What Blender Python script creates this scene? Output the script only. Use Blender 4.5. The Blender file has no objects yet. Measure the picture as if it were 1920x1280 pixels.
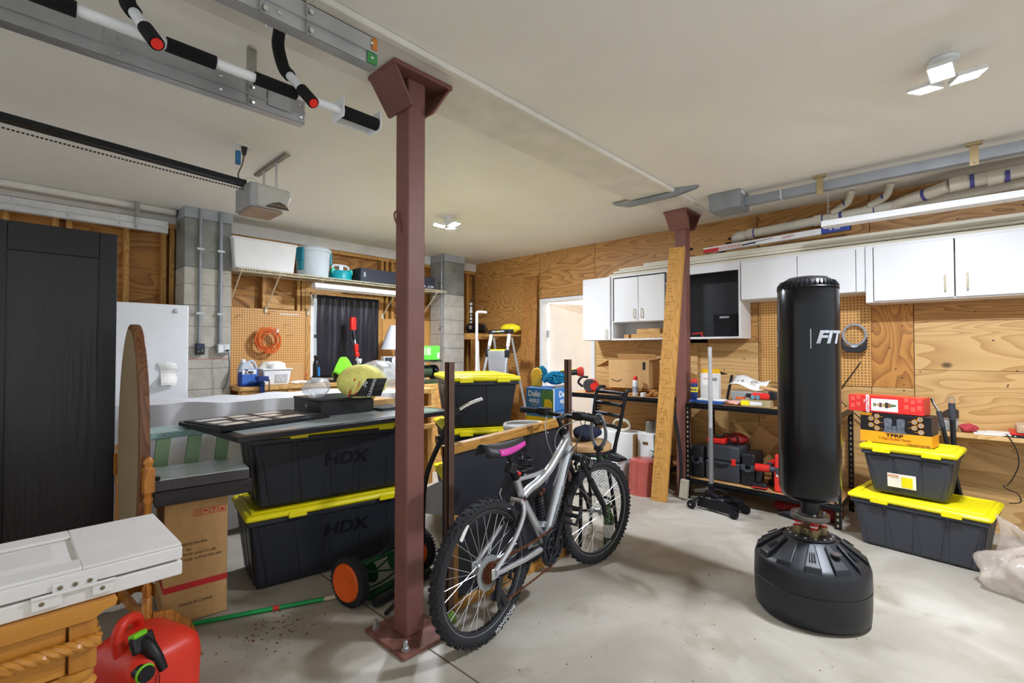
import bpy, bmesh, math, random
from mathutils import Vector as V, Matrix as MX, Euler
random.seed(7)
SC = bpy.context.scene
COL = SC.collection
# ------------------------------------------------------------------ camera, world, exposure, lamps' strength
FPX = 908.3; YAW = math.radians(43.196); PIT = math.radians(1.059); CAMH = 1.37
FW = V((math.cos(YAW)*math.cos(PIT), math.sin(YAW)*math.cos(PIT), math.sin(PIT)))
RT = V((math.sin(YAW), -math.cos(YAW), 0)); UP = RT.cross(FW); CP = V((0, 0, CAMH))
cd = bpy.data.cameras.new('camera'); cd.sensor_width = 36; cd.lens = FPX/1920*36; cd.clip_start = .05
co = bpy.data.objects.new('camera', cd); COL.objects.link(co)
co.matrix_world = MX(((RT.x, UP.x, -FW.x, 0), (RT.y, UP.y, -FW.y, 0), (RT.z, UP.z, -FW.z, CAMH), (0, 0, 0, 1)))
SC.camera = co
w = bpy.data.worlds.new('world'); SC.world = w; w.use_nodes = True
w.node_tree.nodes['Background'].inputs[0].default_value = (.93, .97, 1, 1)
w.node_tree.nodes['Background'].inputs[1].default_value = 1.05
SC.view_settings.view_transform = 'Standard'; SC.view_settings.look = 'None'
SC.view_settings.gamma = 1; SC.view_settings.exposure = 0.0; SC.view_settings.use_curve_mapping = False
LED = 1550.0        # emission of the LED lamp panels

def pt(x, y, X=None, Y=None, Z=None):
    """point of a known plane of the room as surveyed from the photograph"""
    d = FW + RT*((x-960)/FPX) + UP*((640-y)/FPX)
    if X is not None: t = X/d.x
    elif Y is not None: t = Y/d.y
    else: t = (Z-CAMH)/d.z
    return CP + d*t

# ------------------------------------------------------------------ materials
MATS = {}
def lin(h):
    h = h.lstrip('#'); c = [int(h[i:i+2], 16)/255 for i in (0, 2, 4)]
    return tuple((v/12.92 if v <= .04045 else ((v+.055)/1.055)**2.4) for v in c)+(1,)
def mat(key, col='#808080', rough=.5, metal=0, var=.12, scale=8, bump=0, bscale=60, trans=0, emit=0, ior=1.45, coat=0, alpha=1, stretch=(1, 1, 1)):
    if key in MATS: return MATS[key]
    m = bpy.data.materials.new(key); MATS[key] = m; m.use_nodes = True
    nt = m.node_tree; b = nt.nodes['Principled BSDF']; N = nt.nodes.new; L = nt.links.new
    c = lin(col)
    tc = N('ShaderNodeTexCoord'); mp = N('ShaderNodeMapping'); mp.inputs['Scale'].default_value = stretch
    L(tc.outputs['Object'], mp.inputs[0])
    n = N('ShaderNodeTexNoise'); n.inputs['Scale'].default_value = scale; n.inputs['Detail'].default_value = 5
    L(mp.outputs[0], n.inputs['Vector'])
    r = N('ShaderNodeValToRGB'); r.color_ramp.elements[0].position = .3; r.color_ramp.elements[1].position = .7
    r.color_ramp.elements[0].color = tuple(v*(1-var) for v in c[:3])+(1,)
    r.color_ramp.elements[1].color = tuple(min(1, v*(1+var)) for v in c[:3])+(1,)
    L(n.outputs[0], r.inputs[0]); L(r.outputs[0], b.inputs['Base Color'])
    b.inputs['Roughness'].default_value = rough; b.inputs['Metallic'].default_value = metal
    b.inputs['IOR'].default_value = ior; b.inputs['Coat Weight'].default_value = coat
    if trans: b.inputs['Transmission Weight'].default_value = trans
    if alpha < 1: b.inputs['Alpha'].default_value = alpha
    if emit: b.inputs['Emission Color'].default_value = c; b.inputs['Emission Strength'].default_value = emit
    if bump:
        n2 = N('ShaderNodeTexNoise'); n2.inputs['Scale'].default_value = bscale; n2.inputs['Detail'].default_value = 4
        L(mp.outputs[0], n2.inputs['Vector'])
        bp = N('ShaderNodeBump'); bp.inputs['Strength'].default_value = bump; bp.inputs['Distance'].default_value = .01
        L(n2.outputs[0], bp.inputs['Height']); L(bp.outputs[0], b.inputs['Normal'])
    return m
def wood(key, light, dark, grain='X', freq=30, scale=.9, rough=.55, knots=.0, fine=.25, ratio=7):
    """cathedral-grain timber: contour lines of a stretched noise, fibres and knots"""
    if key in MATS: return MATS[key]
    m = bpy.data.materials.new(key); MATS[key] = m; m.use_nodes = True
    nt = m.node_tree; b = nt.nodes['Principled BSDF']; N = nt.nodes.new; L = nt.links.new
    tc = N('ShaderNodeTexCoord'); oi = N('ShaderNodeObjectInfo'); mp = N('ShaderNodeMapping')
    s = {'X': (1, ratio, ratio), 'Y': (ratio, 1, ratio), 'Z': (ratio, ratio, 1)}[grain]
    mp.inputs['Scale'].default_value = s
    ml = N('ShaderNodeMath'); ml.operation = 'MULTIPLY'; ml.inputs[1].default_value = 37; L(oi.outputs['Random'], ml.inputs[0])
    cx = N('ShaderNodeCombineXYZ'); [L(ml.outputs[0], cx.inputs[i]) for i in range(3)]
    L(tc.outputs['Object'], mp.inputs[0]); L(cx.outputs[0], mp.inputs['Location'])
    n = N('ShaderNodeTexNoise'); n.inputs['Scale'].default_value = scale; n.inputs['Detail'].default_value = 1.5; n.inputs['Distortion'].default_value = .5
    L(mp.outputs[0], n.inputs['Vector'])
    k = N('ShaderNodeMath'); k.operation = 'MULTIPLY'; k.inputs[1].default_value = freq; L(n.outputs[0], k.inputs[0])
    fr = N('ShaderNodeMath'); fr.operation = 'FRACT'; L(k.outputs[0], fr.inputs[0])
    pw = N('ShaderNodeMath'); pw.operation = 'POWER'; pw.inputs[1].default_value = 1.8; L(fr.outputs[0], pw.inputs[0])
    f2 = N('ShaderNodeTexNoise'); f2.inputs['Scale'].default_value = scale*22; f2.inputs['Detail'].default_value = 3; L(mp.outputs[0], f2.inputs['Vector'])
    mx = N('ShaderNodeMath'); mx.operation = 'MULTIPLY_ADD'; mx.inputs[1].default_value = fine*2; L(f2.outputs[0], mx.inputs[0]); 
    sc = N('ShaderNodeMath'); sc.operation = 'MULTIPLY'; sc.inputs[1].default_value = .75; L(pw.outputs[0], sc.inputs[0])
    L(sc.outputs[0], mx.inputs[2])
    r = N('ShaderNodeValToRGB'); r.color_ramp.elements[0].position = .1; r.color_ramp.elements[1].position = 1.05
    r.color_ramp.elements[0].color = lin(light); r.color_ramp.elements[1].color = lin(dark); L(mx.outputs[0], r.inputs[0])
    out = r.outputs[0]
    if knots:
        mk = N('ShaderNodeMapping'); mk.inputs['Scale'].default_value = tuple(1+(v-1)*.12 for v in s); L(tc.outputs['Object'], mk.inputs[0]); L(cx.outputs[0], mk.inputs['Location'])
        vo = N('ShaderNodeTexVoronoi'); vo.inputs['Scale'].default_value = 1.6; L(mk.outputs[0], vo.inputs['Vector'])
        rk = N('ShaderNodeMapRange'); rk.inputs[1].default_value = knots*.4; rk.inputs[2].default_value = knots; rk.inputs[3].default_value = .85; rk.inputs[4].default_value = 0
        L(vo.outputs['Distance'], rk.inputs[0])
        mi = N('ShaderNodeMix'); mi.data_type = 'RGBA'; L(rk.outputs[0], mi.inputs['Factor']); L(out, mi.inputs['A']); mi.inputs['B'].default_value = lin('#3c2210')
        out = mi.outputs['Result']
    L(out, b.inputs['Base Color']); b.inputs['Roughness'].default_value = rough
    bp = N('ShaderNodeBump'); bp.inputs['Strength'].default_value = .12; bp.inputs['Distance'].default_value = .004
    L(mx.outputs[0], bp.inputs['Height']); L(bp.outputs[0], b.inputs['Normal'])
    return m
def pegboard_mat(key, col, hole, u, v, rough=.5):
    if key in MATS: return MATS[key]
    m = bpy.data.materials.new(key); MATS[key] = m; m.use_nodes = True
    nt = m.node_tree; b = nt.nodes['Principled BSDF']; N = nt.nodes.new; L = nt.links.new
    tc = N('ShaderNodeTexCoord'); sx = N('ShaderNodeSeparateXYZ'); L(tc.outputs['Object'], sx.inputs[0])
    acc = None
    for a in (u, v):
        d = N('ShaderNodeMath'); d.operation = 'MULTIPLY'; d.inputs[1].default_value = 1/.0254; L(sx.outputs['XYZ'.index(a)], d.inputs[0])
        fr = N('ShaderNodeMath'); fr.operation = 'FRACT'; L(d.outputs[0], fr.inputs[0])
        sb = N('ShaderNodeMath'); sb.operation = 'SUBTRACT'; sb.inputs[1].default_value = .5; L(fr.outputs[0], sb.inputs[0])
        sq = N('ShaderNodeMath'); sq.operation = 'POWER'; sq.inputs[1].default_value = 2; 
        ab = N('ShaderNodeMath'); ab.operation = 'ABSOLUTE'; L(sb.outputs[0], ab.inputs[0]); L(ab.outputs[0], sq.inputs[0])
        if acc: ad = N('ShaderNodeMath'); ad.operation = 'ADD'; L(acc, ad.inputs[0]); L(sq.outputs[0], ad.inputs[1]); acc = ad.outputs[0]
        else: acc = sq.outputs[0]
    lt = N('ShaderNodeMath'); lt.operation = 'LESS_THAN'; lt.inputs[1].default_value = .05; L(acc, lt.inputs[0])
    n = N('ShaderNodeTexNoise'); n.inputs['Scale'].default_value = 90; L(tc.outputs['Object'], n.inputs['Vector'])
    r = N('ShaderNodeValToRGB'); c = lin(col); r.color_ramp.elements[0].color = tuple(x*.85 for x in c[:3])+(1,); r.color_ramp.elements[1].color = tuple(min(1, x*1.15) for x in c[:3])+(1,)
    L(n.outputs[0], r.inputs[0])
    mi = N('ShaderNodeMix'); mi.data_type = 'RGBA'; L(lt.outputs[0], mi.inputs['Factor']); L(r.outputs[0], mi.inputs['A']); mi.inputs['B'].default_value = lin(hole)
    L(mi.outputs['Result'], b.inputs['Base Color']); b.inputs['Roughness'].default_value = rough
    return m
def concrete_mat():
    m = bpy.data.materials.new('floor_concrete'); m.use_nodes = True
    nt = m.node_tree; b = nt.nodes['Principled BSDF']; N = nt.nodes.new; L = nt.links.new
    tc = N('ShaderNodeTexCoord')
    def noise(s, d, dist=0):
        n = N('ShaderNodeTexNoise'); n.inputs['Scale'].default_value = s; n.inputs['Detail'].default_value = d; n.inputs['Distortion'].default_value = dist; L(tc.outputs['Object'], n.inputs['Vector']); return n.outputs[0]
    def ramp(i, p0, c0, p1, c1):
        r = N('ShaderNodeValToRGB'); r.color_ramp.elements[0].position = p0; r.color_ramp.elements[1].position = p1
        r.color_ramp.elements[0].color = lin(c0); r.color_ramp.elements[1].color = lin(c1); L(i, r.inputs[0]); return r.outputs[0]
    def mix(f, a, bb, t='MIX'):
        mi = N('ShaderNodeMix'); mi.data_type = 'RGBA'; mi.blend_type = t
        if isinstance(f, float): mi.inputs['Factor'].default_value = f
        else: L(f, mi.inputs['Factor'])
        L(a, mi.inputs['A']); L(bb, mi.inputs['B']); return mi.outputs['Result']
    base = ramp(noise(1.1, 8, .6), .3, '#908a7d', .7, '#b0a99b')
    wp = ramp(noise(1.6, 7, .7), .5, '#000000', .75, '#ffffff')
    c = mix(wp, base, ramp(noise(7, 4), .3, '#bab5a9', .7, '#c6c1b6'))
    st = ramp(noise(3.7, 9, .6), .57, '#000000', .69, '#ffffff')
    rgb = N('ShaderNodeRGB'); rgb.outputs[0].default_value = lin('#8d836f')
    sf = N('ShaderNodeMath'); sf.operation = 'MULTIPLY'; sf.inputs[1].default_value = .5; L(st, sf.inputs[0])
    c = mix(sf.outputs[0], c, rgb.outputs[0])
    sp = ramp(noise(60, 3), .72, '#000000', .76, '#ffffff')
    r2 = N('ShaderNodeRGB'); r2.outputs[0].default_value = lin('#6d5f4e')
    c = mix(sp, c, r2.outputs[0])
    L(c, b.inputs['Base Color'])
    rr = N('ShaderNodeMapRange'); rr.inputs[3].default_value = .42; rr.inputs[4].default_value = .62; L(noise(1.6, 7, .7), rr.inputs[0]); L(rr.outputs[0], b.inputs['Roughness'])
    bp = N('ShaderNodeBump'); bp.inputs['Strength'].default_value = .12; bp.inputs['Distance'].default_value = .006; L(noise(25, 6), bp.inputs['Height']); L(bp.outputs[0], b.inputs['Normal'])
    return m

# ------------------------------------------------------------------ mesh builder
class B:
    def __init__(s): s.v = []; s.f = []
    def add(s, vs, fs):
        o = len(s.v); s.v += [tuple(p) for p in vs]; s.f += [tuple(i+o for i in f) for f in fs]; return s
    def hexa(s, p): return s.add(p, [(0, 3, 2, 1), (4, 5, 6, 7), (0, 1, 5, 4), (1, 2, 6, 5), (2, 3, 7, 6), (3, 0, 4, 7)])
    def bx(s, x0, x1, y0, y1, z0, z1):
        return s.hexa([(x0, y0, z0), (x1, y0, z0), (x1, y1, z0), (x0, y1, z0), (x0, y0, z1), (x1, y0, z1), (x1, y1, z1), (x0, y1, z1)])
    def box(s, c, d, rot=None, eul=None):
        M = MX.Identity(3)
        if rot is not None: M = MX.Rotation(rot, 3, 'Z')
        if eul is not None: M = Euler(eul).to_matrix()
        c = V(c); x, y, z = d[0]/2, d[1]/2, d[2]/2
        return s.hexa([c+M@V(q) for q in ((-x, -y, -z), (x, -y, -z), (x, y, -z), (-x, y, -z), (-x, -y, z), (x, -y, z), (x, y, z), (-x, y, z))])
    def frus(s, cx, cy, z0, a0, b0, z1, a1, b1):
        return s.hexa([(cx-a0/2, cy-b0/2, z0), (cx+a0/2, cy-b0/2, z0), (cx+a0/2, cy+b0/2, z0), (cx-a0/2, cy+b0/2, z0),
                       (cx-a1/2, cy-b1/2, z1), (cx+a1/2, cy-b1/2, z1), (cx+a1/2, cy+b1/2, z1), (cx-a1/2, cy+b1/2, z1)])
    def tube(s, pts, r, n=8, closed=False, caps=True):
        pts = [V(p) for p in pts]; m = len(pts)
        rs = r if isinstance(r, (list, tuple)) else [r]*m
        vs = []; prev = None
        for i, p in enumerate(pts):
            if closed: t = pts[(i+1) % m]-pts[i-1]
            else: t = pts[min(i+1, m-1)]-pts[max(i-1, 0)]
            t = t.normalized() if t.length > 1e-9 else V((0, 0, 1))
            if prev is None:
                a = V((0, 0, 1)) if abs(t.z) < .9 else V((1, 0, 0)); u = t.cross(a).normalized()
            else:
                u = (prev-t*prev.dot(t)); u = u.normalized() if u.length > 1e-6 else t.orthogonal().normalized()
            prev = u; q = t.cross(u)
            vs += [p+(u*math.cos(2*math.pi*k/n)+q*math.sin(2*math.pi*k/n))*rs[i] for k in range(n)]
        fs = []
        for i in range(m if closed else m-1):
            a = i*n; b2 = ((i+1) % m)*n
            fs += [(a+k, a+(k+1) % n, b2+(k+1) % n, b2+k) for k in range(n)]
        if caps and not closed: fs += [tuple(range(n))[::-1], tuple((m-1)*n+k for k in range(n))]
        return s.add(vs, fs)
    def cyl(s, a, b, r, r2=None, n=14): return s.tube([a, b], [r, r if r2 is None else r2], n)
    def ring(s, c, R, r, ax='Z', n=28, k=8, ell=1.0):
        c = V(c); P = []
        for i in range(n):
            t = 2*math.pi*i/n; a, b2 = R*math.cos(t), R*ell*math.sin(t)
            P.append(c+(V((a, b2, 0)) if ax == 'Z' else V((0, a, b2)) if ax == 'X' else V((a, 0, b2))))
        return s.tube(P, r, k, closed=True)
    def lathe(s, prof, c=(0, 0, 0), n=24, ax='Z', sx=1.0, sy=1.0):
        vs = []; m = len(prof)
        for r, z in prof:
            for k in range(n):
                t = 2*math.pi*k/n; x, y = r*math.cos(t)*sx, r*math.sin(t)*sy
                q = (x, y, z) if ax == 'Z' else (z, x, y) if ax == 'X' else (x, z, -y)
                vs.append((c[0]+q[0], c[1]+q[1], c[2]+q[2]))
        fs = [(i*n+k, i*n+(k+1) % n, (i+1)*n+(k+1) % n, (i+1)*n+k) for i in range(m-1) for k in range(n)]
        fs += [tuple(range(n))[::-1], tuple((m-1)*n+k for k in range(n))]
        return s.add(vs, fs)
    def prism(s, poly, o, ux, uy, th):
        """extrude 2D polygon: o + a*ux + b*uy, thickness along ux x uy"""
        o = V(o); ux = V(ux); uy = V(uy); nn = ux.cross(uy).normalized()*th; k = len(poly)
        P = [o+ux*a+uy*b for a, b in poly]
        return s.add(P+[p+nn for p in P], [tuple(range(k))[::-1], tuple(range(k, 2*k))]+[(i, (i+1) % k, (i+1) % k+k, i+k) for i in range(k)])
    def ball(s, c, rx, ry=None, rz=None, n=12, m=8):
        ry = ry or rx; rz = rz or rx
        return s.lathe([(max(1e-4, math.sin(math.pi*i/m)), -math.cos(math.pi*i/m)*rz) for i in range(m+1)], c, n, 'Z', rx, ry)
    def sheet(s, rows, th=0):
        """grid of points -> surface (optional thickness downward along -z)"""
        h = len(rows); w_ = len(rows[0]); vs = [V(p) for r in rows for p in r]
        fs = [(i*w_+j, i*w_+j+1, (i+1)*w_+j+1, (i+1)*w_+j) for i in range(h-1) for j in range(w_-1)]
        return s.add(vs, fs)
def link(name, mesh, m, parent=None, w=False, label=None):
    o = bpy.data.objects.new(name, mesh); COL.objects.link(o)
    if m is not None:
        mesh.materials.clear(); mesh.materials.append(m)
    if parent is not None:
        o.parent = parent
        if w:
            R = parent
            M = MX.Identity(4)
            while R is not None:
                if R.parent is None: M = MX.Translation(R.location) @ R.rotation_euler.to_matrix().to_4x4()
                R = R.parent
            o.matrix_parent_inverse = M.inverted() if parent.parent is None else MX.Identity(4)
    if label: o['label'] = label
    return o
def ob(name, b, m, parent=None, w=False, bevel=0, smooth=False, label=None, seg=2, sub=0, solid=0):
    me = bpy.data.meshes.new(name); me.from_pydata(b.v, [], b.f); me.update()
    bm = bmesh.new(); bm.from_mesh(me); bmesh.ops.recalc_face_normals(bm, faces=bm.faces); bm.to_mesh(me); bm.free()
    if smooth or bevel:
        me.shade_smooth(); me.set_sharp_from_angle(angle=math.radians(50 if smooth is True else 35))
    o = link(name, me, m, parent, w, label)
    if solid: s_ = o.modifiers.new('s', 'SOLIDIFY'); s_.thickness = solid; s_.offset = 0
    if bevel: q = o.modifiers.new('b', 'BEVEL'); q.width = bevel; q.segments = seg; q.limit_method = 'ANGLE'; q.angle_limit = math.radians(35)
    if sub: q = o.modifiers.new('u', 'SUBSURF'); q.levels = sub; q.render_levels = sub
    return o
def tag(o, label, cat, group=None):
    o['label'] = label; o['category'] = cat
    if group: o['group'] = group
    return o
def thing(name, label, cat, loc=(0, 0, 0), rz=0, group=None, rot=None):
    o = bpy.data.objects.new(name, None); COL.objects.link(o); o.location = loc; o.rotation_euler = rot or (0, 0, rz)
    o.empty_display_size = .05
    return tag(o, label, cat, group)
def one(name, b, m, label, cat, group=None, **k):
    """a thing made of one mesh given in room coordinates; origin moved to its base"""
    xs = [p[0] for p in b.v]; ys = [p[1] for p in b.v]; zs = [p[2] for p in b.v]
    c = ((min(xs)+max(xs))/2, (min(ys)+max(ys))/2, min(zs)); b.v = [(p[0]-c[0], p[1]-c[1], p[2]-c[2]) for p in b.v]
    o = ob(name, b, m, **k); o.location = c
    return tag(o, label, cat, group)
def struct(name, b=None, m=None, **k):
    if b is None:
        o = bpy.data.objects.new(name, None); COL.objects.link(o); o.empty_display_size = .05
    else: o = ob(name, b, m, **k)
    o['kind'] = 'structure'; return o
TXT = {}
def text(body, h, m, parent, pos, ux, uy, w=False, name='lettering', shear=0, th=.0006, wx=1.0, bold=0, align='CENTER'):
    cu = bpy.data.curves.new('t', 'FONT'); cu.body = body; cu.size = h/.7; cu.align_x = align; cu.align_y = 'CENTER'
    cu.shear = shear; cu.extrude = th; cu.offset = bold; cu.resolution_u = 3
    t = bpy.data.objects.new('t', cu); COL.objects.link(t)
    dg = bpy.context.evaluated_depsgraph_get(); me = bpy.data.meshes.new_from_object(t.evaluated_get(dg))
    bpy.data.objects.remove(t); bpy.data.curves.remove(cu)
    ux = V(ux).normalized(); uy = V(uy); uy = (uy-ux*uy.dot(ux)).normalized(); uz = ux.cross(uy); p = V(pos)
    for v in me.vertices: v.co = p+ux*v.co.x*wx+uy*v.co.y+uz*v.co.z
    me.name = name
    return link(name, me, m, parent, w)
def copy_tree(o, parent=None):
    c = o.copy(); COL.objects.link(c); c.parent = parent
    for ch in list(o.children): copy_tree(ch, c)
    return c
def arc(c, r, a0, a1, n, ux=(1, 0, 0), uy=(0, 0, 1)):
    c = V(c); ux = V(ux); uy = V(uy)
    return [c+ux*(r*math.cos(a0+(a1-a0)*i/n))+uy*(r*math.sin(a0+(a1-a0)*i/n)) for i in range(n+1)]
def spl(P, n=6):
    """Catmull-Rom through points"""
    P = [V(p) for p in P]; Q = [P[0]*2-P[1]]+P+[P[-1]*2-P[-2]]; out = []
    for i in range(1, len(Q)-2):
        for k in range(n):
            t = k/n; a, b2, c, d = Q[i-1], Q[i], Q[i+1], Q[i+2]
            out.append(.5*((2*b2)+(c-a)*t+(2*a-5*b2+4*c-d)*t*t+(3*b2-a-3*c+d)*t**3))
    return out+[P[-1]]
# common materials
black = mat('black_plastic', '#17181c', .45); blackm = mat('black_metal', '#1b1c20', .4, .5); rubber = mat('rubber', '#1d1d1f', .85, bump=.3, bscale=90)
foam = mat('foam_grip', '#0c0c0e', .95, bump=.4, bscale=300); white = mat('white_paint', '#e4e4e2', .45, var=.04); whitep = mat('white_plastic', '#e6e8ea', .35, var=.04)
steel = mat('steel', '#b9bbbe', .35, .85, var=.1); galv = mat('galvanised_steel', '#b4b6b8', .45, .75, var=.16, scale=5); chrome = mat('chrome', '#d8dadd', .15, 1, var=.05)
yellow = mat('yellow_plastic', '#f0df10', .45, var=.05); red = mat('red_plastic', '#d5281f', .4, var=.06); orange = mat('orange_plastic', '#e5601c', .45, var=.08)
card = mat('cardboard', '#c39a66', .85, var=.07, scale=30); pine = wood('pine', '#d6a45c', '#a9742f', 'X', 14, 1.2); pineZ = wood('pine_upright', '#cf9d55', '#a0702f', 'Z', 14, 1.2); pineY = wood('pine_y', '#d9ab66', '#ad7c38', 'Y', 14, 1.2)
ink = mat('black_ink', '#151515', .6); inkw = mat('white_ink', '#eeeeee', .6, var=.02); inkr = mat('red_ink', '#c22a2c', .6); clear = mat('clear_plastic', '#dfe8ec', .12, 0, .03, trans=.85, ior=1.2)
paper = mat('paper', '#efeee9', .8, var=.03); greyp = mat('grey_plastic', '#8f9296', .5); darkgrey = mat('dark_grey_plastic', '#3b3e45', .5, var=.06)
# ================================================================== the setting
HC = 2.72; XW = 5.16; YW = 5.65
floor = struct('floor', B().bx(-2.6, 7.4, -3.2, 6.2, -.15, 0), concrete_mat())
jm = mat('joint_dark', '#5f594d', .9)  # dark tone of the saw-cut floor joint itself
ob('control_joint', B().bx(1.376, 1.384, -3.2, 5.65, -.01, .0008), jm, floor)
ceilm = mat('ceiling_paint', '#efede5', .75, var=.03, scale=1.3, bump=.22, bscale=22)
ceiling = struct('ceiling', B().bx(-2.6, 7.4, -3.2, 6.2, HC, HC+.12), ceilm)
trimw = mat('trim_white', '#dddad2', .6, var=.08, scale=6)
# shallow wrapped beam over the two posts, with a caulked strip on its near side
struct('trim_1', B().bx(-1.8, 4.95, 1.80, 2.16, HC-.022, HC-.001), trimw, bevel=.006)
struct('trim_2', B().bx(-1.8, 4.28, 1.755, 1.80, HC-.032, HC-.001), trimw, bevel=.008)
# ---- right wall: plywood sheets, a doorway
wr = struct('wall_right')
plyA = wood('plywood_amber', '#c2904f', '#865728', 'Y', 20, .8, .5, knots=.06, fine=.12, ratio=4.5)
plyB = wood('plywood_pale', '#d8b074', '#b5874c', 'Y', 13, .7, .5, knots=.07, fine=.14, ratio=5)
plyC = wood('plywood_upright', '#c98d42', '#91591f', 'Z', 16, .9, .5, knots=.06, fine=.14, ratio=3)
DY0, DY1, DZ = 3.47, 4.25, 2.03
for y0, y1, z0, z1, m in ((4.31, YW, 1.22, HC, plyA), (4.31, YW, 0, 1.217, plyA), (3.41, 4.307, DZ+.06, HC, plyA), (2.2, 3.407, 1.60, HC, plyA), (1.503, 2.197, 1.45, HC, plyA),
                          (2.0, 3.407, 0, 1.597, plyB), (1.503, 1.997, 0, 1.447, plyB), (.603, 1.5, 1.06, HC, plyA), (.603, 1.5, 0, 1.057, plyB),
                          (.318, .60, 1.06, 2.38, plyC), (.318, .60, 0, 1.057, plyB), (-.9, .60, 2.383, HC, plyA), (-.9, .315, 1.60, 2.38, plyA), (-.9, .315, 1.215, 1.597, plyB),
                          (-.9, .315, .72, 1.212, plyB), (-.9, .315, 0, .717, plyB), (-3.2, -.903, 0, HC, plyA)):
    ob('plywood_panel', B().bx(XW, XW+.018, y0+.0015, y1-.0015, z0, z1), m, wr)
ob('sheathing', B().bx(XW+.02, XW+.1, -3.2, DY0-.04, 0, HC).bx(XW+.02, XW+.1, DY1+.04, YW+.2, 0, HC).bx(XW+.02, XW+.1, DY0-.04, DY1+.04, DZ+.06, HC), mat('sheathing_wood', '#7a5a34', .8), wr)
nail = B()
for _ in range(170):
    y = random.uniform(-.6, 5.5); z = random.uniform(1.0, 2.68)
    if DY0-.1 < y < DY1+.1 and z < 2.15: continue
    nail.ball((XW-.001, y, z), .002, .006+random.random()*.004, .005, 6, 4)
o = ob('nail_heads', nail, mat('nail', '#3a2d22', .6), wr); o['kind'] = 'stuff'
# dark knot plugs low on the wall and near the waste pipe
for y, z in ((1.75, 2.52), (1.78, 2.47), (2.18, 2.47), (1.84, 2.40), (1.74, 2.42)):
    ob('knot_plug', B().lathe([(.001, -.004), (.02, -.004), (.02, .004), (.001, .004)], (XW-.001, y, z), 12, 'X', 1.6, .8), mat('knot', '#2a180c', .7), wr)
# room beyond the door
back = mat('side_room_white', '#efece6', .6, var=.03)
struct('wall_beyond', B().bx(6.9, 7.0, 2.6, 5.4, 0, HC).bx(XW+.1, 6.9, 5.3, 5.4, 0, HC).bx(XW+.1, 6.9, 2.5, 2.6, 0, HC), back)
t = thing('side_room_shelf', 'dark shelf with wooden boxes in the room beyond the doorway', 'shelf', (6.7, 3.6, 0))
for z in (1.05, 1.3): ob('board', B().bx(6.5, 6.89, 2.75, 3.9, z-.03, z), mat('shelf_dark', '#5a4a40', .7), t, w=True)
for y in (2.77, 3.86): ob('upright', B().bx(6.5, 6.55, y, y+.04, 0, 1.6), mat('shelf_dark', '#5a4a40', .7), t, w=True)
one('wooden_crate', B().bx(6.52, 6.85, 3.35, 3.8, 1.302, 1.39), mat('crate_orange', '#c98a52', .6), 'orange wooden box on the shelf in the room beyond the doorway', 'box', bevel=.004)
one('grey_case', B().bx(6.52, 6.85, 3.3, 3.75, 1.052, 1.2), mat('case_brown', '#5c5350', .6), 'dark grey case on the shelf in the room beyond the doorway', 'case', bevel=.004)
fr = struct('door_1')
ob('frame', B().bx(XW-.012, XW+.11, DY1, DY1+.06, 0, DZ+.05).bx(XW-.012, XW+.11, DY0-.06, DY0, 0, DZ+.05).bx(XW-.012, XW+.11, DY0, DY1, DZ, DZ+.05), white, fr, bevel=.004)
a = math.radians(8); hx, hy = XW+.11, DY1-.012
lv = B(); d = V((math.sin(math.radians(62)), -math.cos(math.radians(62)), 0)); nrm = V((d.y, -d.x, 0))
P = [V((hx, hy, .01)), V((hx, hy, .01))+d*.76, V((hx, hy, .01))+d*.76+nrm*.036, V((hx, hy, .01))+nrm*.036]
lv.hexa(P+[p+V((0, 0, DZ-.02)) for p in P]); ob('door_leaf', lv, mat('door_cream', '#f1e8dc', .5, var=.03), fr, bevel=.003)
for z in (.3, 1.55): ob('hinge', B().cyl((XW+.108, DY1-.004, z), (XW+.108, DY1-.004, z+.1), .009).bx(XW+.07, XW+.11, DY1-.004, DY1-.001, z, z+.1), steel, fr)
# ---- left wall: studs over sheathing, window
wl = struct('wall_left')
plyS = wood('plywood_stud_bay', '#bd8640', '#7c4c1c', 'X', 15, .8, .6, knots=.07, fine=.14, ratio=4)
WX0, WX1, WZ0, WZ1 = 2.56, 3.42, 1.05, 2.03
for x0, x1, z0, z1 in ((-2.5, .42, 0, HC), (.423, 1.64, 0, HC), (1.643, WX0-.06, 0, HC), (WX1+.06, 4.7, 0, HC), (4.703, XW+.1, 0, HC), (WX0-.057, WX1+.057, 0, WZ0-.03), (WX0-.057, WX1+.057, WZ1+.03, HC)):
    ob('plywood_panel', B().bx(x0+.0015, x1-.0015, YW+.09, YW+.108, z0, z1), plyS, wl)
for x in (-1.9, -1.2, -.5, .04, .335, .42, .815, 1.1, 1.165, 1.68, 2.02, 2.40, 2.455, 3.50, 3.575, 3.66, 4.05, 4.36, 4.76, 5.02):
    ob('stud', B().bx(x-.019, x+.019, YW, YW+.09, 0, 2.60), pineZ, wl)
ob('top_plate', B().bx(-2.5, XW, YW-.002, YW+.09, 2.56, 2.60), pine, wl)
ob('window_header', B().bx(2.43, 3.52, YW-.004, YW+.05, 2.04, 2.16), pine, wl)
ob('window_trim', B().bx(2.475, 2.535, YW-.012, YW+.02, 1.0, 2.06), pineZ, wl); ob('window_trim', B().bx(3.44, 3.49, YW-.012, YW+.02, 1.0, 2.06), pineZ, wl)
ob('bay_block', B().bx(2.05, 2.36, YW+.02, YW+.09, 1.84, 1.98), pine, wl)
struct('trim_3', B().bx(-2.5, XW, YW-.03, YW+.1, 2.60, HC), trimw, bevel=.004)
struct('trim_4', B().bx(-2.5, 1.17, YW-.16, YW-.032, 2.66, HC), trimw, bevel=.02)
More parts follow.
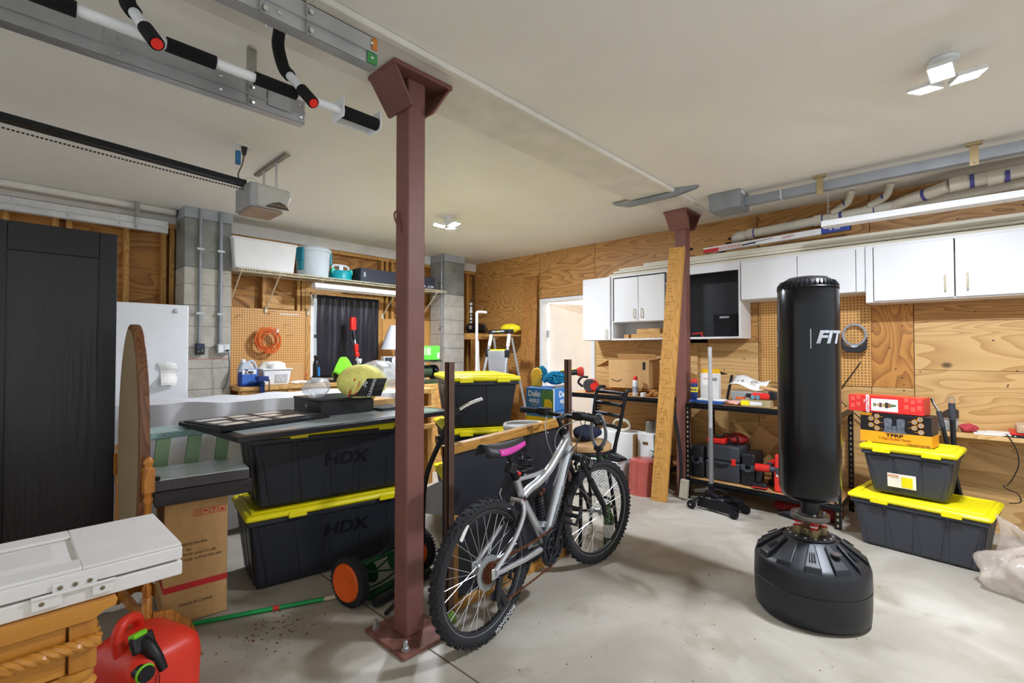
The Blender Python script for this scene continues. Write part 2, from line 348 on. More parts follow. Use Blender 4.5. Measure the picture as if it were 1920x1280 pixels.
# window with bright daylight edge
wn = struct('window_1')
ob('frame', B().bx(WX0-.03, WX0+.02, YW+.0, YW+.1, WZ0, WZ1).bx(WX1-.02, WX1+.03, YW, YW+.1, WZ0, WZ1).bx(WX0, WX1, YW, YW+.1, WZ1-.03, WZ1+.02).bx(WX0, WX1, YW, YW+.1, WZ0-.03, WZ0+.02), white, wn)
ob('sash_bar', B().bx(WX0, WX1, YW+.05, YW+.08, 1.52, 1.56), white, wn)
for z0, z1 in ((WZ0, 1.52), (1.56, WZ1)): ob('pane', B().bx(WX0+.02, WX1-.02, YW+.06, YW+.066, z0, z1), clear, wn)
# pegboards on the stud wall
pegL = pegboard_mat('pegboard_tan', '#d9a35c', '#5b3a16', 'X', 'Z'); pegR = pegboard_mat('pegboard_tan_right', '#d9a35c', '#5b3a16', 'Y', 'Z')
one('pegboard', B().bx(1.60, 2.47, YW-.012, YW-.004, .95, 1.83), pegL, 'tan pegboard on the stud wall behind the orange cord coil', 'pegboard', 'pegboards')
one('pegboard', B().bx(3.50, 4.30, YW-.012, YW-.004, .95, 1.79), pegL, 'tan pegboard right of the curtained window, half hidden by the red steel post', 'pegboard', 'pegboards')
one('pegboard', B().bx(XW-.012, XW-.004, .60, 1.47, 1.06, 1.86), pegR, 'tan pegboard below the white wall cabinets behind the punching bag', 'pegboard', 'pegboards')
# concrete block pilasters
def pilaster(x0, x1, yf, label):
    t = thing('concrete_column', label, 'column', ((x0+x1)/2, (yf+YW)/2, 0), group='block columns')
    bm_ = mat('concrete_block', '#b3afa3', .9, var=.14, scale=9, bump=.6, bscale=45); sm = mat('smooth_concrete', '#7e7f79', .8, var=.28, scale=5, bump=.2, bscale=8)
    z = 0; k = 0
    while z < 2.16-.01:
        z1 = min(z+.2, 2.16); e = (k*37 % 5)*.0006
        ob('block', B().bx(x0-e, x1+e, yf-e, YW-.03, z, z1-.005), bm_, t, w=True, bevel=.003, seg=1); z = z1; k += 1
    ob('mortar', B().bx(x0+.004, x1-.004, yf+.004, YW-.032, 0, 2.158), mat('mortar', '#97938a', .95), t, w=True)
    ob('cap', B().bx(x0, x1, yf, YW-.03, 2.16, 2.62), sm, t, w=True, bevel=.004)
    ob('top_board', B().bx(x0-.006, x1+.006, yf-.012, YW-.031, 2.62, 2.718), mat('grey_paint', '#9b9fa3', .6, var=.1), t, w=True)
    return t
pl1 = pilaster(1.19, 1.585, 5.3, 'concrete block column carrying two grey conduits beside the white freezer')
ob('chalk_line', B().bx(1.20, 1.50, 5.2985, 5.2995, 1.975, 1.982), mat('red_chalk', '#b8403a', .9), pl1, w=True)
ob('chalk_line', B().bx(1.19, 1.585, 5.2985, 5.2995, 1.285, 1.29), mat('red_chalk', '#b8403a', .9), pl1, w=True)
pl2 = pilaster(4.27, 4.63, 5.3, 'concrete block column near the far corner beside the stepladder')
# posts
rust = mat('red_oxide_paint', '#7a4f47', .5, var=.14, scale=4, bump=.12, bscale=20); rustd = mat('rusty_plate', '#7a5044', .75, var=.35, scale=18, bump=.5, bscale=40)
def post(x, y, label, pa=.14, pb=.165):
    t = thing('steel_post', label, 'post', (x, y, 0), group='red steel posts')
    a = .052
    ob('post', B().bx(-a, a, -a, a, .018, 2.68), rust, t, bevel=.009, seg=3)
    ob('base_plate', B().bx(-pa, pa, -pb, pb, .001, .019), rustd, t, bevel=.003)
    ob('top_plate', B().bx(-.17, .17, -.115, .115, 2.676, 2.697), rust, t, bevel=.003)
    for s in (-1, 1):   # inclined knee plates on the two beam sides, open towards the room
        x0, x1 = s*a, s*.165
        ob('knee_plate', B().hexa([V((x0, -.1, 2.525)), V((x0+s*.014, -.1, 2.525)), V((x0+s*.014, .1, 2.525)), V((x0, .1, 2.525)), V((x1-s*.014, -.108, 2.677)), V((x1, -.108, 2.677)), V((x1, .108, 2.677)), V((x1-s*.014, .108, 2.677))]), rust, t, bevel=.002)
    for sx, sy in ((-1, -1), (1, -1), (-1, 1), (1, 1)) if pb > .1 else ((-1, 0), (1, 0)):
        ob('anchor_bolt', B().lathe([(.019, .019), (.019, .036), (.012, .037), (.011, .062), (.008, .064)], (sx*(pa-.035), sy*(pb-.04), 0), 6), steel, t)
    return t
P1 = post(1.385, 1.985, 'red-brown steel post with bolted base plate in front of the bicycle')
P2 = post(4.53, 1.992, 'red-brown steel post behind the tick-marked leaning board', .1, .06)
hk = B(); q = pt(744, 412, Y=2.0); hk.tube(spl([(q.x+.012, q.y-.02, q.z-.06), (q.x, q.y, q.z-.02), (q.x-.014, q.y, q.z+.02), (q.x-.004, q.y, q.z+.04), (q.x+.006, q.y, q.z+.02), (q.x+.012, q.y-.02, q.z-.05)]), .0045, 6)
o = ob('hook', hk, rust, P1, w=True, smooth=True)
# pale overspray and conduit on the columns
def conduit(x, z0, z1, label, y=5.28, r=.012):
    t = thing('conduit', label, 'conduit', (x, y, z0), group='grey conduits')
    ob('pipe', B().cyl((x, y, z0), (x, y, z1), r, n=10), mat('conduit_grey', '#8f9499', .5, .4), t, w=True, smooth=True)
    for z in [v for v in (1.72, 2.33) if z0 < v < z1]: ob('strap', B().bx(x-.03, x+.03, y-r-.002, y+.02, z-.01, z+.01), galv, t, w=True)
conduit(1.312, 1.435, 2.71, 'thin grey conduit above the black switch box on the concrete column')
conduit(1.485, 1.435, 2.71, 'thick grey conduit above the double outlet on the concrete column', r=.017)
conduit(4.235, .95, 2.71, 'grey conduit down the far concrete column', 5.32)
# ================================================================== ceiling: lamps, tracks, opener, pipes
ledm = mat('led_panel', '#eaf1ff', .5, emit=LED, var=.0)
def led_lamp(x, y, label, rz=0, yaw2=0):
    t = thing('led_lamp', label, 'lamp', (x, y, HC), rz, 'ceiling LED lamps')
    ob('socket', B().lathe([(.055, -.002), (.055, -.018), (.03, -.022), (.028, -.05), (.034, -.055), (.034, -.085), (.02, -.09)], n=20), whitep, t, smooth=True)
    for k, a in enumerate((20, 140, 260)):
        a = math.radians(a); dx, dy = math.cos(a), math.sin(a); tl = math.radians(11)
        c = V((dx*.088, dy*.088, -.082-.02)); u = V((dx*math.cos(tl), dy*math.cos(tl), -math.sin(tl)*-1)); s = V((-dy, dx, 0)); n = u.cross(s)
        if n.z > 0: n = -n
        p = ob('heat_sink', B().hexa([c-u*.055-s*.042, c+u*.055-s*.042, c+u*.055+s*.042, c-u*.055+s*.042, c-u*.055-s*.042-n*.02, c+u*.055-s*.042-n*.02, c+u*.055+s*.042-n*.02, c-u*.055+s*.042-n*.02]), white, t)
        c2 = c+n*.0006
        ob('light_panel', B().hexa([c2-u*.05-s*.037, c2+u*.05-s*.037, c2+u*.05+s*.037, c2-u*.05+s*.037, c2-u*.05-s*.037+n*.0003, c2+u*.05-s*.037+n*.0003, c2+u*.05+s*.037+n*.0003, c2-u*.05+s*.037+n*.0003]), ledm, p)
led_lamp(2.985, .06, 'bright folding LED lamp on the ceiling near the punching bag', .6)
led_lamp(3.095, 3.79, 'bright folding LED lamp on the ceiling towards the far corner', .2)
sl = bpy.data.lights.new('side_room_light', 'AREA'); sl.energy = 95; sl.size = .5; so = bpy.data.objects.new('side_room_light', sl); COL.objects.link(so); so.location = (6.2, 4.1, 2.66)
# garage door tracks
dirt = mat('green_paint_mark', '#3d8a4a', .6); omark = mat('orange_paint_mark', '#c7782a', .6)
def track(y, x1, z, label, hangers, face=-1, m=galv):
    t = thing('garage_door_track', label, 'door track', (x1-1.2, y, z), group='garage door tracks'); x0 = -1.9
    f = face
    # rolled C rail below, angle iron above, both with lips
    up = B().bx(x0, x1, y, y+.003, z+.055, z+.112).bx(x0, x1, min(y, y-f*.035), max(y, y-f*.035), z+.109, z+.112).bx(x0, x1, min(y, y+f*.008), max(y, y+f*.008), z+.052, z+.056)
    lo = B().bx(x0, x1+.0, y, y+.003, z, z+.05).bx(x0, x1, min(y, y-f*.045), max(y, y-f*.045), z-.002, z+.002).bx(x0, x1, y-f*.045-.0015, y-f*.045+.0015, z, z+.014).bx(x0, x1, min(y, y+f*.01), max(y, y+f*.01), z+.046, z+.05)
    ob('angle_rail', up, m, t, w=True); ob('roller_rail', lo, m, t, w=True)
    yf = y+f*.004
    for x in [x1-.02-k*.34 for k in range(5)]:
        for zz in (z+.028, z+.085): ob('bolt', B().ball((x, yf, zz), .007, .004, .007, 8, 4), chrome, t, w=True)
    for hx in hangers:
        ob('hanger', B().bx(hx-.019, hx+.019, y-f*.006, y-f*.003, z+.0, HC-.002).bx(hx-.019, hx-.016, y-f*.003-.015, y-f*.003+.015, z, HC-.002), mat('hanger_steel', '#a5a49c', .5, .6, var=.2), t, w=True)
        for zz in (z+.02, z+.085): ob('bolt', B().ball((hx, y+f*.006, zz), .011, .006, .011, 8, 4), chrome, t, w=True)
    return t
t = track(2.305, 1.0, 2.455, 'long galvanised door track hanging above the wardrobe, left of the post', (.765, -.6))
ob('splice_plate', B().bx(.83, .93, 2.296, 2.3, 2.485, 2.58), galv, t, w=True); ob('overlap_plate', B().bx(-1.9, .25, 2.296, 2.302, 2.50, 2.575), galv, t, w=True)
t = track(1.64, .985, 2.455, 'galvanised door track with green and orange end, nearest the steel post', (.73, .58), -1)
ob('paint_mark', B().bx(.945, .986, 1.634, 1.638, 2.46, 2.50), dirt, t, w=True); ob('paint_mark', B().bx(.965, .986, 1.634, 1.638, 2.515, 2.56), omark, t, w=True)
track(5.46, 1.093, 2.47, 'white-painted door track running along the stud wall above the wardrobe', (.86, -.4), -1, mat('white_track', '#cfd0cf', .45, .3))
one('ceiling_hook', B().tube(spl([(.93, 1.86, 2.70), (.93, 1.86, 2.63), (.93, 1.87, 2.60), (.95, 1.87, 2.585), (.965, 1.87, 2.60), (.965, 1.87, 2.63)]), .006, 8), black, 'small black hook in the ceiling beside the steel post', 'hook', smooth=True)
# pull-up bar
t = thing('pull_up_bar', 'white ceiling pull-up bar with black foam grips and red end caps', 'pull-up bar', (.65, 1.9, 2.35))
YB, ZB, RB = 1.86, 2.352, .0165
def barx(n, x0, x1, r, m): ob(n, B().cyl((x0, YB, ZB), (x1, YB, ZB), r, n=18), m, t, w=True, smooth=True)
barx('bar', -.6, .99, RB, whitep)
for x0, x1 in ((-.25, .145), (.36, .50), (.625, .775)): barx('foam_grip', x0, x1, .0225, foam)
barx('foam_grip', .965, 1.12, .026, foam)
ob('end_bracket', B().bx(.952, .957, YB-.03, YB+.075, ZB-.03, ZB+.055).bx(.957, 1.125, YB+.07, YB+.075, ZB-.02, ZB+.055).bx(1.122, 1.127, YB-.03, YB+.075, ZB-.03, ZB+.055), whitep, t, w=True, bevel=.004)
for x in (.30, .775):
    top = spl([(x-.0, 2.02, 2.70), (x-.018, 1.985, 2.64), (x-.035, 1.95, 2.56), (x-.032, 1.905, 2.46), (x-.02, 1.875, 2.42)])
    ob('foam_arm', B().tube(top, .023, 12), foam, t, w=True, smooth=True)
    e = top[-1]; g0 = V((x+.002, 1.81, 2.345)); g1 = V((x+.016, 1.75, 2.285)); g0 = e.lerp(g1, .62)
    ob('arm_tube', B().tube([e, g0.lerp(g1, .3)], RB, 12), whitep, t, w=True, smooth=True)
    ob('hand_grip', B().tube([e.lerp(g1, .52), g1], .0215, 14), foam, t, w=True, smooth=True)
    d = (g1-e).normalized(); ob('end_cap', B().tube([g1-d*.004, g1+d*.004], .016, 16), mat('cap_red', '#e8281c', .4), t, w=True)
    ob('ceiling_mount', B().box((x, 2.03, 2.688), (.09, .06, .02)), whitep, t, w=True)
# garage door opener
t = thing('garage_door_opener', 'pale grey garage door opener with black chain rail on the ceiling', 'door opener', (1.25, 3.47, 2.29))
hs = mat('opener_grey', '#c2c2bc', .4, var=.05)
prof = [(-.16, 2.30), (.10, 2.30), (.14, 2.34), (.15, 2.43), (.13, 2.455), (-.16, 2.465)]
ob('housing', B().prism([(-.145, 2.305), (.05, 2.305), (.09, 2.345), (.115, 2.40), (.11, 2.45), (-.145, 2.462)], (1.25, 3.33, 0), (1, 0, 0), (0, 0, 1), -.27), hs, t, w=True, bevel=.02, seg=3)
ob('chassis', B().bx(1.098, 1.145, 3.325, 3.605, 2.30, 2.455), mat('opener_metal', '#a2a4a6', .45, .3), t, w=True, bevel=.004)
ob('bottom_plate', B().bx(1.11, 1.31, 3.345, 3.585, 2.285, 2.304), mat('opener_bottom', '#a28b7c', .5), t, w=True, bevel=.006)
ob('light_grille', B().prism([(-.06, .0), (.09, .0), (.07, .03), (.03, .045), (-.02, .03)], (1.25, 3.325, 2.31), (1, 0, 0), (0, 0, 1), .006), mat('grille_grey', '#4a4744', .6), t, w=True)
for k in range(6): ob('grille_slot', B().bx(1.215+k*.019, 1.225+k*.019, 3.317, 3.326, 2.325, 2.333), mat('grille_amber', '#b08a5a', .5), t, w=True)
rl = B(); A0, A1 = V((-1.9, 3.47, 2.62)), V((1.12, 3.47, 2.478))
def rodx(b, p, q, wy, hz): b.hexa([p+V((0, -wy, -hz)), q+V((0, -wy, -hz)), q+V((0, wy, -hz)), p+V((0, wy, -hz)), p+V((0, -wy, hz)), q+V((0, -wy, hz)), q+V((0, wy, hz)), p+V((0, wy, hz))]); return b
r_ = ob('rail', rodx(B(), A0, A1, .014, .017), mat('rail_black', '#26282c', .35, .4), t, w=True)
dz = V((0, -.02, -.034)); ch = rodx(B(), A0+dz, A1+dz, .003, .005)
for k in range(110):
    p = A0.lerp(A1, .37+k*.0057)+V((0, -.02, -.052-.012*math.sin(math.pi*k/110))); ch.box(p, (.011, .006, .007))
o = ob('drive_chain', ch, black, t, w=True); o['kind'] = 'stuff'
ang = mat('punched_angle', '#86867f', .5, .6, var=.15)
ca = B(); a0, a1 = pt(480, 331, Z=2.70), pt(539, 290, Z=2.70)
dd = (a1-a0).normalized(); ss = V((-dd.y, dd.x, 0))
ca.hexa([a0-ss*.016, a1-ss*.016, a1-ss*.013, a0-ss*.013, a0-ss*.016+V((0, 0, .015)), a1-ss*.016+V((0, 0, .015)), a1-ss*.013+V((0, 0, .015)), a0-ss*.013+V((0, 0, .015))])
ca.hexa([a0-ss*.016, a1-ss*.016, a1+ss*.02, a0+ss*.02, a0-ss*.016+V((0, 0, .003)), a1-ss*.016+V((0, 0, .003)), a1+ss*.02+V((0, 0, .003)), a0+ss*.02+V((0, 0, .003))])
ob('ceiling_angle', ca, ang, t, w=True)
hb = B()
for k in range(14):
    for s in (-.004, .01): p = a0.lerp(a1, (k+.5)/14)+ss*s; hb.cyl(p-V((0, 0, .002)), p+V((0, 0, .001)), .0035, n=6)
o = ob('angle_holes', hb, mat('hole_pale', '#d6d2c6', .8), t, w=True); o['kind'] = 'stuff'
for f in (.28, .68):
    p = a0.lerp(a1, f); ob('hanger_strap', B().hexa([V((p.x-.008, p.y, 2.45)), V((p.x+.008, p.y, 2.45)), V((p.x+.008, p.y+.003, 2.45)), V((p.x-.008, p.y+.003, 2.45)), V((p.x-.008, p.y, 2.71)), V((p.x+.008, p.y, 2.71)), V((p.x+.008, p.y+.003, 2.71)), V((p.x-.008, p.y+.003, 2.71))]), galv, t, w=True)
ob('mounting_bar', B().hexa([a0.lerp(a1, .2)+V((0, -.003, -.25)), a0.lerp(a1, .8)+V((0, -.003, -.25)), a0.lerp(a1, .8)+V((0, .0, -.25)), a0.lerp(a1, .2)+V((0, 0, -.25))]+[a0.lerp(a1, f)+V((0, y, -.235)) for f, y in ((.2, -.003), (.8, -.003), (.8, 0), (.2, 0))]), galv, t, w=True)
ob('pull_wire', B().tube(spl([(1.13, 3.36, 2.30), (1.145, 3.34, 2.26), (1.15, 3.35, 2.225)]), .0018, 5), mat('wire_yellow', '#b9a94a', .5), t, w=True)
o_ = pt(458, 274, Z=HC)
t = thing('ceiling_outlet', 'white ceiling outlet plate with black plug and blue adapter above the opener', 'outlet', o_)
ob('plate', B().bx(-.06, .06, -.04, .04, -.008, 0), white, t, bevel=.003); ob('plug', B().frus(.0, 0, -.06, .018, .018, -.008, .032, .03), black, t)
ob('adapter', B().bx(-.055, -.025, -.02, .0, -.135, -.045), mat('adapter_blue', '#2f6c9b', .5, var=.3, scale=40), t, bevel=.003)
ob('cord', B().tube(spl([(0, 0, -.05), (-.01, 0, -.12), (-.035, 0, -.2), (-.01, .0, -.25), (.05, .01, -.262), (.11, .02, -.255)]), .004, 6), mat('cord_brown', '#4b3a2c', .6), t, smooth=True)
ob('thin_wire', B().tube(spl([(.0, 0, -.22), (.03, .01, -.2), (.07, .01, -.2), (.105, .02, -.24), (.11, .02, -.26)]), .0016, 5), mat('wire_yellow', '#b9a94a', .5), t)
# ceiling hardware on the right
gp = mat('duct_grey', '#8d9093', .5, .35, var=.1)
t = thing('ceiling_bracket', 'grey painted steel bracket on the ceiling in front of the far post', 'bracket', (3.86, 1.98, 2.6))
ob('bar', B().bx(3.83, 3.89, 1.78, 2.20, 2.655, 2.69), gp, t, w=True, bevel=.003)
ob('foot', B().hexa([V((3.83, 2.20, 2.655)), V((3.89, 2.20, 2.655)), V((3.90, 2.34, 2.70)), V((3.85, 2.34, 2.70)), V((3.83, 2.20, 2.69)), V((3.89, 2.20, 2.69)), V((3.90, 2.36, 2.718)), V((3.85, 2.36, 2.718))]), gp, t, w=True)
ob('foot', B().hexa([V((3.83, 1.78, 2.655)), V((3.89, 1.78, 2.655)), V((3.93, 1.60, 2.70)), V((3.89, 1.60, 2.70)), V((3.83, 1.78, 2.718)), V((3.89, 1.78, 2.718)), V((3.93, 1.58, 2.718)), V((3.89, 1.58, 2.718))]), gp, t, w=True)
t = thing('junction_box', 'grey steel junction box on the ceiling beside the far post', 'junction box', (4.36, 1.53, 2.56))
ob('box', B().bx(4.22, 4.46, 1.36, 1.62, 2.575, 2.718), gp, t, w=True, bevel=.003); ob('cover', B().bx(4.23, 4.45, 1.37, 1.61, 2.568, 2.575), gp, t, w=True); ob('paint_flake', B().bx(4.25, 4.33, 1.355, 1.36, 2.69, 2.715), white, t, w=True)
t = thing('wire_duct', 'long grey wiring duct running along the ceiling above the cabinets', 'duct', (4.36, .3, 2.6))
ob('duct', B().bx(4.33, 4.39, -2.6, 1.36, 2.60, 2.672), gp, t, w=True, bevel=.003); ob('seam', B().bx(4.327, 4.393, 1.08, 1.086, 2.597, 2.675), white, t, w=True)
for y in (.81, -.05):
    ob('strap', B().bx(4.322, 4.33, y-.022, y+.022, 2.57, 2.715).bx(4.31, 4.34, y-.04, y+.04, 2.70, 2.718), mat('strap_brass', '#a5916a', .5, .5), t, w=True); ob('screw', B().ball((4.32, y, 2.588), .006), steel, t, w=True)
# fluorescent strip light
t = thing('strip_light', 'white fluorescent strip light hung on chains below the waste pipes', 'light', (4.45, .2, 2.33))
ob('housing', B().prism([(-.055, 0), (.055, 0), (.035, .05), (-.035, .05)], (4.45, .82, 2.335), (1, 0, 0), (0, 0, 1), 2.44), white, t, w=True, bevel=.003)
for y in (.78, -1.2):
    for k in range(14): ob('chain_link', B().ring((4.45, y, 2.39+k*.022), .008, .002, 'X' if k % 2 else 'Y', 8, 4), steel, t, w=True)
# waste pipes
pv = mat('pvc_cream', '#cfc8b8', .45, var=.06); pur = mat('primer_purple', '#4b4a8c', .5)
t = thing('drain_pipe', 'cream plastic drain pipe with purple joints along the plywood wall', 'pipe', (5.03, .6, 2.5))
ZP = lambda y: 2.505+max(0, 1.62-y)*.045
ob('elbow', B().tube(spl([(5.14, 1.68, 2.49), (5.07, 1.675, 2.495), (5.04, 1.64, 2.5), (5.04, 1.58, ZP(1.58))]), .047, 16), pv, t, w=True, smooth=True)
ob('pipe', B().cyl((5.04, 1.60, ZP(1.6)), (5.04, .42, ZP(.42)), .042, n=18), pv, t, w=True, smooth=True)
ob('pipe', B().tube(spl([(5.04, .42, ZP(.42)), (4.99, .33, 2.575), (4.93, .2, 2.585), (4.86, .08, 2.60)]), .045, 16), pv, t, w=True, smooth=True)
ob('pipe', B().cyl((4.86, .08, 2.60), (4.86, -1.9, 2.69), .046, n=18), pv, t, w=True, smooth=True)
ob('pipe', B().cyl((5.05, .42, 2.56), (5.05, -1.9, 2.62), .042, n=18), pv, t, w=True, smooth=True)
for y in (1.56, .99, .86, .62, .55): ob('coupling', B().cyl((5.04, y, ZP(y)), (5.04, y-.06, ZP(y-.06)), .05, n=18), pv, t, w=True, smooth=True)
for p0, p1 in (((4.86, .08), (4.86, -.02)), ((4.86, -.12), (4.86, -.2))): ob('coupling', B().cyl((p0[0], p0[1], 2.602), (p1[0], p1[1], 2.61), .054, n=18), pv, t, w=True, smooth=True)
for y in (1.51, .94, .80, .57): ob('primer_band', B().cyl((5.04, y, ZP(y)), (5.04, y-.022, ZP(y-.022)), .0445, n=18), pur, t, w=True)
for y in (-.03, -.21): ob('primer_band', B().cyl((4.86, y, 2.605), (4.86, y-.025, 2.606), .05, n=18), pur, t, w=True)
ob('primer_band', B().cyl((4.945, .23, 2.583), (4.935, .21, 2.585), .049, n=18), pur, t, w=True)
for y in (.78, .52):
    ob('branch', B().tube(spl([(5.0, y+.06, ZP(y)+.03), (4.97, y, 2.60), (4.93, y-.06, 2.63), (4.92, y-.09, 2.71)]), .028, 12), pv, t, w=True, smooth=True)
    ob('primer_band', B().cyl((4.945, y-.035, 2.618), (4.938, y-.05, 2.625), .031, n=14), pur, t, w=True)
# ================================================================== white wall cabinets
cabw = mat('cabinet_white', '#e3e3e3', .4, var=.03, scale=2); brass = mat('pull_cream', '#cfc3a2', .4, .3)
XF = 4.85
def shell(t, y0, y1, z0, z1, back=None, th=.018, x0=XF):
    for a in ((x0, XW-.013, y0, y0+th, z0, z1), (x0, XW-.013, y1-th, y1, z0, z1)): ob('side_panel', B().bx(*a), cabw, t, w=True)
    ob('top_panel', B().bx(x0, XW-.013, y0+th, y1-th, z1-th, z1), cabw, t, w=True); ob('bottom_panel', B().bx(x0, XW-.013, y0+th, y1-th, z0, z0+th), cabw, t, w=True)
    ob('back_panel', B().bx(XW-.024, XW-.014, y0+th, y1-th, z0+th, z1-th), back or cabw, t, w=True)
def door(t, y0, y1, z0, z1, pull=None, x0=XF, bow=True):
    d = ob('door', B().bx(x0-.02, x0-.002, y0, y1, z0, z1), cabw, t, w=True, bevel=.003)
    if pull:
        y, z = pull; x = x0-.02
        P = [(x, y, z-.05), (x-.022, y, z-.04), (x-.024, y, z), (x-.022, y, z+.04), (x, y, z+.05)] if bow else [(x, y, z-.055), (x-.02, y, z-.05), (x-.022, y, z+.05), (x, y, z+.055)]
        h = ob('handle', B().tube(spl(P, 4), .0055, 8), brass, d, w=False, smooth=True)
def cab(label, y, z): return thing('wall_cabinet', label, 'cabinet', (5.0, y, z), group='white wall cabinets')
t = cab('white wall cabinet with one door next to the doorway', 3.17, 1.49)
shell(t, 2.985, 3.37, 1.487, 2.22); door(t, 2.99, 3.365, 1.49, 2.215, (3.03, 1.56))
t = cab('white wall cabinet with two doors above an open shelf', 2.63, 1.49)
shell(t, 2.29, 2.98, 1.487, 2.22); ob('shelf', B().bx(XF, XW-.03, 2.31, 2.96, 1.685, 1.70), cabw, t, w=True)
door(t, 2.635, 2.935, 1.69, 2.185, (2.675, 1.78)); door(t, 2.325, 2.63, 1.69, 2.185, (2.585, 1.78))
t = cab('open white wall cabinet lined with black pegboard', 1.93, 1.49)
pegK = pegboard_mat('pegboard_black', '#181b22', '#050507', 'Y', 'Z', .35)
shell(t, 1.567, 2.285, 1.487, 2.22, back=pegK); ob('valance', B().bx(XF, XF+.02, 1.585, 2.267, 2.145, 2.202), cabw, t, w=True)
t = cab('short white wall cabinet with two plain doors right of the open cabinet', 1.08, 1.85)
shell(t, .597, 1.563, 1.845, 2.22); door(t, 1.087, 1.555, 1.85, 2.2); door(t, .66, 1.082, 1.85, 2.2)
ob('filler', B().bx(XF-.02, XF-.002, .60, .655, 1.85, 2.2), cabw, t, w=True)
t = cab('white wall cabinet with two doors and upright pulls at the right end', 0, 1.755)
shell(t, -1.0, .593, 1.755, 2.22); ob('filler', B().bx(XF-.02, XF-.002, .545, .592, 1.757, 2.2), cabw, t, w=True)
door(t, .062, .54, 1.765, 2.2, (.112, 1.87), bow=False); door(t, -.46, .055, 1.765, 2.2, (-.01, 1.87), bow=False)
door(t, -.98, -.47, 1.765, 2.2, (-.9, 1.87), bow=False)
# long mouldings stacked on the cabinets
mm = mat('moulding_cream', '#d9d3bf', .55, var=.06, scale=3); mg = mat('moulding_grey', '#8d8574', .55)
MO = [(4.86, 3.02, -1.6, 2.222, .09, .03), (4.86, 2.96, -1.6, 2.253, .1, .028), (4.88, 2.90, -1.6, 2.282, .09, .03), (4.962, 2.75, -1.6, 2.222, .06, .05), (4.93, 2.62, -1.7, 2.313, .08, .035), (4.972, 2.4, -1.8, 2.274, .05, .036), (5.03, 2.5, -1.6, 2.222, .06, .06)]
for k, (x, y1, y0, z, w_, h) in enumerate(MO):
    one('moulding', B().prism([(0, 0), (w_, 0), (w_, h*.6), (w_*.6, h), (0, h*.8)], (x, y1, z), (1, 0, 0), (0, 0, 1), y1-y0), mg if k == 5 else mm, 'cream wood moulding strip in the long pile on top of the white cabinets', 'moulding', 'mouldings on the cabinets')
t = thing('saw_blade_box', 'long thin white tool carton lying on the mouldings above the cabinets', 'box', (4.9, 1.3, 2.36))
bw = mat('carton_white', '#dedddb', .5, var=.03); p0, p1 = V((4.885, 1.93, 2.352)), V((4.885, .70, 2.385))
def slab(p, q, th, h): return B().hexa([p, q, q+V((th, 0, 0)), p+V((th, 0, 0)), p+V((0, 0, h)), q+V((0, 0, h)), q+V((th, 0, h)), p+V((th, 0, h))])
ob('carton', slab(p0, p1, .05, .05), bw, t, w=True)
def seg(a, b, n, m, zz=(0, .05)): ob(n, slab(p0.lerp(p1, a)+V((-.001, 0, zz[0])), p0.lerp(p1, b)+V((-.001, 0, zz[0])), .052, zz[1]-zz[0]+.001), m, t, w=True)
seg(0, .12, 'red_print', inkr, (0, .034)); seg(.83, 1.0, 'blue_end', mat('carton_blue', '#2c3f8f', .5))
dq = (p1-p0).normalized()
text('SHOCKWAVE', .026, inkr, t, p0.lerp(p1, .20)+V((-.002, 0, .02)), dq, (0, 0, 1), w=True, shear=.2)
text('DIABLO', .014, inkr, t, p0.lerp(p1, .58)+V((-.002, 0, .02)), dq, (0, 0, 1), w=True) if False else None
text('QUIET!', .022, inkr, t, p0.lerp(p1, .62)+V((-.002, 0, .025)), dq, (0, 0, 1), w=True)
ob('blade_print', slab(p0.lerp(p1, .30)+V((-.0015, 0, .018)), p0.lerp(p1, .52)+V((-.0015, 0, .034)), .001, .005).add(slab(p0.lerp(p1, .30)+V((-.0015, 0, .01)), p0.lerp(p1, .40)+V((-.0015, 0, .016)), .001, .012).v, [(0, 3, 2, 1), (4, 5, 6, 7), (0, 1, 5, 4), (1, 2, 6, 5), (2, 3, 7, 6), (3, 0, 4, 7)]), mat('print_navy', '#2a3350', .6), t, w=True)
text('48  3800', .016, inkw, t, p0.lerp(p1, .91)+V((-.003, 0, .025)), dq, (0, 0, 1), w=True)
# things in the open cabinets
one('wood_block', B().bx(4.90, 5.02, 2.33, 2.76, 1.506, 1.555), pineY, 'long pale wooden beam on the open shelf of the white cabinet', 'wood', bevel=.003)
one('wood_block', B().bx(4.92, 5.02, 2.42, 2.70, 1.556, 1.612), pineY, 'short wooden block on top of the longer beam in the white cabinet', 'wood', bevel=.003)
one('wood_block', B().bx(4.92, 4.99, 2.80, 2.86, 1.506, 1.55), pineY, 'small square wooden offcut at the left of the open cabinet shelf', 'wood', bevel=.003)
t = thing('plastic_basket', 'black perforated plastic basket standing in the pegboard-lined cabinet', 'basket', (4.98, 1.72, 1.506))
bk = B()
for i in range(9):
    for j, dz in enumerate((0, .022)): pass
W0, D0, H0 = .215, .2, .21
for sx, sy, L_ in ((0, -1, 'f'), ):
    pass
def lattice(b, o, u, v, wd, ht, nx, ny, r=.004):
    o = V(o); u = V(u).normalized(); v = V(v).normalized()
    for i in range(-ny, nx+1):
        a0 = max(0, -i)/ny; a1 = min(ny, nx-i)/ny
        if a1 <= a0: continue
        b.tube([o+u*(wd*(i+a0*ny)/nx)+v*(ht*a0), o+u*(wd*(i+a1*ny)/nx)+v*(ht*a1)], r, 4, caps=False)
        b.tube([o+u*(wd*(1-(i+a0*ny)/nx))+v*(ht*a0), o+u*(wd*(1-(i+a1*ny)/nx))+v*(ht*a1)], r, 4, caps=False)
    return b
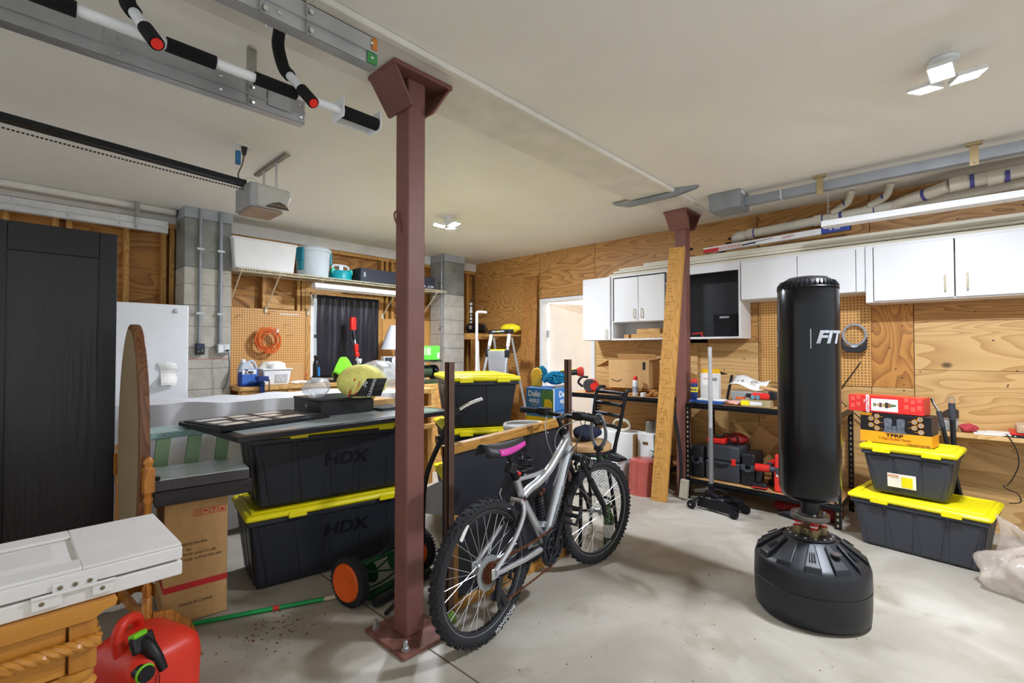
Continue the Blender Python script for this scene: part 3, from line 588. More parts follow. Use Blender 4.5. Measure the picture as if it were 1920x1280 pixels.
for o_, u in (((4.88, 1.83, 1.51), (0, -1, 0)), ((4.88, 1.61, 1.51), (1, 0, 0)), ((5.08, 1.61, 1.51), (0, 1, 0)), ((5.08, 1.83, 1.51), (-1, 0, 0))): lattice(bk, o_, u, (0, 0, 1), .22 if u[0] == 0 else .2, .215, 9, 9, .0055)
o = ob('lattice', bk, black, t, w=True); o['kind'] = 'stuff'
ob('liner', B().bx(4.886, 5.074, 1.616, 1.824, 1.507, 1.66), mat('black_plastic', '#17181c'), t, w=True)
ob('rim', B().bx(4.872, 4.89, 1.60, 1.84, 1.72, 1.735).bx(5.07, 5.088, 1.60, 1.84, 1.72, 1.735).bx(4.89, 5.07, 1.60, 1.616, 1.72, 1.735).bx(4.89, 5.07, 1.824, 1.84, 1.72, 1.735), black, t, w=True, bevel=.003)
ob('label_plate', B().bx(4.868, 4.872, 1.68, 1.77, 1.685, 1.705), greyp, t, w=True)
t = thing('red_clamp', 'small red spring clamp on the floor of the black pegboard cabinet', 'clamp', (4.92, 2.0, 1.506))
ob('handle', B().tube(spl([(4.90, 2.06, 1.54), (4.90, 2.0, 1.545), (4.90, 1.96, 1.54)]), .006, 6), red, t, w=True); ob('jaw', B().tube(spl([(4.90, 1.955, 1.56), (4.90, 1.96, 1.54), (4.90, 1.95, 1.51)]), .007, 6), red, t, w=True)
# ================================================================== left side
ash = wood('black_ash', '#2a2a30', '#141418', 'Z', 30, 2.0, .38, fine=.5, ratio=16); bkw = mat('black_lacquer', '#1a1a1f', .35, var=.1)
# black wardrobe
t = thing('wardrobe', 'tall black wood-grain wardrobe at the left edge', 'wardrobe', (-.1, 3.67, 0))
x0, x1, yf, zt = -.62, .446, 3.37, 2.0
ob('carcass', B().bx(x0, x1-.002, yf+.022, 3.97, 0, zt-.004), bkw, t, w=True, bevel=.002)
ob('stile', B().bx(x1-.075, x1, yf-.004, yf+.022, .02, zt), bkw, t, w=True, bevel=.002); ob('stile', B().bx(-.045, .03, yf-.004, yf+.022, .02, zt), bkw, t, w=True, bevel=.002)
ob('rail', B().bx(.031, x1-.076, yf-.004, yf+.022, 1.86, zt), bkw, t, w=True, bevel=.002); ob('rail', B().bx(.031, x1-.076, yf-.004, yf+.022, .02, .14), bkw, t, w=True, bevel=.002)
ob('door_panel', B().bx(.03, x1-.075, yf+.008, yf+.02, .13, 1.87), ash, t, w=True); ob('door_panel', B().bx(x0, -.045, yf+.008, yf+.02, .02, zt), ash, t, w=True)
# freezer with a note
t = thing('upright_freezer', 'white upright freezer between the wardrobe and the concrete column', 'freezer', (.78, 5.2, 0))
fz = mat('appliance_white', '#eceef0', .3, var=.02)
ob('body', B().bx(.42, 1.13, 4.96, 5.55, .02, 1.755), fz, t, w=True, bevel=.008); ob('door', B().bx(.42, 1.135, 4.89, 4.955, .05, 1.757), fz, t, w=True, bevel=.01, seg=3)
ob('lock', B().lathe([(.018, 0), (.018, -.008), (.012, -.012), (.006, -.012)], (1.04, 4.89, 1.703), 12, 'Y'), steel, t, w=True)
rows = [[V((.93+.13*u+.02*v*(1-u)-.03*abs(v-.45), 4.886-.012*math.sin(u*3.1)-.05*max(0, v-.3)*(1.2-u)-.012*math.sin(v*9), 1.27-.19*v+.015*math.sin(u*2.4)-.02*u)) for u in (0, .2, .4, .6, .8, 1)] for v in (0, .12, .25, .38, .5, .62, .75, .88, 1)]
one('paper_note', B().sheet(rows), paper, 'crumpled paper note stuck to the white freezer', 'note', solid=.0008)
# cheval mirror
dk = wood('mirror_wood', '#8a5a34', '#553117', 'Z', 10, 1.5, .4); hn = wood('honey_wood', '#c5802f', '#955618', 'Z', 10, 1.5, .35)
t = thing('cheval_mirror', 'oval wooden cheval mirror on turned posts, seen almost edge-on', 'mirror', (.47, 3.1, 0))
md = V((math.cos(1.632), math.sin(1.632), 0)); mn = V((md.y, -md.x, 0)); ctr = V((.466, 3.03, .86))
def oval(b, a_, h, off, th, n=40):
    P = [(a_*math.cos(2*math.pi*k/n), h*math.sin(2*math.pi*k/n)) for k in range(n)]
    return b.prism(P, ctr+mn*off, md, (0, 0, 1), th)
tilt = V((.0, 0, 1))
ob('frame', oval(B(), .21, .64, -.012, .04), dk, t, w=True, bevel=.005); ob('back_panel', oval(B(), .185, .615, -.016, .006), mat('mirror_back', '#8f7b5c', .7, var=.06), t, w=True)
ob('mirror_glass', oval(B(), .185, .61, .0265, .004), mat('mirror_silver', '#e5e8ea', .03, 1, var=.0), t, w=True)
for s in (-1, 1):
    c = ctr+md*s*.265+mn*.008
    pr = [(.021, .05), (.021, .23), (.015, .235), (.019, .27), (.013, .29), (.017, .5), (.013, .66), (.02, .68), (.013, .70), (.019, .71), (.019, .715)]
    ob('turned_post', B().lathe(pr, (c.x, c.y, 0), 16).box((c.x, c.y, .77), (.042, .042, .11), math.atan2(md.y, md.x)).lathe([(.018, .825), (.014, .835), (.02, .85), (.02, .86), (.008, .875)], (c.x, c.y, 0), 14), hn, t, w=True, smooth=True, bevel=0)
    ob('pivot_knob', B().ball((c.x+mn.x*.035, c.y+mn.y*.035, .77), .012), blackm, t, w=True)
    for d_ in (-1, 1):
        ob('foot', B().prism([(0, .03), (.02, .16), (.09, .15), (.17, .07), (.2, 0), (.16, 0), (.13, .05), (.07, .07)], (c.x, c.y, 0), mn*d_, (0, 0, 1), .025*d_), hn, t, w=True, bevel=.004)
ob('stretcher', B().box((ctr.x+mn.x*.015, ctr.y+mn.y*.015, .1), (.56, .022, .05), math.atan2(md.y, md.x)), hn, t, w=True)
# black board on the carton, wrapped picture, carton
bd = B().box((0, 0, 0), (.41, .60, .07))
bd = B().bx(-.215, .205, -.27, .33, 0, .072)
o = ob('shelf_board', bd, wood('espresso', '#2a1f22', '#141013', 'X', 14, 2, .4), bevel=.004); o.location = (.765, 3.06, .623); o.rotation_euler.z = -.1
tag(o, 'thick black wooden board resting on the brown carton under the wrapped picture', 'board')
foil = mat('wrap_film', '#c9d0ce', .22, 0, var=.12, scale=14, bump=.6, bscale=50)
t = thing('wrapped_picture', 'framed picture wrapped in clear film lying on the thick black board', 'picture', (.735, 2.985, .697), -.13)
ob('frame', B().bx(-.2, .215, -.2, .13, 0, .05), mat('picture_edge', '#4a4548', .35, .2, var=.5, scale=60, stretch=(12, 1, 1)), t, bevel=.004); ob('film_top', B().bx(-.198, .213, -.198, .128, .05, .056), foil, t, bevel=.004)
t = thing('carton', 'tall brown carton with red stripe and shipping marks under the thick black board', 'box', (.735, 3.075, 0), -.1)
cw, cdp, chh = .275, .40, .62
ob('body', B().bx(-cw/2, cw/2, -cdp/2, cdp/2, .002, chh), card, t, bevel=.004)
ob('red_tape', B().bx(-cw/2-.0012, cw/2+.0012, -cdp/2-.0012, cdp/2+.0012, .17, .2), inkr, t)
yy = -cdp/2-.001; cd_ = mat('carton_ink', '#4a3a2a', .8)
for k, s in enumerate(('PO:XB2023041803', 'QTY: 1pc', 'G.W/N.W:16.6/14.3 LBS', 'CTN SIZE:16.9*10.4*24.4IN')): text(s, .0125, cd_, t, (-.095, yy, .392-k*.026), (1, 0, 0), (0, 0, 1), align='LEFT', wx=1.0)
text('MADE IN CHINA', .0135, cd_, t, (.0, yy, .095), (1, 0, 0), (0, 0, 1))
for k in range(4):
    x = .0+k*.037; ym = B()
    for a in ((x-.016, x+.016, .526, .528), (x-.016, x+.016, .558, .56), (x-.016, x-.014, .526, .56), (x+.014, x+.016, .526, .56)): ym.bx(a[0], a[1], yy-.0006, yy+.001, a[2], a[3])
    if k == 0: ym.bx(x-.007, x-.004, yy-.0006, yy, .534, .553).bx(x+.004, x+.007, yy-.0006, yy, .534, .553).bx(x-.01, x+.01, yy-.0006, yy, .53, .532)
    if k == 1: ym.prism([(-.011, 0), (.011, 0), (.007, .008), (0, .011), (-.007, .008)], (x, yy-.0006, .542), (1, 0, 0), (0, 0, 1), .001).bx(x-.001, x+.001, yy-.0006, yy, .531, .542)
    if k == 2: ym.prism([(-.007, .012), (.007, .012), (.005, .002), (.001, 0), (.001, -.009), (.006, -.011), (-.006, -.011), (-.001, -.009), (-.001, 0), (-.005, .002)], (x, yy-.0006, .543), (1, 0, 0), (0, 0, 1), .001)
    if k == 3: ym.prism([(-.01, -.008), (.01, -.008), (0, .01)], (x, yy-.0006, .542), (1, 0, 0), (0, 0, 1), .001)
    ob('shipping_mark', ym, inkr, t)
# wrapped glass slab on pale green slats
t = thing('glass_table_top', 'thick pale green glass table top with crackled edge on green slats behind the wrapped picture', 'glass top', (.80, 3.22, .696), .05)
ob('slab', B().bx(-.25, .16, .0, .26, .19, .225), mat('crackle_glass', '#9fc4bf', .2, 0, .3, scale=55, trans=.25, bump=.4, bscale=60, stretch=(4, 1, 1)), t, bevel=.004)
gsl = mat('pale_green_paint', '#9cb98f', .6, var=.05)
for k, x in enumerate((-.16, -.01, .14)): ob('slat', B().hexa([V((x-.035-.02, .0, .001)), V((x+.03-.02, .0, .001)), V((x+.03-.02, .02, .001)), V((x-.035-.02, .02, .001)), V((x-.035, .0, .189)), V((x+.03, .0, .189)), V((x+.03, .02, .189)), V((x-.035, .02, .189))]), gsl, t)
# white dust sheet over a long low thing
ds = mat('dust_sheet', '#d9d9dd', .75, var=.05, bump=.3, bscale=9); rows = []
for i in range(15):
    r_ = []
    for j in range(41):
        u = j/40; x = .46+u*2.2
        v = i/14
        yb = 4.15-.32*u+.0
        if v < .3: z = .93*(v/.3)+.0; y = yb-.02*math.sin(j*1.1+i*.4)-.02*(1-v/.3); z = max(.02, z*(1-.0))
        elif v < .72: z = .975+.012*math.sin(u*5+v*4)+.008*math.sin(j*.9); y = yb+(v-.3)/.42*.62
        else: z = .95-(v-.72)/.28*.93; y = yb+.63+.02*math.sin(j*1.3)
        if .25 < v < .36: z = .97+.006*math.sin(j*.8)+.008*math.sin(j*.31)
        r_.append((x, y, z+.02))
    rows.append(r_)
sh = B().sheet(rows); 
o = one('dust_sheet', sh, ds, 'white dust sheet draped over a long low thing in front of the workbench', 'sheet', smooth=True, solid=.004)
# ---- totes
lidy = mat('lid_yellow', '#f2e312', .4, var=.04); tub = mat('tote_black', '#25282f', .42, var=.06); tubg = mat('tote_grey', '#3a3c43', .45, var=.05); emb = mat('embossed_black', '#14161a', .35)
def tote(label, loc, rz, L_, W_, H_, body, ribs=5, sides=3, letters=None, lid=lidy, emboss=None, lip=.03, group='yellow-lidded storage totes', tape=.09):
    t = thing('storage_tote', label, 'storage box', loc, rz, group)
    a0, b0, a1, b1 = L_-tape-.05, W_-tape-.05, L_-.05, W_-.05; h = H_-lip
    ob('tub', B().frus(0, 0, .003, a0, b0, h, a1, b1), body, t, bevel=.018, seg=3)
    rb = B()
    for fx in range(ribs):
        c = (fx+.5)/ribs-.5
        for s in (-1, 1):
            w0, w1 = a0/ribs*.33, a1/ribs*.42
            rb.hexa([V((c*a0*.94-w0, s*(b0/2+.006), .02)), V((c*a0*.94+w0, s*(b0/2+.006), .02)), V((c*a0*.94+w0, s*(b0/2-.01), .02)), V((c*a0*.94-w0, s*(b0/2-.01), .02)),
                     V((c*a1*.94-w1, s*(b1/2+.0), h-.05)), V((c*a1*.94+w1, s*(b1/2+.0), h-.05)), V((c*a1*.94+w1, s*(b1/2-.01), h-.05)), V((c*a1*.94-w1, s*(b1/2-.01), h-.05))])
    for fy in range(sides):
        c = (fy+.5)/sides-.5
        for s in (-1, 1):
            w0, w1 = b0/sides*.33, b1/sides*.42
            rb.hexa([V((s*(a0/2+.006), c*b0*.94-w0, .02)), V((s*(a0/2+.006), c*b0*.94+w0, .02)), V((s*(a0/2-.01), c*b0*.94+w0, .02)), V((s*(a0/2-.01), c*b0*.94-w0, .02)),
                     V((s*(a1/2), c*b1*.94-w1, h-.05)), V((s*(a1/2), c*b1*.94+w1, h-.05)), V((s*(a1/2-.01), c*b1*.94+w1, h-.05)), V((s*(a1/2-.01), c*b1*.94-w1, h-.05))])
    ob('rib_panels', rb, body, t, bevel=.003, seg=1)
    ob('rim', B().bx(-a1/2-.01, a1/2+.01, -b1/2-.01, b1/2+.01, h-.045, h-.017), body, t, bevel=.005)
    ld = B().bx(-L_/2, L_/2, -W_/2, W_/2, h-.016, h+lip*.72)
    l_ = ob('lid', ld, lid, t, bevel=.022, seg=3)
    ob('lid_rim', B().bx(-L_/2+.035, L_/2-.035, -W_/2+.035, -W_/2+.06, h+lip*.7, h+lip).bx(-L_/2+.035, L_/2-.035, W_/2-.06, W_/2-.035, h+lip*.7, h+lip).bx(-L_/2+.035, -L_/2+.06, -W_/2+.06, W_/2-.06, h+lip*.7, h+lip).bx(L_/2-.06, L_/2-.035, -W_/2+.06, W_/2-.06, h+lip*.7, h+lip), lid, l_, bevel=.005)
    for s in (-1, 1):
        for f in (-.25, .25): ob('latch', B().bx(f*L_-.05, f*L_+.05, s*(W_/2)-.008, s*(W_/2)+.005, h-.024, h+lip*.4), lid, l_, bevel=.004)
    if letters:
        txt, hh, z = letters; f = z/h; yb = -(b0/2+(b1/2-b0/2)*f)-.0062
        text(txt, hh, emboss or emb, t, (.02, yb-.001, z), (1, 0, 0), (0, (b0-b1)/2, h), shear=.12, th=.002, wx=1.15, bold=.002)
    return t
D1 = math.radians(-9.5); c1 = V((1.008, 2.915, 0))+V((math.cos(D1), math.sin(D1), 0))*.49+V((-math.sin(D1), math.cos(D1), 0))*.25
tote('long black tote with yellow lid standing on the floor under another tote', (c1.x, c1.y, 0), D1, 1.09, .54, .455, tub, 5, 3, ('HDX', .075, .27))
tote('long black tote stacked on another one under the glass-topped table leaf', (c1.x, c1.y, .456), D1, 1.07, .54, .455, tub, 5, 3, ('HDX', .075, .24))
# glass-topped leaf lying on the totes
tl_o = V((.80, 2.545, .925)); az = .06; t = thing('table_leaf', 'black-bordered glass table leaf lying across the stacked totes', 'table top', tl_o, az)
ob('border', B().bx(0, 1.40, 0, .06, 0, .028).bx(0, 1.40, .80, .86, 0, .028).bx(0, .06, .06, .80, 0, .028).bx(1.34, 1.40, .06, .80, 0, .028), bkw, t, bevel=.003)
ob('glass', B().bx(.05, 1.35, .05, .81, .01, .03), mat('frosted_glass', '#b7c0c2', .12, .1, .05), t)
t = thing('photo_frame', 'black collage photo frame with eight openings lying on the glass table leaf', 'photo frame', pt(402, 812, Z=.957)+V((0.02, 0, 0)), .2)
FW_, FD = .66, .42; ob('moulding', B().bx(0, FW_, 0, FD, 0, .02), bkw, t, bevel=.003); ob('mount', B().bx(.02, FW_-.02, .02, FD-.02, .02, .026), mat('black_mount', '#1f1f22', .5), t)
ph = mat('photo_print', '#e6ded2', .3, var=.18, scale=30)
for x, y, a, b_ in ((.05, .04, .13, .07), (.05, .15, .1, .08), (.05, .29, .15, .07), (.22, .06, .1, .08), (.2, .18, .13, .07), (.23, .29, .1, .08), (.37, .05, .15, .07), (.36, .17, .1, .09), (.38, .3, .15, .07)):
    ob('photo', B().bx(x, x+a, y, y+b_, .0262, .0272), ph, t)
q = pt(608, 780, Z=.956); t = thing('cash_box', 'flat black metal box with round lock lying on the glass table leaf', 'box', q+V((.0, 0.01, 0)), .02)
ob('body', B().bx(-.02, .36, 0, .38, 0, .088), bkw, t, bevel=.004); ob('lid', B().bx(-.024, .364, -.004, .384, .088, .104), bkw, t, bevel=.004); ob('lock', B().lathe([(.012, 0), (.012, .006), (.006, .008)], (-.024, .18, .05), 12, 'X', 1, 1), steel, t)
ob('lock', B().cyl((-.03, .18, .055), (-.02, .18, .055), .011, n=12), steel, t); ob('catch', B().bx(.34, .365, -.008, -.003, .085, .1), mat('catch_brass', '#b9923e', .4, .6), t)
one('cardboard_sheet', B().box((q.x+.52, q.y+.3, .982), (.24, .2, .05), .1), card, 'brown cardboard piece beside the flat black metal box', 'cardboard')
for k, lab in enumerate(('lowest black plastic folder right of the flat metal box', 'top black plastic folder right of the flat metal box')): one('plastic_folder', B().box((q.x+.49, q.y+.05+.03*k, .960+.008*k), (.22, .2, .006), .05+.08*k), black, lab, 'folder', 'black folders')
# bag of cleaning cloths
def blob(c, rx, ry, rz, n=26, m=14, amp=.12, seed=1, flat=.0):
    rnd = random.Random(seed); ph = [rnd.uniform(0, 6.28) for _ in range(8)]; b = B(); rows = []
    for i in range(m+1):
        th = math.pi*i/m; r_ = []
        for k in range(n+1):
            f = 2*math.pi*(k % n)/n
            d = 1+amp*(math.sin(3*f+ph[0]+2*th)*.5+math.sin(5*f+ph[1]-3*th)*.35+math.sin(9*f+ph[2]+5*th)*.2+math.sin(2*f+ph[3])*.4)*math.sin(th)
            z = -math.cos(th)*rz*d; z = max(z, -rz*(1-flat))
            r_.append((c[0]+math.sin(th)*math.cos(f)*rx*d, c[1]+math.sin(th)*math.sin(f)*ry*d, c[2]+z))
        rows.append(r_)
    return b.sheet(rows)
q2 = pt(690, 745, Z=1.062); t = thing('cloth_bag', 'clear bag of yellow cleaning cloths with black label on the cash box', 'bag', q2)
ob('cloths', blob((0, .07, .1), .17, .11, .115, amp=.1, seed=3, flat=.12), mat('yellow_cloth', '#e8e27c', .8, var=.1, scale=20, bump=.6, bscale=25), t, smooth=True)
cam = V((-q2.x, -q2.y, 0)).normalized(); rr = V((-cam.y, cam.x, 0)); rr = rr if rr.dot(RT) > 0 else -rr
lb = B(); rows = [[V((0, .07, .012+.115*v))+rr*(-.085+.2*u+.04*v)+cam*(.128-.02*abs(v-.5)-.05*abs(u-.55)) for u in (0, .25, .5, .75, 1)] for v in (0, .33, .66, 1)]
ob('label_print', lb.sheet(rows), mat('label_black', '#191919', .4), t, solid=.002)
up2 = (V((0, 0, .115))+rr*.04).normalized()
for s, a_, zz, hh, m_ in (('MICROFIBER', -.03, .068, .013, inkr), ('30', .015, .094, .03, inkw), ('CLEANING', .06, .07, .018, inkw)): text(s, hh, m_, t, V((0, .07, zz))+rr*a_+cam*(.146 if a_ < 0 else .14), up2, -rr, th=.001)
ob('label_edge', B().tube([V((0, .07, .012))+rr*-.085+cam*.11, V((0, .07, .127))+rr*-.045+cam*.112], .005, 5), inkr, t)
filmm = mat('bag_film', '#eceff2', .16, 0, .06, scale=14, ior=1.45, bump=.9, bscale=26, alpha=.42)
ob('film', blob((.14, .11, .12), .17, .12, .12, amp=.18, seed=9, flat=.1), filmm, t, smooth=True)
one('clear_bag', blob((q2.x-.25, q2.y+.2, 1.13), .09, .08, .065, amp=.2, seed=5), filmm, 'empty crumpled clear bag behind the yellow cloth bag', 'bag', smooth=True)
# ---- honey dresser with folded shutters
hw = wood('dresser_honey', '#cb8c38', '#b5762a', 'X', 5, 1.3, .28, fine=.2, ratio=8); hwy = wood('dresser_side', '#c38434', '#ab6c26', 'Z', 5, 1.3, .28, fine=.2, ratio=8)
t = thing('dresser', 'honey-coloured wooden dresser with rope moulding in the near left corner', 'dresser', (-.15, 1.85, 0))
dx, dyf = .245, 1.765
ob('carcass', B().bx(-.75, dx-.05, dyf+.03, 2.12, .02, .633), hwy, t, w=True, bevel=.004)
ob('cornice', B().prism([(0, 0), (.012, .01), (.02, .016), (.045, .022), (.05, .038), (.045, .046), (-.6, .046), (-.6, 0)], (dx-.05, dyf-.015, .634), (1, 0, 0), (0, 0, 1), -.37), hw, t, w=True, bevel=.003)
ob('cornice_front', B().prism([(0, 0), (.012, .01), (.02, .016), (.045, .022), (.05, .038), (.045, .046), (-.1, .046), (-.1, 0)], (-.75, dyf+.03, .634), (0, -1, 0), (0, 0, 1), .98), hw, t, w=True, bevel=.003)
for a_ in ((-.75, .139, .50, .628), (-.75, .139, .27, .495), (-.75, .139, .03, .265)): ob('drawer_front', B().bx(a_[0], a_[1], dyf+.005, dyf+.03, a_[2], a_[3]), hw, t, w=True, bevel=.003)
ob('corner_post', B().bx(.144, dx-.043, dyf-.003, dyf+.03, .50, .63), hwy, t, w=True, bevel=.003)
def rope(p, q, r, n=70):
    p = V(p); q = V(q); d_ = (q-p); L_ = d_.length; d_.normalize(); u = d_.orthogonal().normalized(); v = d_.cross(u); b = B()
    for s in (0, 1, 2): b.tube([p+d_*(L_*k/n)+(u*math.cos(k*.42*L_/.5+s*2.094)+v*math.sin(k*.42*L_/.5+s*2.094))*r*.5 for k in range(n+1)], r*.62, 7)
    return b
ob('rope_moulding', rope((-.75, dyf-.012, .576), (dx-.04, dyf-.012, .576), .017, 110), hw, t, w=True, smooth=True)
ob('rope_moulding', rope((dx-.045, dyf-.0, .576), (dx-.045, 2.1, .576), .015, 60), hw, t, w=True, smooth=True)
ob('turned_leg', B().lathe([(.03, 0), (.04, .05), (.046, .15), (.036, .3), (.03, .38), (.042, .42), (.034, .43), (.047, .455), (.036, .468), (.04, .475), (.04, .5)], (dx-.085, dyf+.03, 0), 20), hw, t, w=True, smooth=True)
# bi-fold shutter pair
t = thing('folding_shutter', 'white folded bi-fold door panels with hinge resting on the honey dresser', 'door panel', (-.1, 1.97, .681))
wp = mat('shutter_white', '#e3e0dc', .45, var=.03, bump=.15, bscale=14)
def slabz(z0, z1, n):
    o = ob(n, B().bx(-1.1, .402, 1.77, 2.17, z0, z1), wp, t, w=True, bevel=.004); return o
slabz(.682, .724, 'lower_panel'); up_ = slabz(.730, .768, 'upper_panel')
# recessed field on the upper panel: raised borders
ob('raised_border', B().bx(.17, .400, 1.772, 2.168, .768, .778).bx(-1.1, .17, 1.772, 1.85, .768, .778).bx(-1.1, .17, 2.09, 2.168, .768, .778), wp, t, w=True, bevel=.003)
ob('bevel_field', B().frus(-.48, 1.97, .768, 1.27, .2, .776, 1.2, .14), wp, t, w=True)
hg = B().bx(.11, .20, 1.763, 1.77, .724, .752).bx(.07, .13, 1.761, 1.77, .695, .728).bx(.19, .235, 1.761, 1.77, .695, .728); hgo = ob('hinge', hg, wp, t, w=True, bevel=.002)
ob('hinge_pin', B().cyl((.07, 1.761, .727), (.24, 1.761, .727), .005, n=8), wp, t, w=True)
for x, z in ((.125, .74), (.155, .74), (.185, .74), (.09, .71), (.212, .71)): ob('screw', B().ball((x, 1.761, z), .006, .003, .006, 8, 4), mat('screw_brown', '#7d6f58', .5, .4), t, w=True)
# gas can
gr = mat('gas_can_red', '#e23a28', .38, var=.05); t = thing('gas_can', 'red plastic petrol can with black spout beside the honey dresser', 'gas can', (.41, 2.30, 0), .35)
sec = []
def rring(z, a, b_, r=.05, n=6):
    out = []
    for cx, cy, s in ((1, 1, 0), (-1, 1, 1), (-1, -1, 2), (1, -1, 3)):
        for k in range(n+1):
            f = (s+k/n)*math.pi/2; out.append((cx*(a-r)+r*math.cos(f), cy*(b_-r)+r*math.sin(f), z))
    return out+[out[0]]
ob('tank', B().sheet([rring(.0, .002, .002, .001)]+[rring(z, a, b_, r) for z, a, b_, r in ((.002, .10, .12, .04), (.02, .125, .15, .05), (.2, .13, .155, .05), (.255, .125, .15, .06), (.285, .10, .12, .06), (.30, .06, .07, .04))]+[rring(.303, .002, .002, .001)]), gr, t, smooth=True)
ob('carry_handle', B().tube(spl([(-.10, -.02, .26), (-.105, -.01, .33), (-.085, 0, .365), (-.04, .02, .365), (.0, .06, .33), (.02, .09, .285)]), .02, 10), gr, t, smooth=True)
ob('collar', B().cyl((-.06, -.06, .28), (-.07, -.085, .315), .03, n=18), mat('collar_green', '#7ad321', .45), t)
sp = ob('spout', B().tube([(-.07, -.085, .31), (-.06, -.12, .295), (-.045, -.145, .255), (-.035, -.16, .215)], [.027, .026, .018, .014], 14), black, t, smooth=True)
ob('spout_flange', B().box((-.07, -.095, .315), (.085, .022, .06), eul=(-.5, .1, .2)), black, sp, bevel=.008); ob('trigger', B().box((-.08, -.085, .345), (.055, .03, .018), eul=(-.3, .1, .3)), MATS['collar_green'], sp, bevel=.005)
ob('lower_cap', B().lathe([(.026, -.02), (.026, .03), (.016, .04)], (-.095, -.15, .235), 16, 'Y'), black, sp); ob('green_clip', B().ring((-.095, -.155, .235), .027, .005, 'Y', 18, 6), MATS['collar_green'], sp)
ob('wire_loop', B().tube(spl([(-.06, -.16, .21), (-.065, -.165, .18), (-.055, -.168, .175), (-.05, -.16, .205)]), .0015, 4), blackm, sp)
ob('emblem', B().bx(.02, .04, -.157, -.153, .08, .1), MATS['collar_green'], t)
q = pt(58, 1266, Z=.30); t = thing('watering_bottle', 'red bottle with green cap at the very bottom left corner', 'bottle', (q.x, q.y, 0)); ob('body', B().lathe([(.05, .28), (.055, .285), (.055, .42), (.05, .43)], n=18) if False else B().lathe([(.045, 0), (.05, .01), (.05, .22), (.03, .26), (.02, .27)], n=18), gr, t, smooth=True); ob('cap', B().lathe([(.022, .27), (.022, .29), (.015, .3)], n=14), dirt, t)
# broom handle
t = thing('broom_handle', 'green metal broom handle with white grip lying on the floor', 'broom handle', (.95, 2.68, 0)); b0 = V((.585, 2.86, .016)); b1 = V((1.30, 2.555, .013))
ob('rod', B().cyl(b0.lerp(b1, .1), b0.lerp(b1, .93), .011, n=12), mat('broom_green', '#18944a', .25, .1), t, w=True, smooth=True); ob('grip', B().tube([b0-(b1-b0)*.06, b0, b0.lerp(b1, .1)], [.018, .02, .014], 12), mat('grip_white', '#e2dad2', .7, bump=.4, bscale=80), t, w=True, smooth=True)
ob('ferrule', B().cyl(b0.lerp(b1, .92), b1, .011, n=12), mat('ferrule_cream', '#cfc0a4', .6), t, w=True); ob('sticker', B().cyl(b0.lerp(b1, .60), b0.lerp(b1, .64), .0116, n=12), inkr, t, w=True)
# debris on the floor
db = B()
for _ in range(110):
    x = random.gauss(.95, .12); y = random.gauss(2.5, .09); s = random.uniform(.002, .007); db.box((x, y, s*.25), (s*2, s, s*.5), random.uniform(0, 6))
for _ in range(90):
    x = random.uniform(1.2, 3.8); y = random.uniform(.3, 1.6); s = random.uniform(.0015, .004); db.box((x, y, s*.25), (s*2, s, s*.5), random.uniform(0, 6))
o = ob('floor_debris', db, mat('dead_leaves', '#7a5230', .9, var=.4)); tag(o, 'brown leaf crumbs and grit scattered on the concrete floor', 'debris'); o['kind'] = 'stuff'
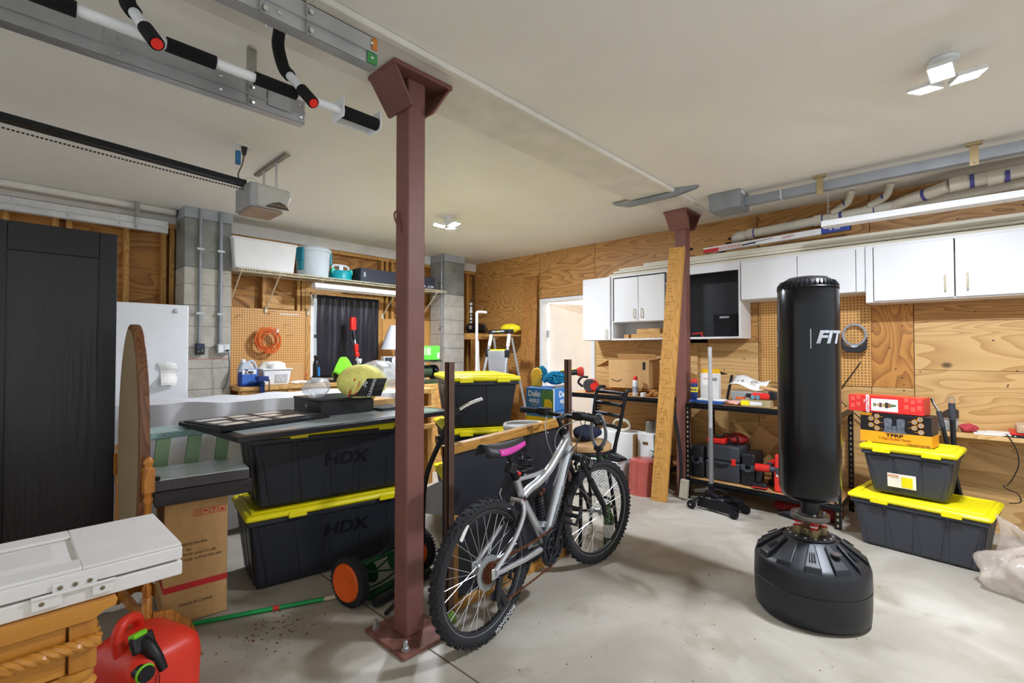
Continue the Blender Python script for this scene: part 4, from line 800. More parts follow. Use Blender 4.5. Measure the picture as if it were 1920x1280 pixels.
# ================================================================== bicycle
BA = math.radians(4.68); t = thing('bicycle', 'silver full-suspension mountain bicycle with pink-trimmed saddle leaning by the black board', 'bicycle', (1.587, 1.673, 0), BA)
alu = mat('frame_silver', '#c9ccd0', .28, .75, var=.06); spk = mat('spoke_steel', '#d5d7da', .3, .8); tyre = mat('tyre_rubber', '#222326', .8, bump=.2, bscale=60); rim = mat('rim_dark', '#3a3c40', .35, .6); rus = mat('rusty_chain', '#6a3c22', .7, .4, var=.3, scale=80)
R_ = .333
def wheel(parent, cx, cz, M, nm):
    """wheel in its own plane, M maps (x,y,z) local wheel -> bike coords"""
    def tf(b): b.v = [tuple(M@V(p)) for p in b.v]; return b
    N_ = 64
    tb = B(); prof = [(.277, -.012), (.283, -.021), (.298, -.026), (.314, -.024), (.325, -.014), (.3275, 0), (.325, .014), (.314, .024), (.298, .026), (.283, .021), (.277, .012)]
    vs = [(r*math.cos(2*math.pi*k/N_), y, r*math.sin(2*math.pi*k/N_)) for k in range(N_) for r, y in prof]; m = len(prof)
    tb.add(vs, [(k*m+i, k*m+i+1, ((k+1) % N_)*m+i+1, ((k+1) % N_)*m+i) for k in range(N_) for i in range(m-1)])
    w_ = ob('tyre', tf(tb), tyre, parent, smooth=True)
    kn = B()
    for k in range(76):
        a = 2*math.pi*k/76; u = V((math.cos(a), 0, math.sin(a))); s = V((-math.sin(a), 0, math.cos(a)))
        for yy, rr_, ww in ((-.0215, .321, .009), (.0215, .321, .009)) if k % 2 else ((-.008, .329, .009), (.008, .329, .009), (-.0235, .315, .006), (.0235, .315, .006)):
            c = u*rr_+V((0, yy, 0)); e = .0055; g = .008
            kn.hexa([c-s*g+V((0, -ww/2, 0))-u*e, c+s*g+V((0, -ww/2, 0))-u*e, c+s*g+V((0, ww/2, 0))-u*e, c-s*g+V((0, ww/2, 0))-u*e, c-s*g*.8+V((0, -ww/2, 0))+u*e*.8, c+s*g*.8+V((0, -ww/2, 0))+u*e*.8, c+s*g*.8+V((0, ww/2, 0))+u*e*.8, c-s*g*.8+V((0, ww/2, 0))+u*e*.8])
    o = ob('tread_knobs', tf(kn), tyre, w_); o['kind'] = 'stuff'
    rb = B(); prof2 = [(.283, -.013), (.272, -.013), (.262, -.009), (.262, .009), (.272, .013), (.283, .013)]; m2 = len(prof2)
    vs = [(r*math.cos(2*math.pi*k/N_), y, r*math.sin(2*math.pi*k/N_)) for k in range(N_) for r, y in prof2]
    rb.add(vs, [(k*m2+i, k*m2+(i+1) % m2, ((k+1) % N_)*m2+(i+1) % m2, ((k+1) % N_)*m2+i) for k in range(N_) for i in range(m2)])
    ob('rim', tf(rb), rim, parent, smooth=True)
    rl2 = B().ring((0, -.0132, 0), .279, .0022, 'Y', 64, 5).ring((0, .0132, 0), .279, .0022, 'Y', 64, 5); ob('rim_wear_line', tf(rl2), spk, parent)
    for k in range(32):
        a = 2*math.pi*k/32; s = 1 if k % 2 else -1; off = .62*(1 if (k//2) % 2 else -1)
        b = B().tube([(.022*math.cos(a+off*1.6), s*.03, .022*math.sin(a+off*1.6)), (.262*math.cos(a), 0, .262*math.sin(a))], .0013, 4, caps=False); ob('spoke', tf(b), spk, parent)
    ob('hub', tf(B().lathe([(.008, -.055), (.008, -.036), (.024, -.033), (.024, -.028), (.013, -.02), (.013, .02), (.024, .028), (.024, .033), (.008, .036), (.008, .055)], n=16, ax='Y')), steel, parent, smooth=True)
MR = MX.Translation((0, 0, R_)); wheel(t, 0, R_, MR, 'rear')
ST = -.2; MF = MX.Translation((1.10, 0, R_)) @ MX.Rotation(ST, 4, 'Z'); wheel(t, 1.1, R_, MF, 'front')
def bt(n, P, r, m, k=12, parent=None, smooth=True): return ob(n, B().tube(P, r, k), m, parent or t, smooth=smooth)
ob('reflector', B().box((-.152, -.02, R_+.225), (.022, .006, .078), eul=(0, .62, 0)), mat('reflector_clear', '#e0e0dc', .25), t, bevel=.004)
text('MONGOOSE', .02, inkw, t, (.13, -.0275, .062), (math.cos(.45), 0, math.sin(.45)), (-math.sin(.45), 0, math.cos(.45)))
# frame
HT0, HT1 = V((.775, 0, .755)), V((.715, 0, .885))
bt('head_tube', [HT0, HT1], .024, alu, 16)
bt('top_tube', spl([V((.735, 0, .845)), V((.66, 0, .79)), V((.55, 0, .715)), V((.44, 0, .665)), V((.345, 0, .625)), V((.29, 0, .605))]), [.026]*30+[.026], alu, 14) if False else ob('top_tube', B().tube(spl([V((.735, 0, .85)), V((.66, 0, .79)), V((.55, 0, .705)), V((.44, 0, .655)), V((.36, 0, .635)), V((.30, 0, .61))]), .024, 14), alu, t, smooth=True)
bt('down_tube', [V((.755, 0, .80)), V((.65, 0, .60)), V((.52, 0, .345))], [.034, .032, .026], alu, 14)
text('MONGOOSE', .026, mat('decal_grey', '#8b8f94', .4, .3), t, (.60, -.035, .50), (.23, 0, .455), (-.455, 0, .23), wx=1.0)
for p0_, p1_ in ((V((.72, -.034, .745)), V((.655, -.031, .615))), (V((.70, -.03, .79)), V((.62, -.024, .75)))): bt('decal_stripe', [p0_, p0_.lerp(p1_, .5)+V((0, -.002, 0)), p1_], [.002, .007, .002], mat('decal_dark', '#3b3d42', .4), 6)
bt('seat_tube', [V((.24, 0, .735)), V((.30, 0, .60)), V((.42, 0, .43)), V((.50, 0, .31))], [.019, .02, .021, .024], alu, 12)
bt('brace_tube', [V((.27, 0, .705)), V((.42, 0, .70)), V((.50, 0, .705))], .011, alu, 10)
ob('bottom_bracket', B().cyl((.505, -.04, .30), (.505, .04, .30), .024, n=16), alu, t, smooth=True)
ob('shock_linkage', B().prism([(-.1, -.012), (.1, .0), (.105, .022), (.09, .03), (-.1, .014)], (.37, -.02, .60), (1, 0, 0), (0, 0, 1), -.008).prism([(-.1, -.012), (.1, .0), (.105, .022), (.09, .03), (-.1, .014)], (.37, .028, .60), (1, 0, 0), (0, 0, 1), -.008), blackm, t, bevel=.003)
for p in ((.275, .602), (.455, .615), (.43, .60)): ob('pivot_bolt', B().cyl((p[0], -.032, p[1]), (p[0], .032, p[1]), .009, n=10), rus, t)
s0, s1 = V((.44, 0, .60)), V((.475, 0, .43)); ax = (s1-s0); bt('shock_body', [s0, s1], .011, blackm, 10)
cl = []; u1 = V((0, 1, 0)); v1 = ax.normalized().cross(u1)
for k in range(90): cl.append(s0+ax*(.12+.7*k/90)+(u1*math.cos(k*.52)+v1*math.sin(k*.52))*.022)
bt('coil_spring', cl, .005, black, 6); ob('shock_mount', B().box((.478, 0, .42), (.04, .05, .03), eul=(0, .3, 0)), alu, t, bevel=.003)
for s in (-1, 1):
    y0, y1 = s*.03, s*.062
    bt('swing_arm', spl([V((.255, y0, .60)), V((.262, y0*1.3, .575)), V((.235, s*.05, .52)), V((.14, y1, .43)), V((.012, y1, R_+.012))]), .0125, alu, 12)
    bt('chain_stay', [V((.47, s*.035, .31)), V((.25, s*.05, .315)), V((.012, y1, R_-.005))], [.016, .015, .011], alu, 12)
    ob('dropout', B().box((.01, y1, R_), (.05, .006, .05)), alu, t, bevel=.008)
bt('yoke', [V((.255, -.035, .602)), V((.255, .035, .602))], .012, alu, 10)
for s in (-1, 1): ob('brake_arm', B().tube([V((.175, s*.035, .49)), V((.18, s*.045, .54)), V((.165, s*.03, .585))], .008, 8), blackm, t); ob('brake_pad', B().box((.205, s*.022, .50), (.05, .012, .014), eul=(0, .9, 0)), rubber, t)
bt('brake_noodle', spl([V((.165, -.03, .585)), V((.14, -.02, .60)), V((.12, 0, .66)), V((.13, .0, .69))]), .003, steel, 6)
# saddle
bt('seat_post', [V((.245, 0, .73)), V((.19, 0, .845))], .0145, black, 12); ob('seat_clamp', B().cyl((.246, 0, .715), (.23, 0, .75), .021, n=14), blackm, t); ob('seat_bolt', B().ball((.24, -.026, .745), .01), red, t); ob('rear_light_mount', B().box((.205, -.0, .775), (.05, .045, .05), eul=(0, .4, 0)), black, t, bevel=.006)
def sad(scale, dz, x0=-.02, x1=.30):
    rows = []
    for i in range(15):
        u = i/14; x = x0+(x1-x0)*u; hw_ = (.072*math.sin(min(1, u*2.2+.12)*math.pi*.5)*(1-u)**.9+.02)*scale if u < .95 else .016*scale
        zc = .882+.022*(1-u)**2-.006*math.sin(u*3)+.012*u+dz; hw_ = max(hw_, .012)
        rows.append([(x, hw_*math.cos(math.pi*k/8), zc+.022*math.sin(math.pi*k/8)-.035*(1-math.sin(math.pi*k/8))*(1-.5*u)) for k in range(9)])
    return B().sheet(rows)
ob('saddle', sad(1, 0), mat('saddle_black', '#1c1b1f', .5), t, smooth=True, solid=.006)
pk = mat('saddle_pink', '#c93a9b', .45); hwf = lambda u: (.072*math.sin(min(1, u*2.2+.12)*math.pi*.5)*(1-u)**.9+.02)
rows = []
for i in range(12):
    u = .2+.78*i/11; x = -.02+.32*u; h_ = max(hwf(min(u, .94)), .012); zc = .882+.022*(1-u)**2-.006*math.sin(u*3)+.012*u
    f1 = .62+.25*max(0, .55-abs(u-.4))
    rows.append([(x, -h_*math.cos(math.pi*a_)*1.05, zc+.022*math.sin(math.pi*a_)-.035*(1-math.sin(math.pi*a_))*(1-.5*u)+.003) for a_ in (.02+(.0), .08, .14, .14+.1*f1)])
ob('pink_trim', B().sheet(rows), pk, t, smooth=True, solid=.003)
ob('saddle_rail', B().tube(spl([V((.09, -.02, .862)), V((.19, -.022, .855)), V((.26, -.012, .885))]), .0035, 6).tube(spl([V((.09, .02, .862)), V((.19, .022, .855)), V((.26, .012, .885))]), .0035, 6), steel, t)
ob('bottle_cage', B().ring((.33, .0, .80), .037, .004, 'Z', 18, 6).ring((.335, 0, .755), .035, .004, 'Z', 18, 6).tube(spl([(.29, 0, .745), (.30, .0, .80), (.33, .02, .83), (.365, .0, .80), (.365, 0, .75)]), .004, 6).box((.335, 0, .735), (.09, .03, .012)), blackm, t, smooth=True); bt('cage_stem', [V((.32, 0, .735)), V((.325, 0, .70))], .009, steel, 8)
# drivetrain
ob('chainring', B().lathe([(.03, -.052), (.095, -.052), (.099, -.05), (.099, -.047), (.095, -.045), (.03, -.045)], (.505, 0, .30), 40, 'Y'), mat('ring_dark', '#2b2e36', .4, .5), t)
o = B()
for k in range(44): a = 2*math.pi*k/44; o.box((.505+.1*math.cos(a), -.0485, .30+.1*math.sin(a)), (.007, .004, .007), eul=(0, -a, 0))
q = ob('ring_teeth', o, MATS['ring_dark'], t); q['kind'] = 'stuff'
ob('ring_guard', B().ring((.505, -.055, .30), .088, .007, 'Y', 36, 8).ring((.505, -.056, .30), .05, .006, 'Y', 30, 8), black, t, smooth=True)
for k in range(5): a = .4+k*1.2566; bt('spider_arm', [V((.505, -.056, .30)), V((.505+.085*math.cos(a), -.056, .30+.085*math.sin(a)))], .008, black, 8)
bt('crank', [V((.505, -.068, .30)), V((.575, -.075, .455))], [.014, .01], black, 10); bt('crank', [V((.505, .068, .30)), V((.435, .075, .145))], [.014, .01], black, 10)
for sx, sy, cx, cz in ((-1, -1, .585, .465), (1, 1, .43, .14)):
    pd = B(); cy = sy*.125
    pd.box((cx, cy-.045, cz), (.10, .008, .024)).box((cx, cy+.045, cz), (.10, .008, .024)).box((cx-.046, cy, cz), (.008, .1, .024)).box((cx+.046, cy, cz), (.008, .1, .024)).cyl((cx, cy-.05, cz), (cx, cy+.05, cz), .012, n=10)
    pd.v = [tuple(MX.Translation((cx, cy, cz))@MX.Rotation(-.9, 4, 'Y')@MX.Translation((-cx, -cy, -cz))@V(p)) for p in pd.v]
    ob('pedal', pd, black, t, bevel=.002)
for k in range(6):
    r = .051-.005*k; o = B().lathe([(.02, 0), (r-.006, 0), (r-.006, -.0018), (.02, -.0018)], (0, -.036-.004*k, R_), 26, 'Y')
    for j in range(22): a = 2*math.pi*j/22; o.box((math.cos(a)*(r-.003), -.037-.004*k, R_+math.sin(a)*(r-.003)), (.009, .0018, .005), eul=(0, -a, 0))
    ob('sprocket', o, rus, t)
ob('spoke_guard', B().lathe([(.03, 0), (.078, -.002), (.08, -.003), (.03, -.002)], (0, -.03, R_), 30, 'Y'), mat('guard_clear', '#b9bdbc', .2, trans=.6), t)
def chain(P):
    b = B()
    for i in range(len(P)-1):
        n_ = max(2, int((P[i+1]-P[i]).length/.0127)); d_ = (P[i+1]-P[i]); a = math.atan2(-d_.z, d_.x)
        for k in range(n_): b.box(P[i].lerp(P[i+1], (k+.5)/n_), (.011, .006 if k % 2 else .003, .009), eul=(0, a, 0))
    return b
q = ob('chain', chain([V((0, -.047, R_+.046)), V((.49, -.049, .395)), V((.56, -.049, .385))]).tube([V((0, 0, -1))], .001) if False else chain([V((.0, -.047, R_+.046)), V((.30, -.048, .375)), V((.46, -.049, .392)), V((.505, -.049, .402))]), rus, t); q['kind'] = 'stuff'
q = ob('chain', chain([V((.51, -.049, .198)), V((.30, -.05, .18)), V((.075, -.05, .165))]), rus, t); q['kind'] = 'stuff'
ob('derailleur', B().box((.035, -.06, .255), (.03, .02, .11), eul=(0, .25, 0)).box((.07, -.06, .20), (.03, .014, .10), eul=(0, -.5, 0)), black, t, bevel=.005)
for p in ((.035, .225), (.085, .165)): ob('jockey_wheel', B().lathe([(.004, -.052), (.024, -.052), (.024, -.046), (.004, -.046)], (p[0]-.02, -.004, p[1]), 14, 'Y'), black, t)
bt('shift_cable', spl([V((.06, -.062, .26)), V((.12, -.07, .27)), V((.15, -.06, .31)), V((.3, -.05, .335)), V((.45, -.03, .33))]), .0028, black, 6)
bt('kickstand', [V((.40, .03, .27)), V((.33, .12, .02))], .008, blackm, 8)
# fork and bars, turned with the front wheel
FK = MX.Translation((.775, 0, 0)) @ MX.Rotation(ST, 4, 'Z') @ MX.Translation((-.775, 0, 0))
def ft(n, b, m, **k): b.v = [tuple(FK@V(p)) for p in b.v]; return ob(n, b, m, t, smooth=True, **k)
fx = (MX.Translation((-0, 0, 0)))
AX = FK.inverted()@V((1.10, 0, R_))
for s in (-1, 1):
    ft('fork_stanchion', B().tube([V((.80, s*.062, .725)), V((.80, s*.062, .725)).lerp(V((AX.x, AX.y+s*.066, R_)), .45)], .0145, 12), black)
    ft('fork_lower', B().tube([V((.80, s*.062, .725)).lerp(V((AX.x, AX.y+s*.066, R_)), .36), V((AX.x-.012, AX.y+s*.066, R_+.05)), V((AX.x, AX.y+s*.066, R_-.015))], [.02, .0185, .015], 12), mat('fork_black', '#1b1d22', .3, .2))
    ft('fork_brake', B().tube([V((.88, s*.05, .63)), V((.87, s*.045, .69)), V((.88, s*.02, .725))], .007, 8), blackm); ft('fork_pad', B().box((.90, s*.028, .645), (.05, .012, .014), eul=(0, .5, 0)), rubber)
ft('fork_crown', B().box((.80, 0, .735), (.055, .16, .038)).tube([V((.80, 0, .73)), V((.775, 0, .76))], .022, 12), black, bevel=.008)
ft('fork_arch', B().tube(spl([V((.875, -.06, .66)), V((.91, -.05, .69)), V((.92, 0, .705)), V((.91, .05, .69)), V((.875, .06, .66))]), .012, 8), black)
ft('quill_stem', B().tube([V((.715, 0, .885)), V((.69, 0, .945)), V((.675, 0, .965)), V((.73, 0, .985))], [.014, .014, .018, .017], 12), black)
ft('headset', B().cyl((.722, 0, .875), (.708, 0, .905), .027, n=16), blackm)
HB = V((.735, 0, .985))
ft('handlebar', B().tube(spl([HB+V((-.075, .29, .012)), HB+V((-.055, .2, .014)), HB+V((-.01, .09, .0)), HB, HB+V((-.01, -.09, 0)), HB+V((-.055, -.2, .014)), HB+V((-.075, -.29, .012))]), .0125, 10), blackm)
for s in (-1, 1):
    ft('grip', B().tube([HB+V((-.052, s*.185, .014)), HB+V((-.078, s*.31, .012))], [.019, .0185], 12), rubber)
    ft('shifter', B().box(HB+V((-.04, s*.14, .014)), (.05, .06, .045)).tube([HB+V((-.02, s*.13, .02)), HB+V((.03, s*.15, .02)), HB+V((.035, s*.19, .012))], .008, 8), black, bevel=.006)
    ft('brake_lever', B().tube(spl([HB+V((.0, s*.11, .0)), HB+V((.04, s*.14, -.01)), HB+V((.035, s*.22, -.012)), HB+V((.01, s*.27, -.012))]), [.007]*18+[.005], 8), black)
    ft('brake_cable', B().tube(spl([HB+V((.02, s*.11, .01)), HB+V((.10, s*.04, .02)), HB+V((.12, -s*.02, -.08)), HB+V((.06, -s*.03, -.18)), V((.80, -s*.03, .72))] if s > 0 else [HB+V((.02, s*.11, .01)), HB+V((.11, s*.06, -.02)), HB+V((.07, s*.05, -.14)), V((.70, -.035, .76)), V((.62, -.03, .74))]), .0026, 6), black)
    ft('shift_cable', B().tube(spl([HB+V((-.03, s*.13, -.01)), HB+V((-.11, s*.06, -.06)), HB+V((-.12, s*.03, -.15)), V((.66, s*.028, .72)), V((.60, s*.03, .60))]), .0026, 6), mat('cable_grey', '#9c9ea2', .5))
# cable lock hanging on the bars
t2 = thing('cable_lock', 'grey coiled bicycle cable lock hanging from the handlebar', 'lock', tuple(MX.Translation((1.587, 1.673, 0))@MX.Rotation(BA, 4, 'Z')@FK@V((.83, -.17, .80))))
lk = B(); P = []
for k in range(120):
    a = k*2*math.pi/24; P.append(V((.006*math.sin(k*.8), .048*math.sin(a)+.006*math.sin(k*.37), .10+.095*math.cos(a)+.008*math.sin(k*.21))))
ob('cable', B().tube(P, .0052, 8), mat('cable_sleeve', '#6d7076', .3, .1), t2, smooth=True); ob('lock_head', B().cyl((0, 0, -.005), (.005, 0, -.075), .014, n=12), black, t2, smooth=True); ob('red_key_tab', B().box((.0, .015, -.002), (.012, .012, .02)), red, t2)
ob('clasp', B().box((0, 0, .005), (.03, .05, .025)), black, t2, bevel=.004)
# ================================================================== wood-framed black board with brown uprights
t = thing('framed_board', 'black panel with wooden rails and brown metal uprights standing on edge behind the bicycle', 'board', (2.13, 1.97, 0), .0)
YBD = 1.985; woodr = wood('rail_pine', '#c08c3e', '#8f6126', 'X', 10, 2, .5)
ZT = lambda x: .872+(x-1.60)*.047
def xz(x0, x1, y0, y1, f0, f1): return B().hexa([V((x0, y0, f0(x0))), V((x1, y0, f0(x1))), V((x1, y1, f0(x1))), V((x0, y1, f0(x0))), V((x0, y0, f1(x0))), V((x1, y0, f1(x1))), V((x1, y1, f1(x1))), V((x0, y1, f1(x0)))])
ob('panel', xz(1.60, 2.66, YBD, YBD+.014, lambda x: .03, lambda x: ZT(x)-.003), mat('board_black', '#23252d', .45, var=.12, scale=3), t, w=True)
ob('top_rail', xz(1.60, 2.66, YBD-.018, YBD+.03, lambda x: ZT(x)-.05, ZT), woodr, t, w=True, bevel=.003); ob('bottom_rail', B().bx(1.60, 2.66, YBD-.018, YBD+.03, .0, .055), woodr, t, w=True, bevel=.003)
woodz = wood('rail_pine_z', '#b9853a', '#8a5d24', 'Z', 10, 2, .5)
for x in (1.66, 2.66): ob('side_rail', B().bx(x-.022, x+.022, YBD-.02, YBD+.03, .056, .5 if x < 2 else .854), woodz, t, w=True, bevel=.003)
brn = mat('brown_angle', '#5e473d', .45, .3, var=.15)
for x in (1.607, 2.625):
    u_ = ob('metal_upright', B().bx(x-.022, x+.02, YBD-.05, YBD-.046, .02, 1.31).bx(x-.022, x-.018, YBD-.05, YBD-.02, .02, 1.31), brn, t, w=True)
    for z in (.5, .75, .8, .95, 1.28): ob('hole', B().cyl((x+.006, YBD-.0505, z), (x+.006, YBD-.0495, z), .004, n=8), black, u_)
for x in (1.72, 1.95, 2.2, 2.45): ob('screw', B().ball((x, YBD-.003, .84), .005, .003, .005, 6, 4), white, t, w=True)
one('white_board', B().prism([(0, 0), (.18, -.06), (.19, .12), (.10, .17), (0, .15)], pt(796, 962, Y=2.35), (1, 0, 0), (0, 0, 1), .01), white, 'small white board propped behind the steel post near the mower', 'board')
one('white_panel_edge', B().bx(1.85, 2.25, 2.40, 2.6, .30, .33), black, 'black shelf edge behind the framed board near the mower', 'shelf') if False else None
one('green_leafy_weed', blob((1.575, 1.90, .03), 0.03, .03, .03, amp=.3, seed=4, flat=.05), mat('weed_green', '#5d7a2c', .8, var=.4, scale=40), 'small clump of green debris beside the post base plate', 'debris', smooth=True)
# ---- reel mower
gm = mat('mower_green', '#16472c', .4, .2, var=.12); t = thing('reel_mower', 'green reel lawn mower with orange wheel hubs behind the steel post', 'lawn mower', (1.34, 2.44, 0), .18)
for y in (.0, .42):
    for_ = 0
def mwheel(x):
    w_ = ob('tyre', B().lathe([(.098, -.026), (.12, -.024), (.13, -.014), (.13, .014), (.12, .024), (.098, .022)], (x, 0, .13), 36, 'X'), rubber, t, smooth=True)
    ob('hub', B().lathe([(.005, -.03), (.07, -.032), (.094, -.037), (.1, -.03), (.1, .02), (.005, .02)], (x, 0, .13), 36, 'X'), mat('hub_orange', '#e05a10', .45, var=.15), w_, smooth=True)
    q = B()
    for k in range(40): a = 2*math.pi*k/40; q.box((x, .129*math.cos(a), .13+.129*math.sin(a)), (.044, .008, .01), eul=(a, 0, 0))
    o = ob('tread', q, rubber, w_); o['kind'] = 'stuff'
mwheel(-.02); mwheel(.50)
for x in (.03, .45): ob('side_plate', B().prism([(-.09, .05), (.1, .04), (.12, .12), (.05, .2), (-.06, .19)], (x, 0, 0), (0, 1, 0), (0, 0, 1), .008), gm, t, bevel=.003)
for k in range(5):
    P = [V((.04+.41*j/12, .075*math.cos(k*1.2566+j*.13), .125+.075*math.sin(k*1.2566+j*.13))) for j in range(13)]
    ob('reel_blade', B().tube(P, .006, 5), gm, t)
ob('cross_bar', B().cyl((.03, -.05, .21), (.45, -.05, .21), .011, n=10), gm, t); ob('cutter_bar', B().bx(.03, .45, -.1, -.05, .03, .05), gm, t); ob('rear_roller', B().cyl((.03, -.14, .035), (.45, -.14, .035), .028, n=14), black, t)
for k in (.12, .3): ob('reel_spider', B().lathe([(.01, 0), (.06, 0), (.06, .006), (.01, .006)], (k, 0, .125), 14, 'X'), gm, t)
h0, h1 = V((1.74, 2.36, .22)), V((1.93, 2.36, .98))
ob('handle_brace', B().tube([V((1.49, 2.42, .22)), V((1.74, 2.36, .45))], .008, 8), blackm, t, w=True)
ob('handle_tube', B().tube(spl([h0, pt(797, 905, Y=2.3), pt(823, 832, Y=2.2), pt(842, 790, Y=2.15), pt(862, 768, Y=2.12)]), .0145, 10), black, t, w=True, smooth=True)
ob('chrome_handle', B().tube(spl([pt(846, 785, Y=2.14), pt(862, 768, Y=2.12), pt(880, 757, Y=2.1), pt(904, 748, Y=2.08)]), .0105, 10), chrome, t, w=True, smooth=True)
ob('clamp_bolt', B().ball(pt(824, 820, Y=2.19), .014), blackm, t, w=True)
one('chisel', B().tube([pt(723, 1150, Z=.02), pt(743, 1130, Z=.03)], [.011, .012], 8), black, 'dark tool handle on the floor left of the steel post', 'tool', smooth=True)
# totes behind the board
D2 = math.radians(-30); cc = V((2.70, 2.96, 0))
for k, (lab, L_, W_, H_) in enumerate((('black tote with yellow lid at the bottom of the stack behind the framed board', .57, .76, .394), ('middle black tote of the stack behind the framed board', .57, .76, .394), ('black tote with yellow lid on top of the stack behind the framed board', .57, .76, .394))):
    q = tote(lab, (cc.x, cc.y, .395*k), D2, L_, W_, H_, tub, 2, 4, None, group='yellow-lidded storage totes')
    if k == 1: text('HDX', .07, emb, q, (-.272, .25, .2), (0, -1, 0), (0, 0, 1), shear=.12, th=.002)
t = thing('bucket', 'white translucent plastic bucket with lid standing behind the framed board', 'bucket', (2.56, 2.27, .44))
ob('body', B().lathe([(.13, 0), (.135, .01), (.15, .36), (.155, .365), (.155, .385), (.15, .39)], n=32), mat('bucket_white', '#d7dad3', .35, var=.04), t, smooth=True)
ob('lid', B().lathe([(.16, .385), (.163, .39), (.163, .41), (.155, .418), (.148, .412), (.01, .41)], n=36), whitep, t, smooth=True); ob('lid_centre', B().lathe([(.001, .41), (.14, .41), (.14, .4135), (.001, .4135)], n=30), mat('lid_grey', '#9da09d', .5, var=.2, scale=60), t)
for z in (.35, .33): ob('ridge', B().ring((0, 0, z), .152, .003, 'Z', 32, 5), MATS['bucket_white'], t)
one('bucket_stand', B().bx(2.42, 2.70, 2.11, 2.41, 0, .438), card, 'cardboard box behind the framed board carrying the white bucket', 'box', bevel=.004)
# ================================================================== workbench wall
wbp = wood('bench_pine', '#d7ab68', '#b07f3f', 'X', 10, 1.4, .6)
t = thing('workbench', 'pale wooden workbench along the stud wall under the window', 'workbench', (2.9, 5.3, 0))
ob('top', B().bx(1.60, 4.25, 5.08, 5.6, .975, 1.015), wbp, t, w=True, bevel=.003); ob('apron', B().bx(1.60, 4.25, 5.10, 5.12, .885, .974), wbp, t, w=True)
for x in (1.64, 2.08, 2.62, 3.3, 4.0): ob('leg', B().bx(x-.02, x+.02, 5.09, 5.18, 0, .974), pineZ, t, w=True)
ob('lower_shelf', B().bx(1.6, 4.25, 5.12, 5.55, .55, .57), wbp, t, w=True)
t = thing('box_crate', 'pale wooden crate stand beside the green box, half hidden by the steel post', 'crate', (3.0, 4.3, 0))
for z in (.62, .80, .98): ob('plank', B().bx(2.70, 3.12, 4.02, 4.5, z-.05, z), wbp, t, w=True, bevel=.003)
for x in (2.74, 3.08): ob('leg', B().bx(x-.03, x+.03, 4.05, 4.45, 0, .56), pineZ, t, w=True); ob('upright', B().bx(x-.02, x+.02, 4.06, 4.44, .57, .92), pineZ, t, w=True)
BZ = 1.016
# curtain
rows = []
for i in range(25):
    z = 2.035-.985*i/24; a = .02
    rows.append([(2.60+.83*j/70+.003*math.sin(i*.5+j*.1), 5.632-.35*a*(1+math.sin(j*.9+.8*math.sin(j*.37)+.06*i))*(.25+.75*max(0, 1-i/9))-.004*(1+math.sin(j*.23+i*.12)), z) for j in range(71)])
cur = mat('black_curtain', '#26262d', .28, var=.15); tcu = thing('curtain', 'black plastic sheet hung over the window', 'curtain', (2.98, 5.62, 1.05))
ob('sheet', B().sheet(rows), cur, tcu, w=True, smooth=True, solid=.002); ob('batten', B().bx(2.53, 3.44, 5.612, 5.634, 2.035, 2.062), pine, tcu, w=True)
# wire shelf
wt = mat('wire_cream', '#d8d0b4', .45)
t = thing('wire_shelf', 'cream wire shelf high on the stud wall above the window', 'shelf', (2.85, 5.42, 2.17))
sh = B(); SX0, SX1, SY0, SY1, SZ = 1.62, 4.22, 5.20, 5.62, 2.185
for k in range(104): x = SX0+(SX1-SX0)*k/103; sh.tube([(x, SY1, SZ), (x, SY0, SZ), (x, SY0-.004, SZ-.03)], .0022, 4, caps=False)
o = ob('wire_deck', sh, wt, t, w=True); o['kind'] = 'stuff'
for y, z in ((SY0, SZ-.002), (SY0-.004, SZ-.03), (SY1, SZ-.002), (5.4, SZ-.004)): ob('long_wire', B().cyl((SX0, y, z), (SX1, y, z), .0038, n=6), wt, t, w=True)
for x in (1.66, 2.03, 2.50, 3.49, 4.1): ob('brace', B().tube([(x, SY0+.02, SZ-.006), (x-.0, 5.63, SZ-.36)], .0065, 6).bx(x-.012, x+.012, 5.62, 5.645, SZ-.40, SZ-.33), wt, t, w=True)
ZS = SZ+.003
t = thing('foam_box', 'white foam cooler box on the wire shelf', 'box', (1.88, 5.4, ZS)); ob('body', B().frus(0, 0, 0, .57, .35, .30, .62, .38), mat('foam_white', '#e9e9e8', .7, var=.02), t, bevel=.012); ob('lid_lip', B().bx(-.315, .315, -.195, .195, .285, .305), MATS['foam_white'], t, bevel=.004)
teal = mat('teal_plastic', '#0f7f92', .35); t = thing('round_tub', 'clear round storage tub with teal latches on the wire shelf', 'tub', (2.45, 5.4, ZS)); frost = mat('frosted_tub', '#dbe6ec', .2, var=.03, trans=.12, ior=1.2)
ob('body', B().lathe([(.155, 0), (.165, .01), (.185, .3), (.18, .3), (.16, .012), (.005, .01)], n=36), frost, t, smooth=True); ob('lid', B().lathe([(.195, .285), (.198, .30), (.195, .325), (.18, .335), (.17, .325), (.005, .325)], n=36), frost, t, smooth=True)
for a in (math.pi*1.13, -.0, math.pi*.5): ob('latch', B().box((.195*math.cos(a), .195*math.sin(a), .24), (.03, .09, .15), a), teal, t, bevel=.008)
ob('handle_flap', B().box((.19*math.cos(math.pi*1.13), .19*math.sin(math.pi*1.13), .12), (.03, .07, .11), math.pi*1.13), teal, t, bevel=.01)
t = thing('teal_cake_carrier', 'teal food carrier with white handle on the wire shelf', 'container', (2.78, 5.4, ZS))
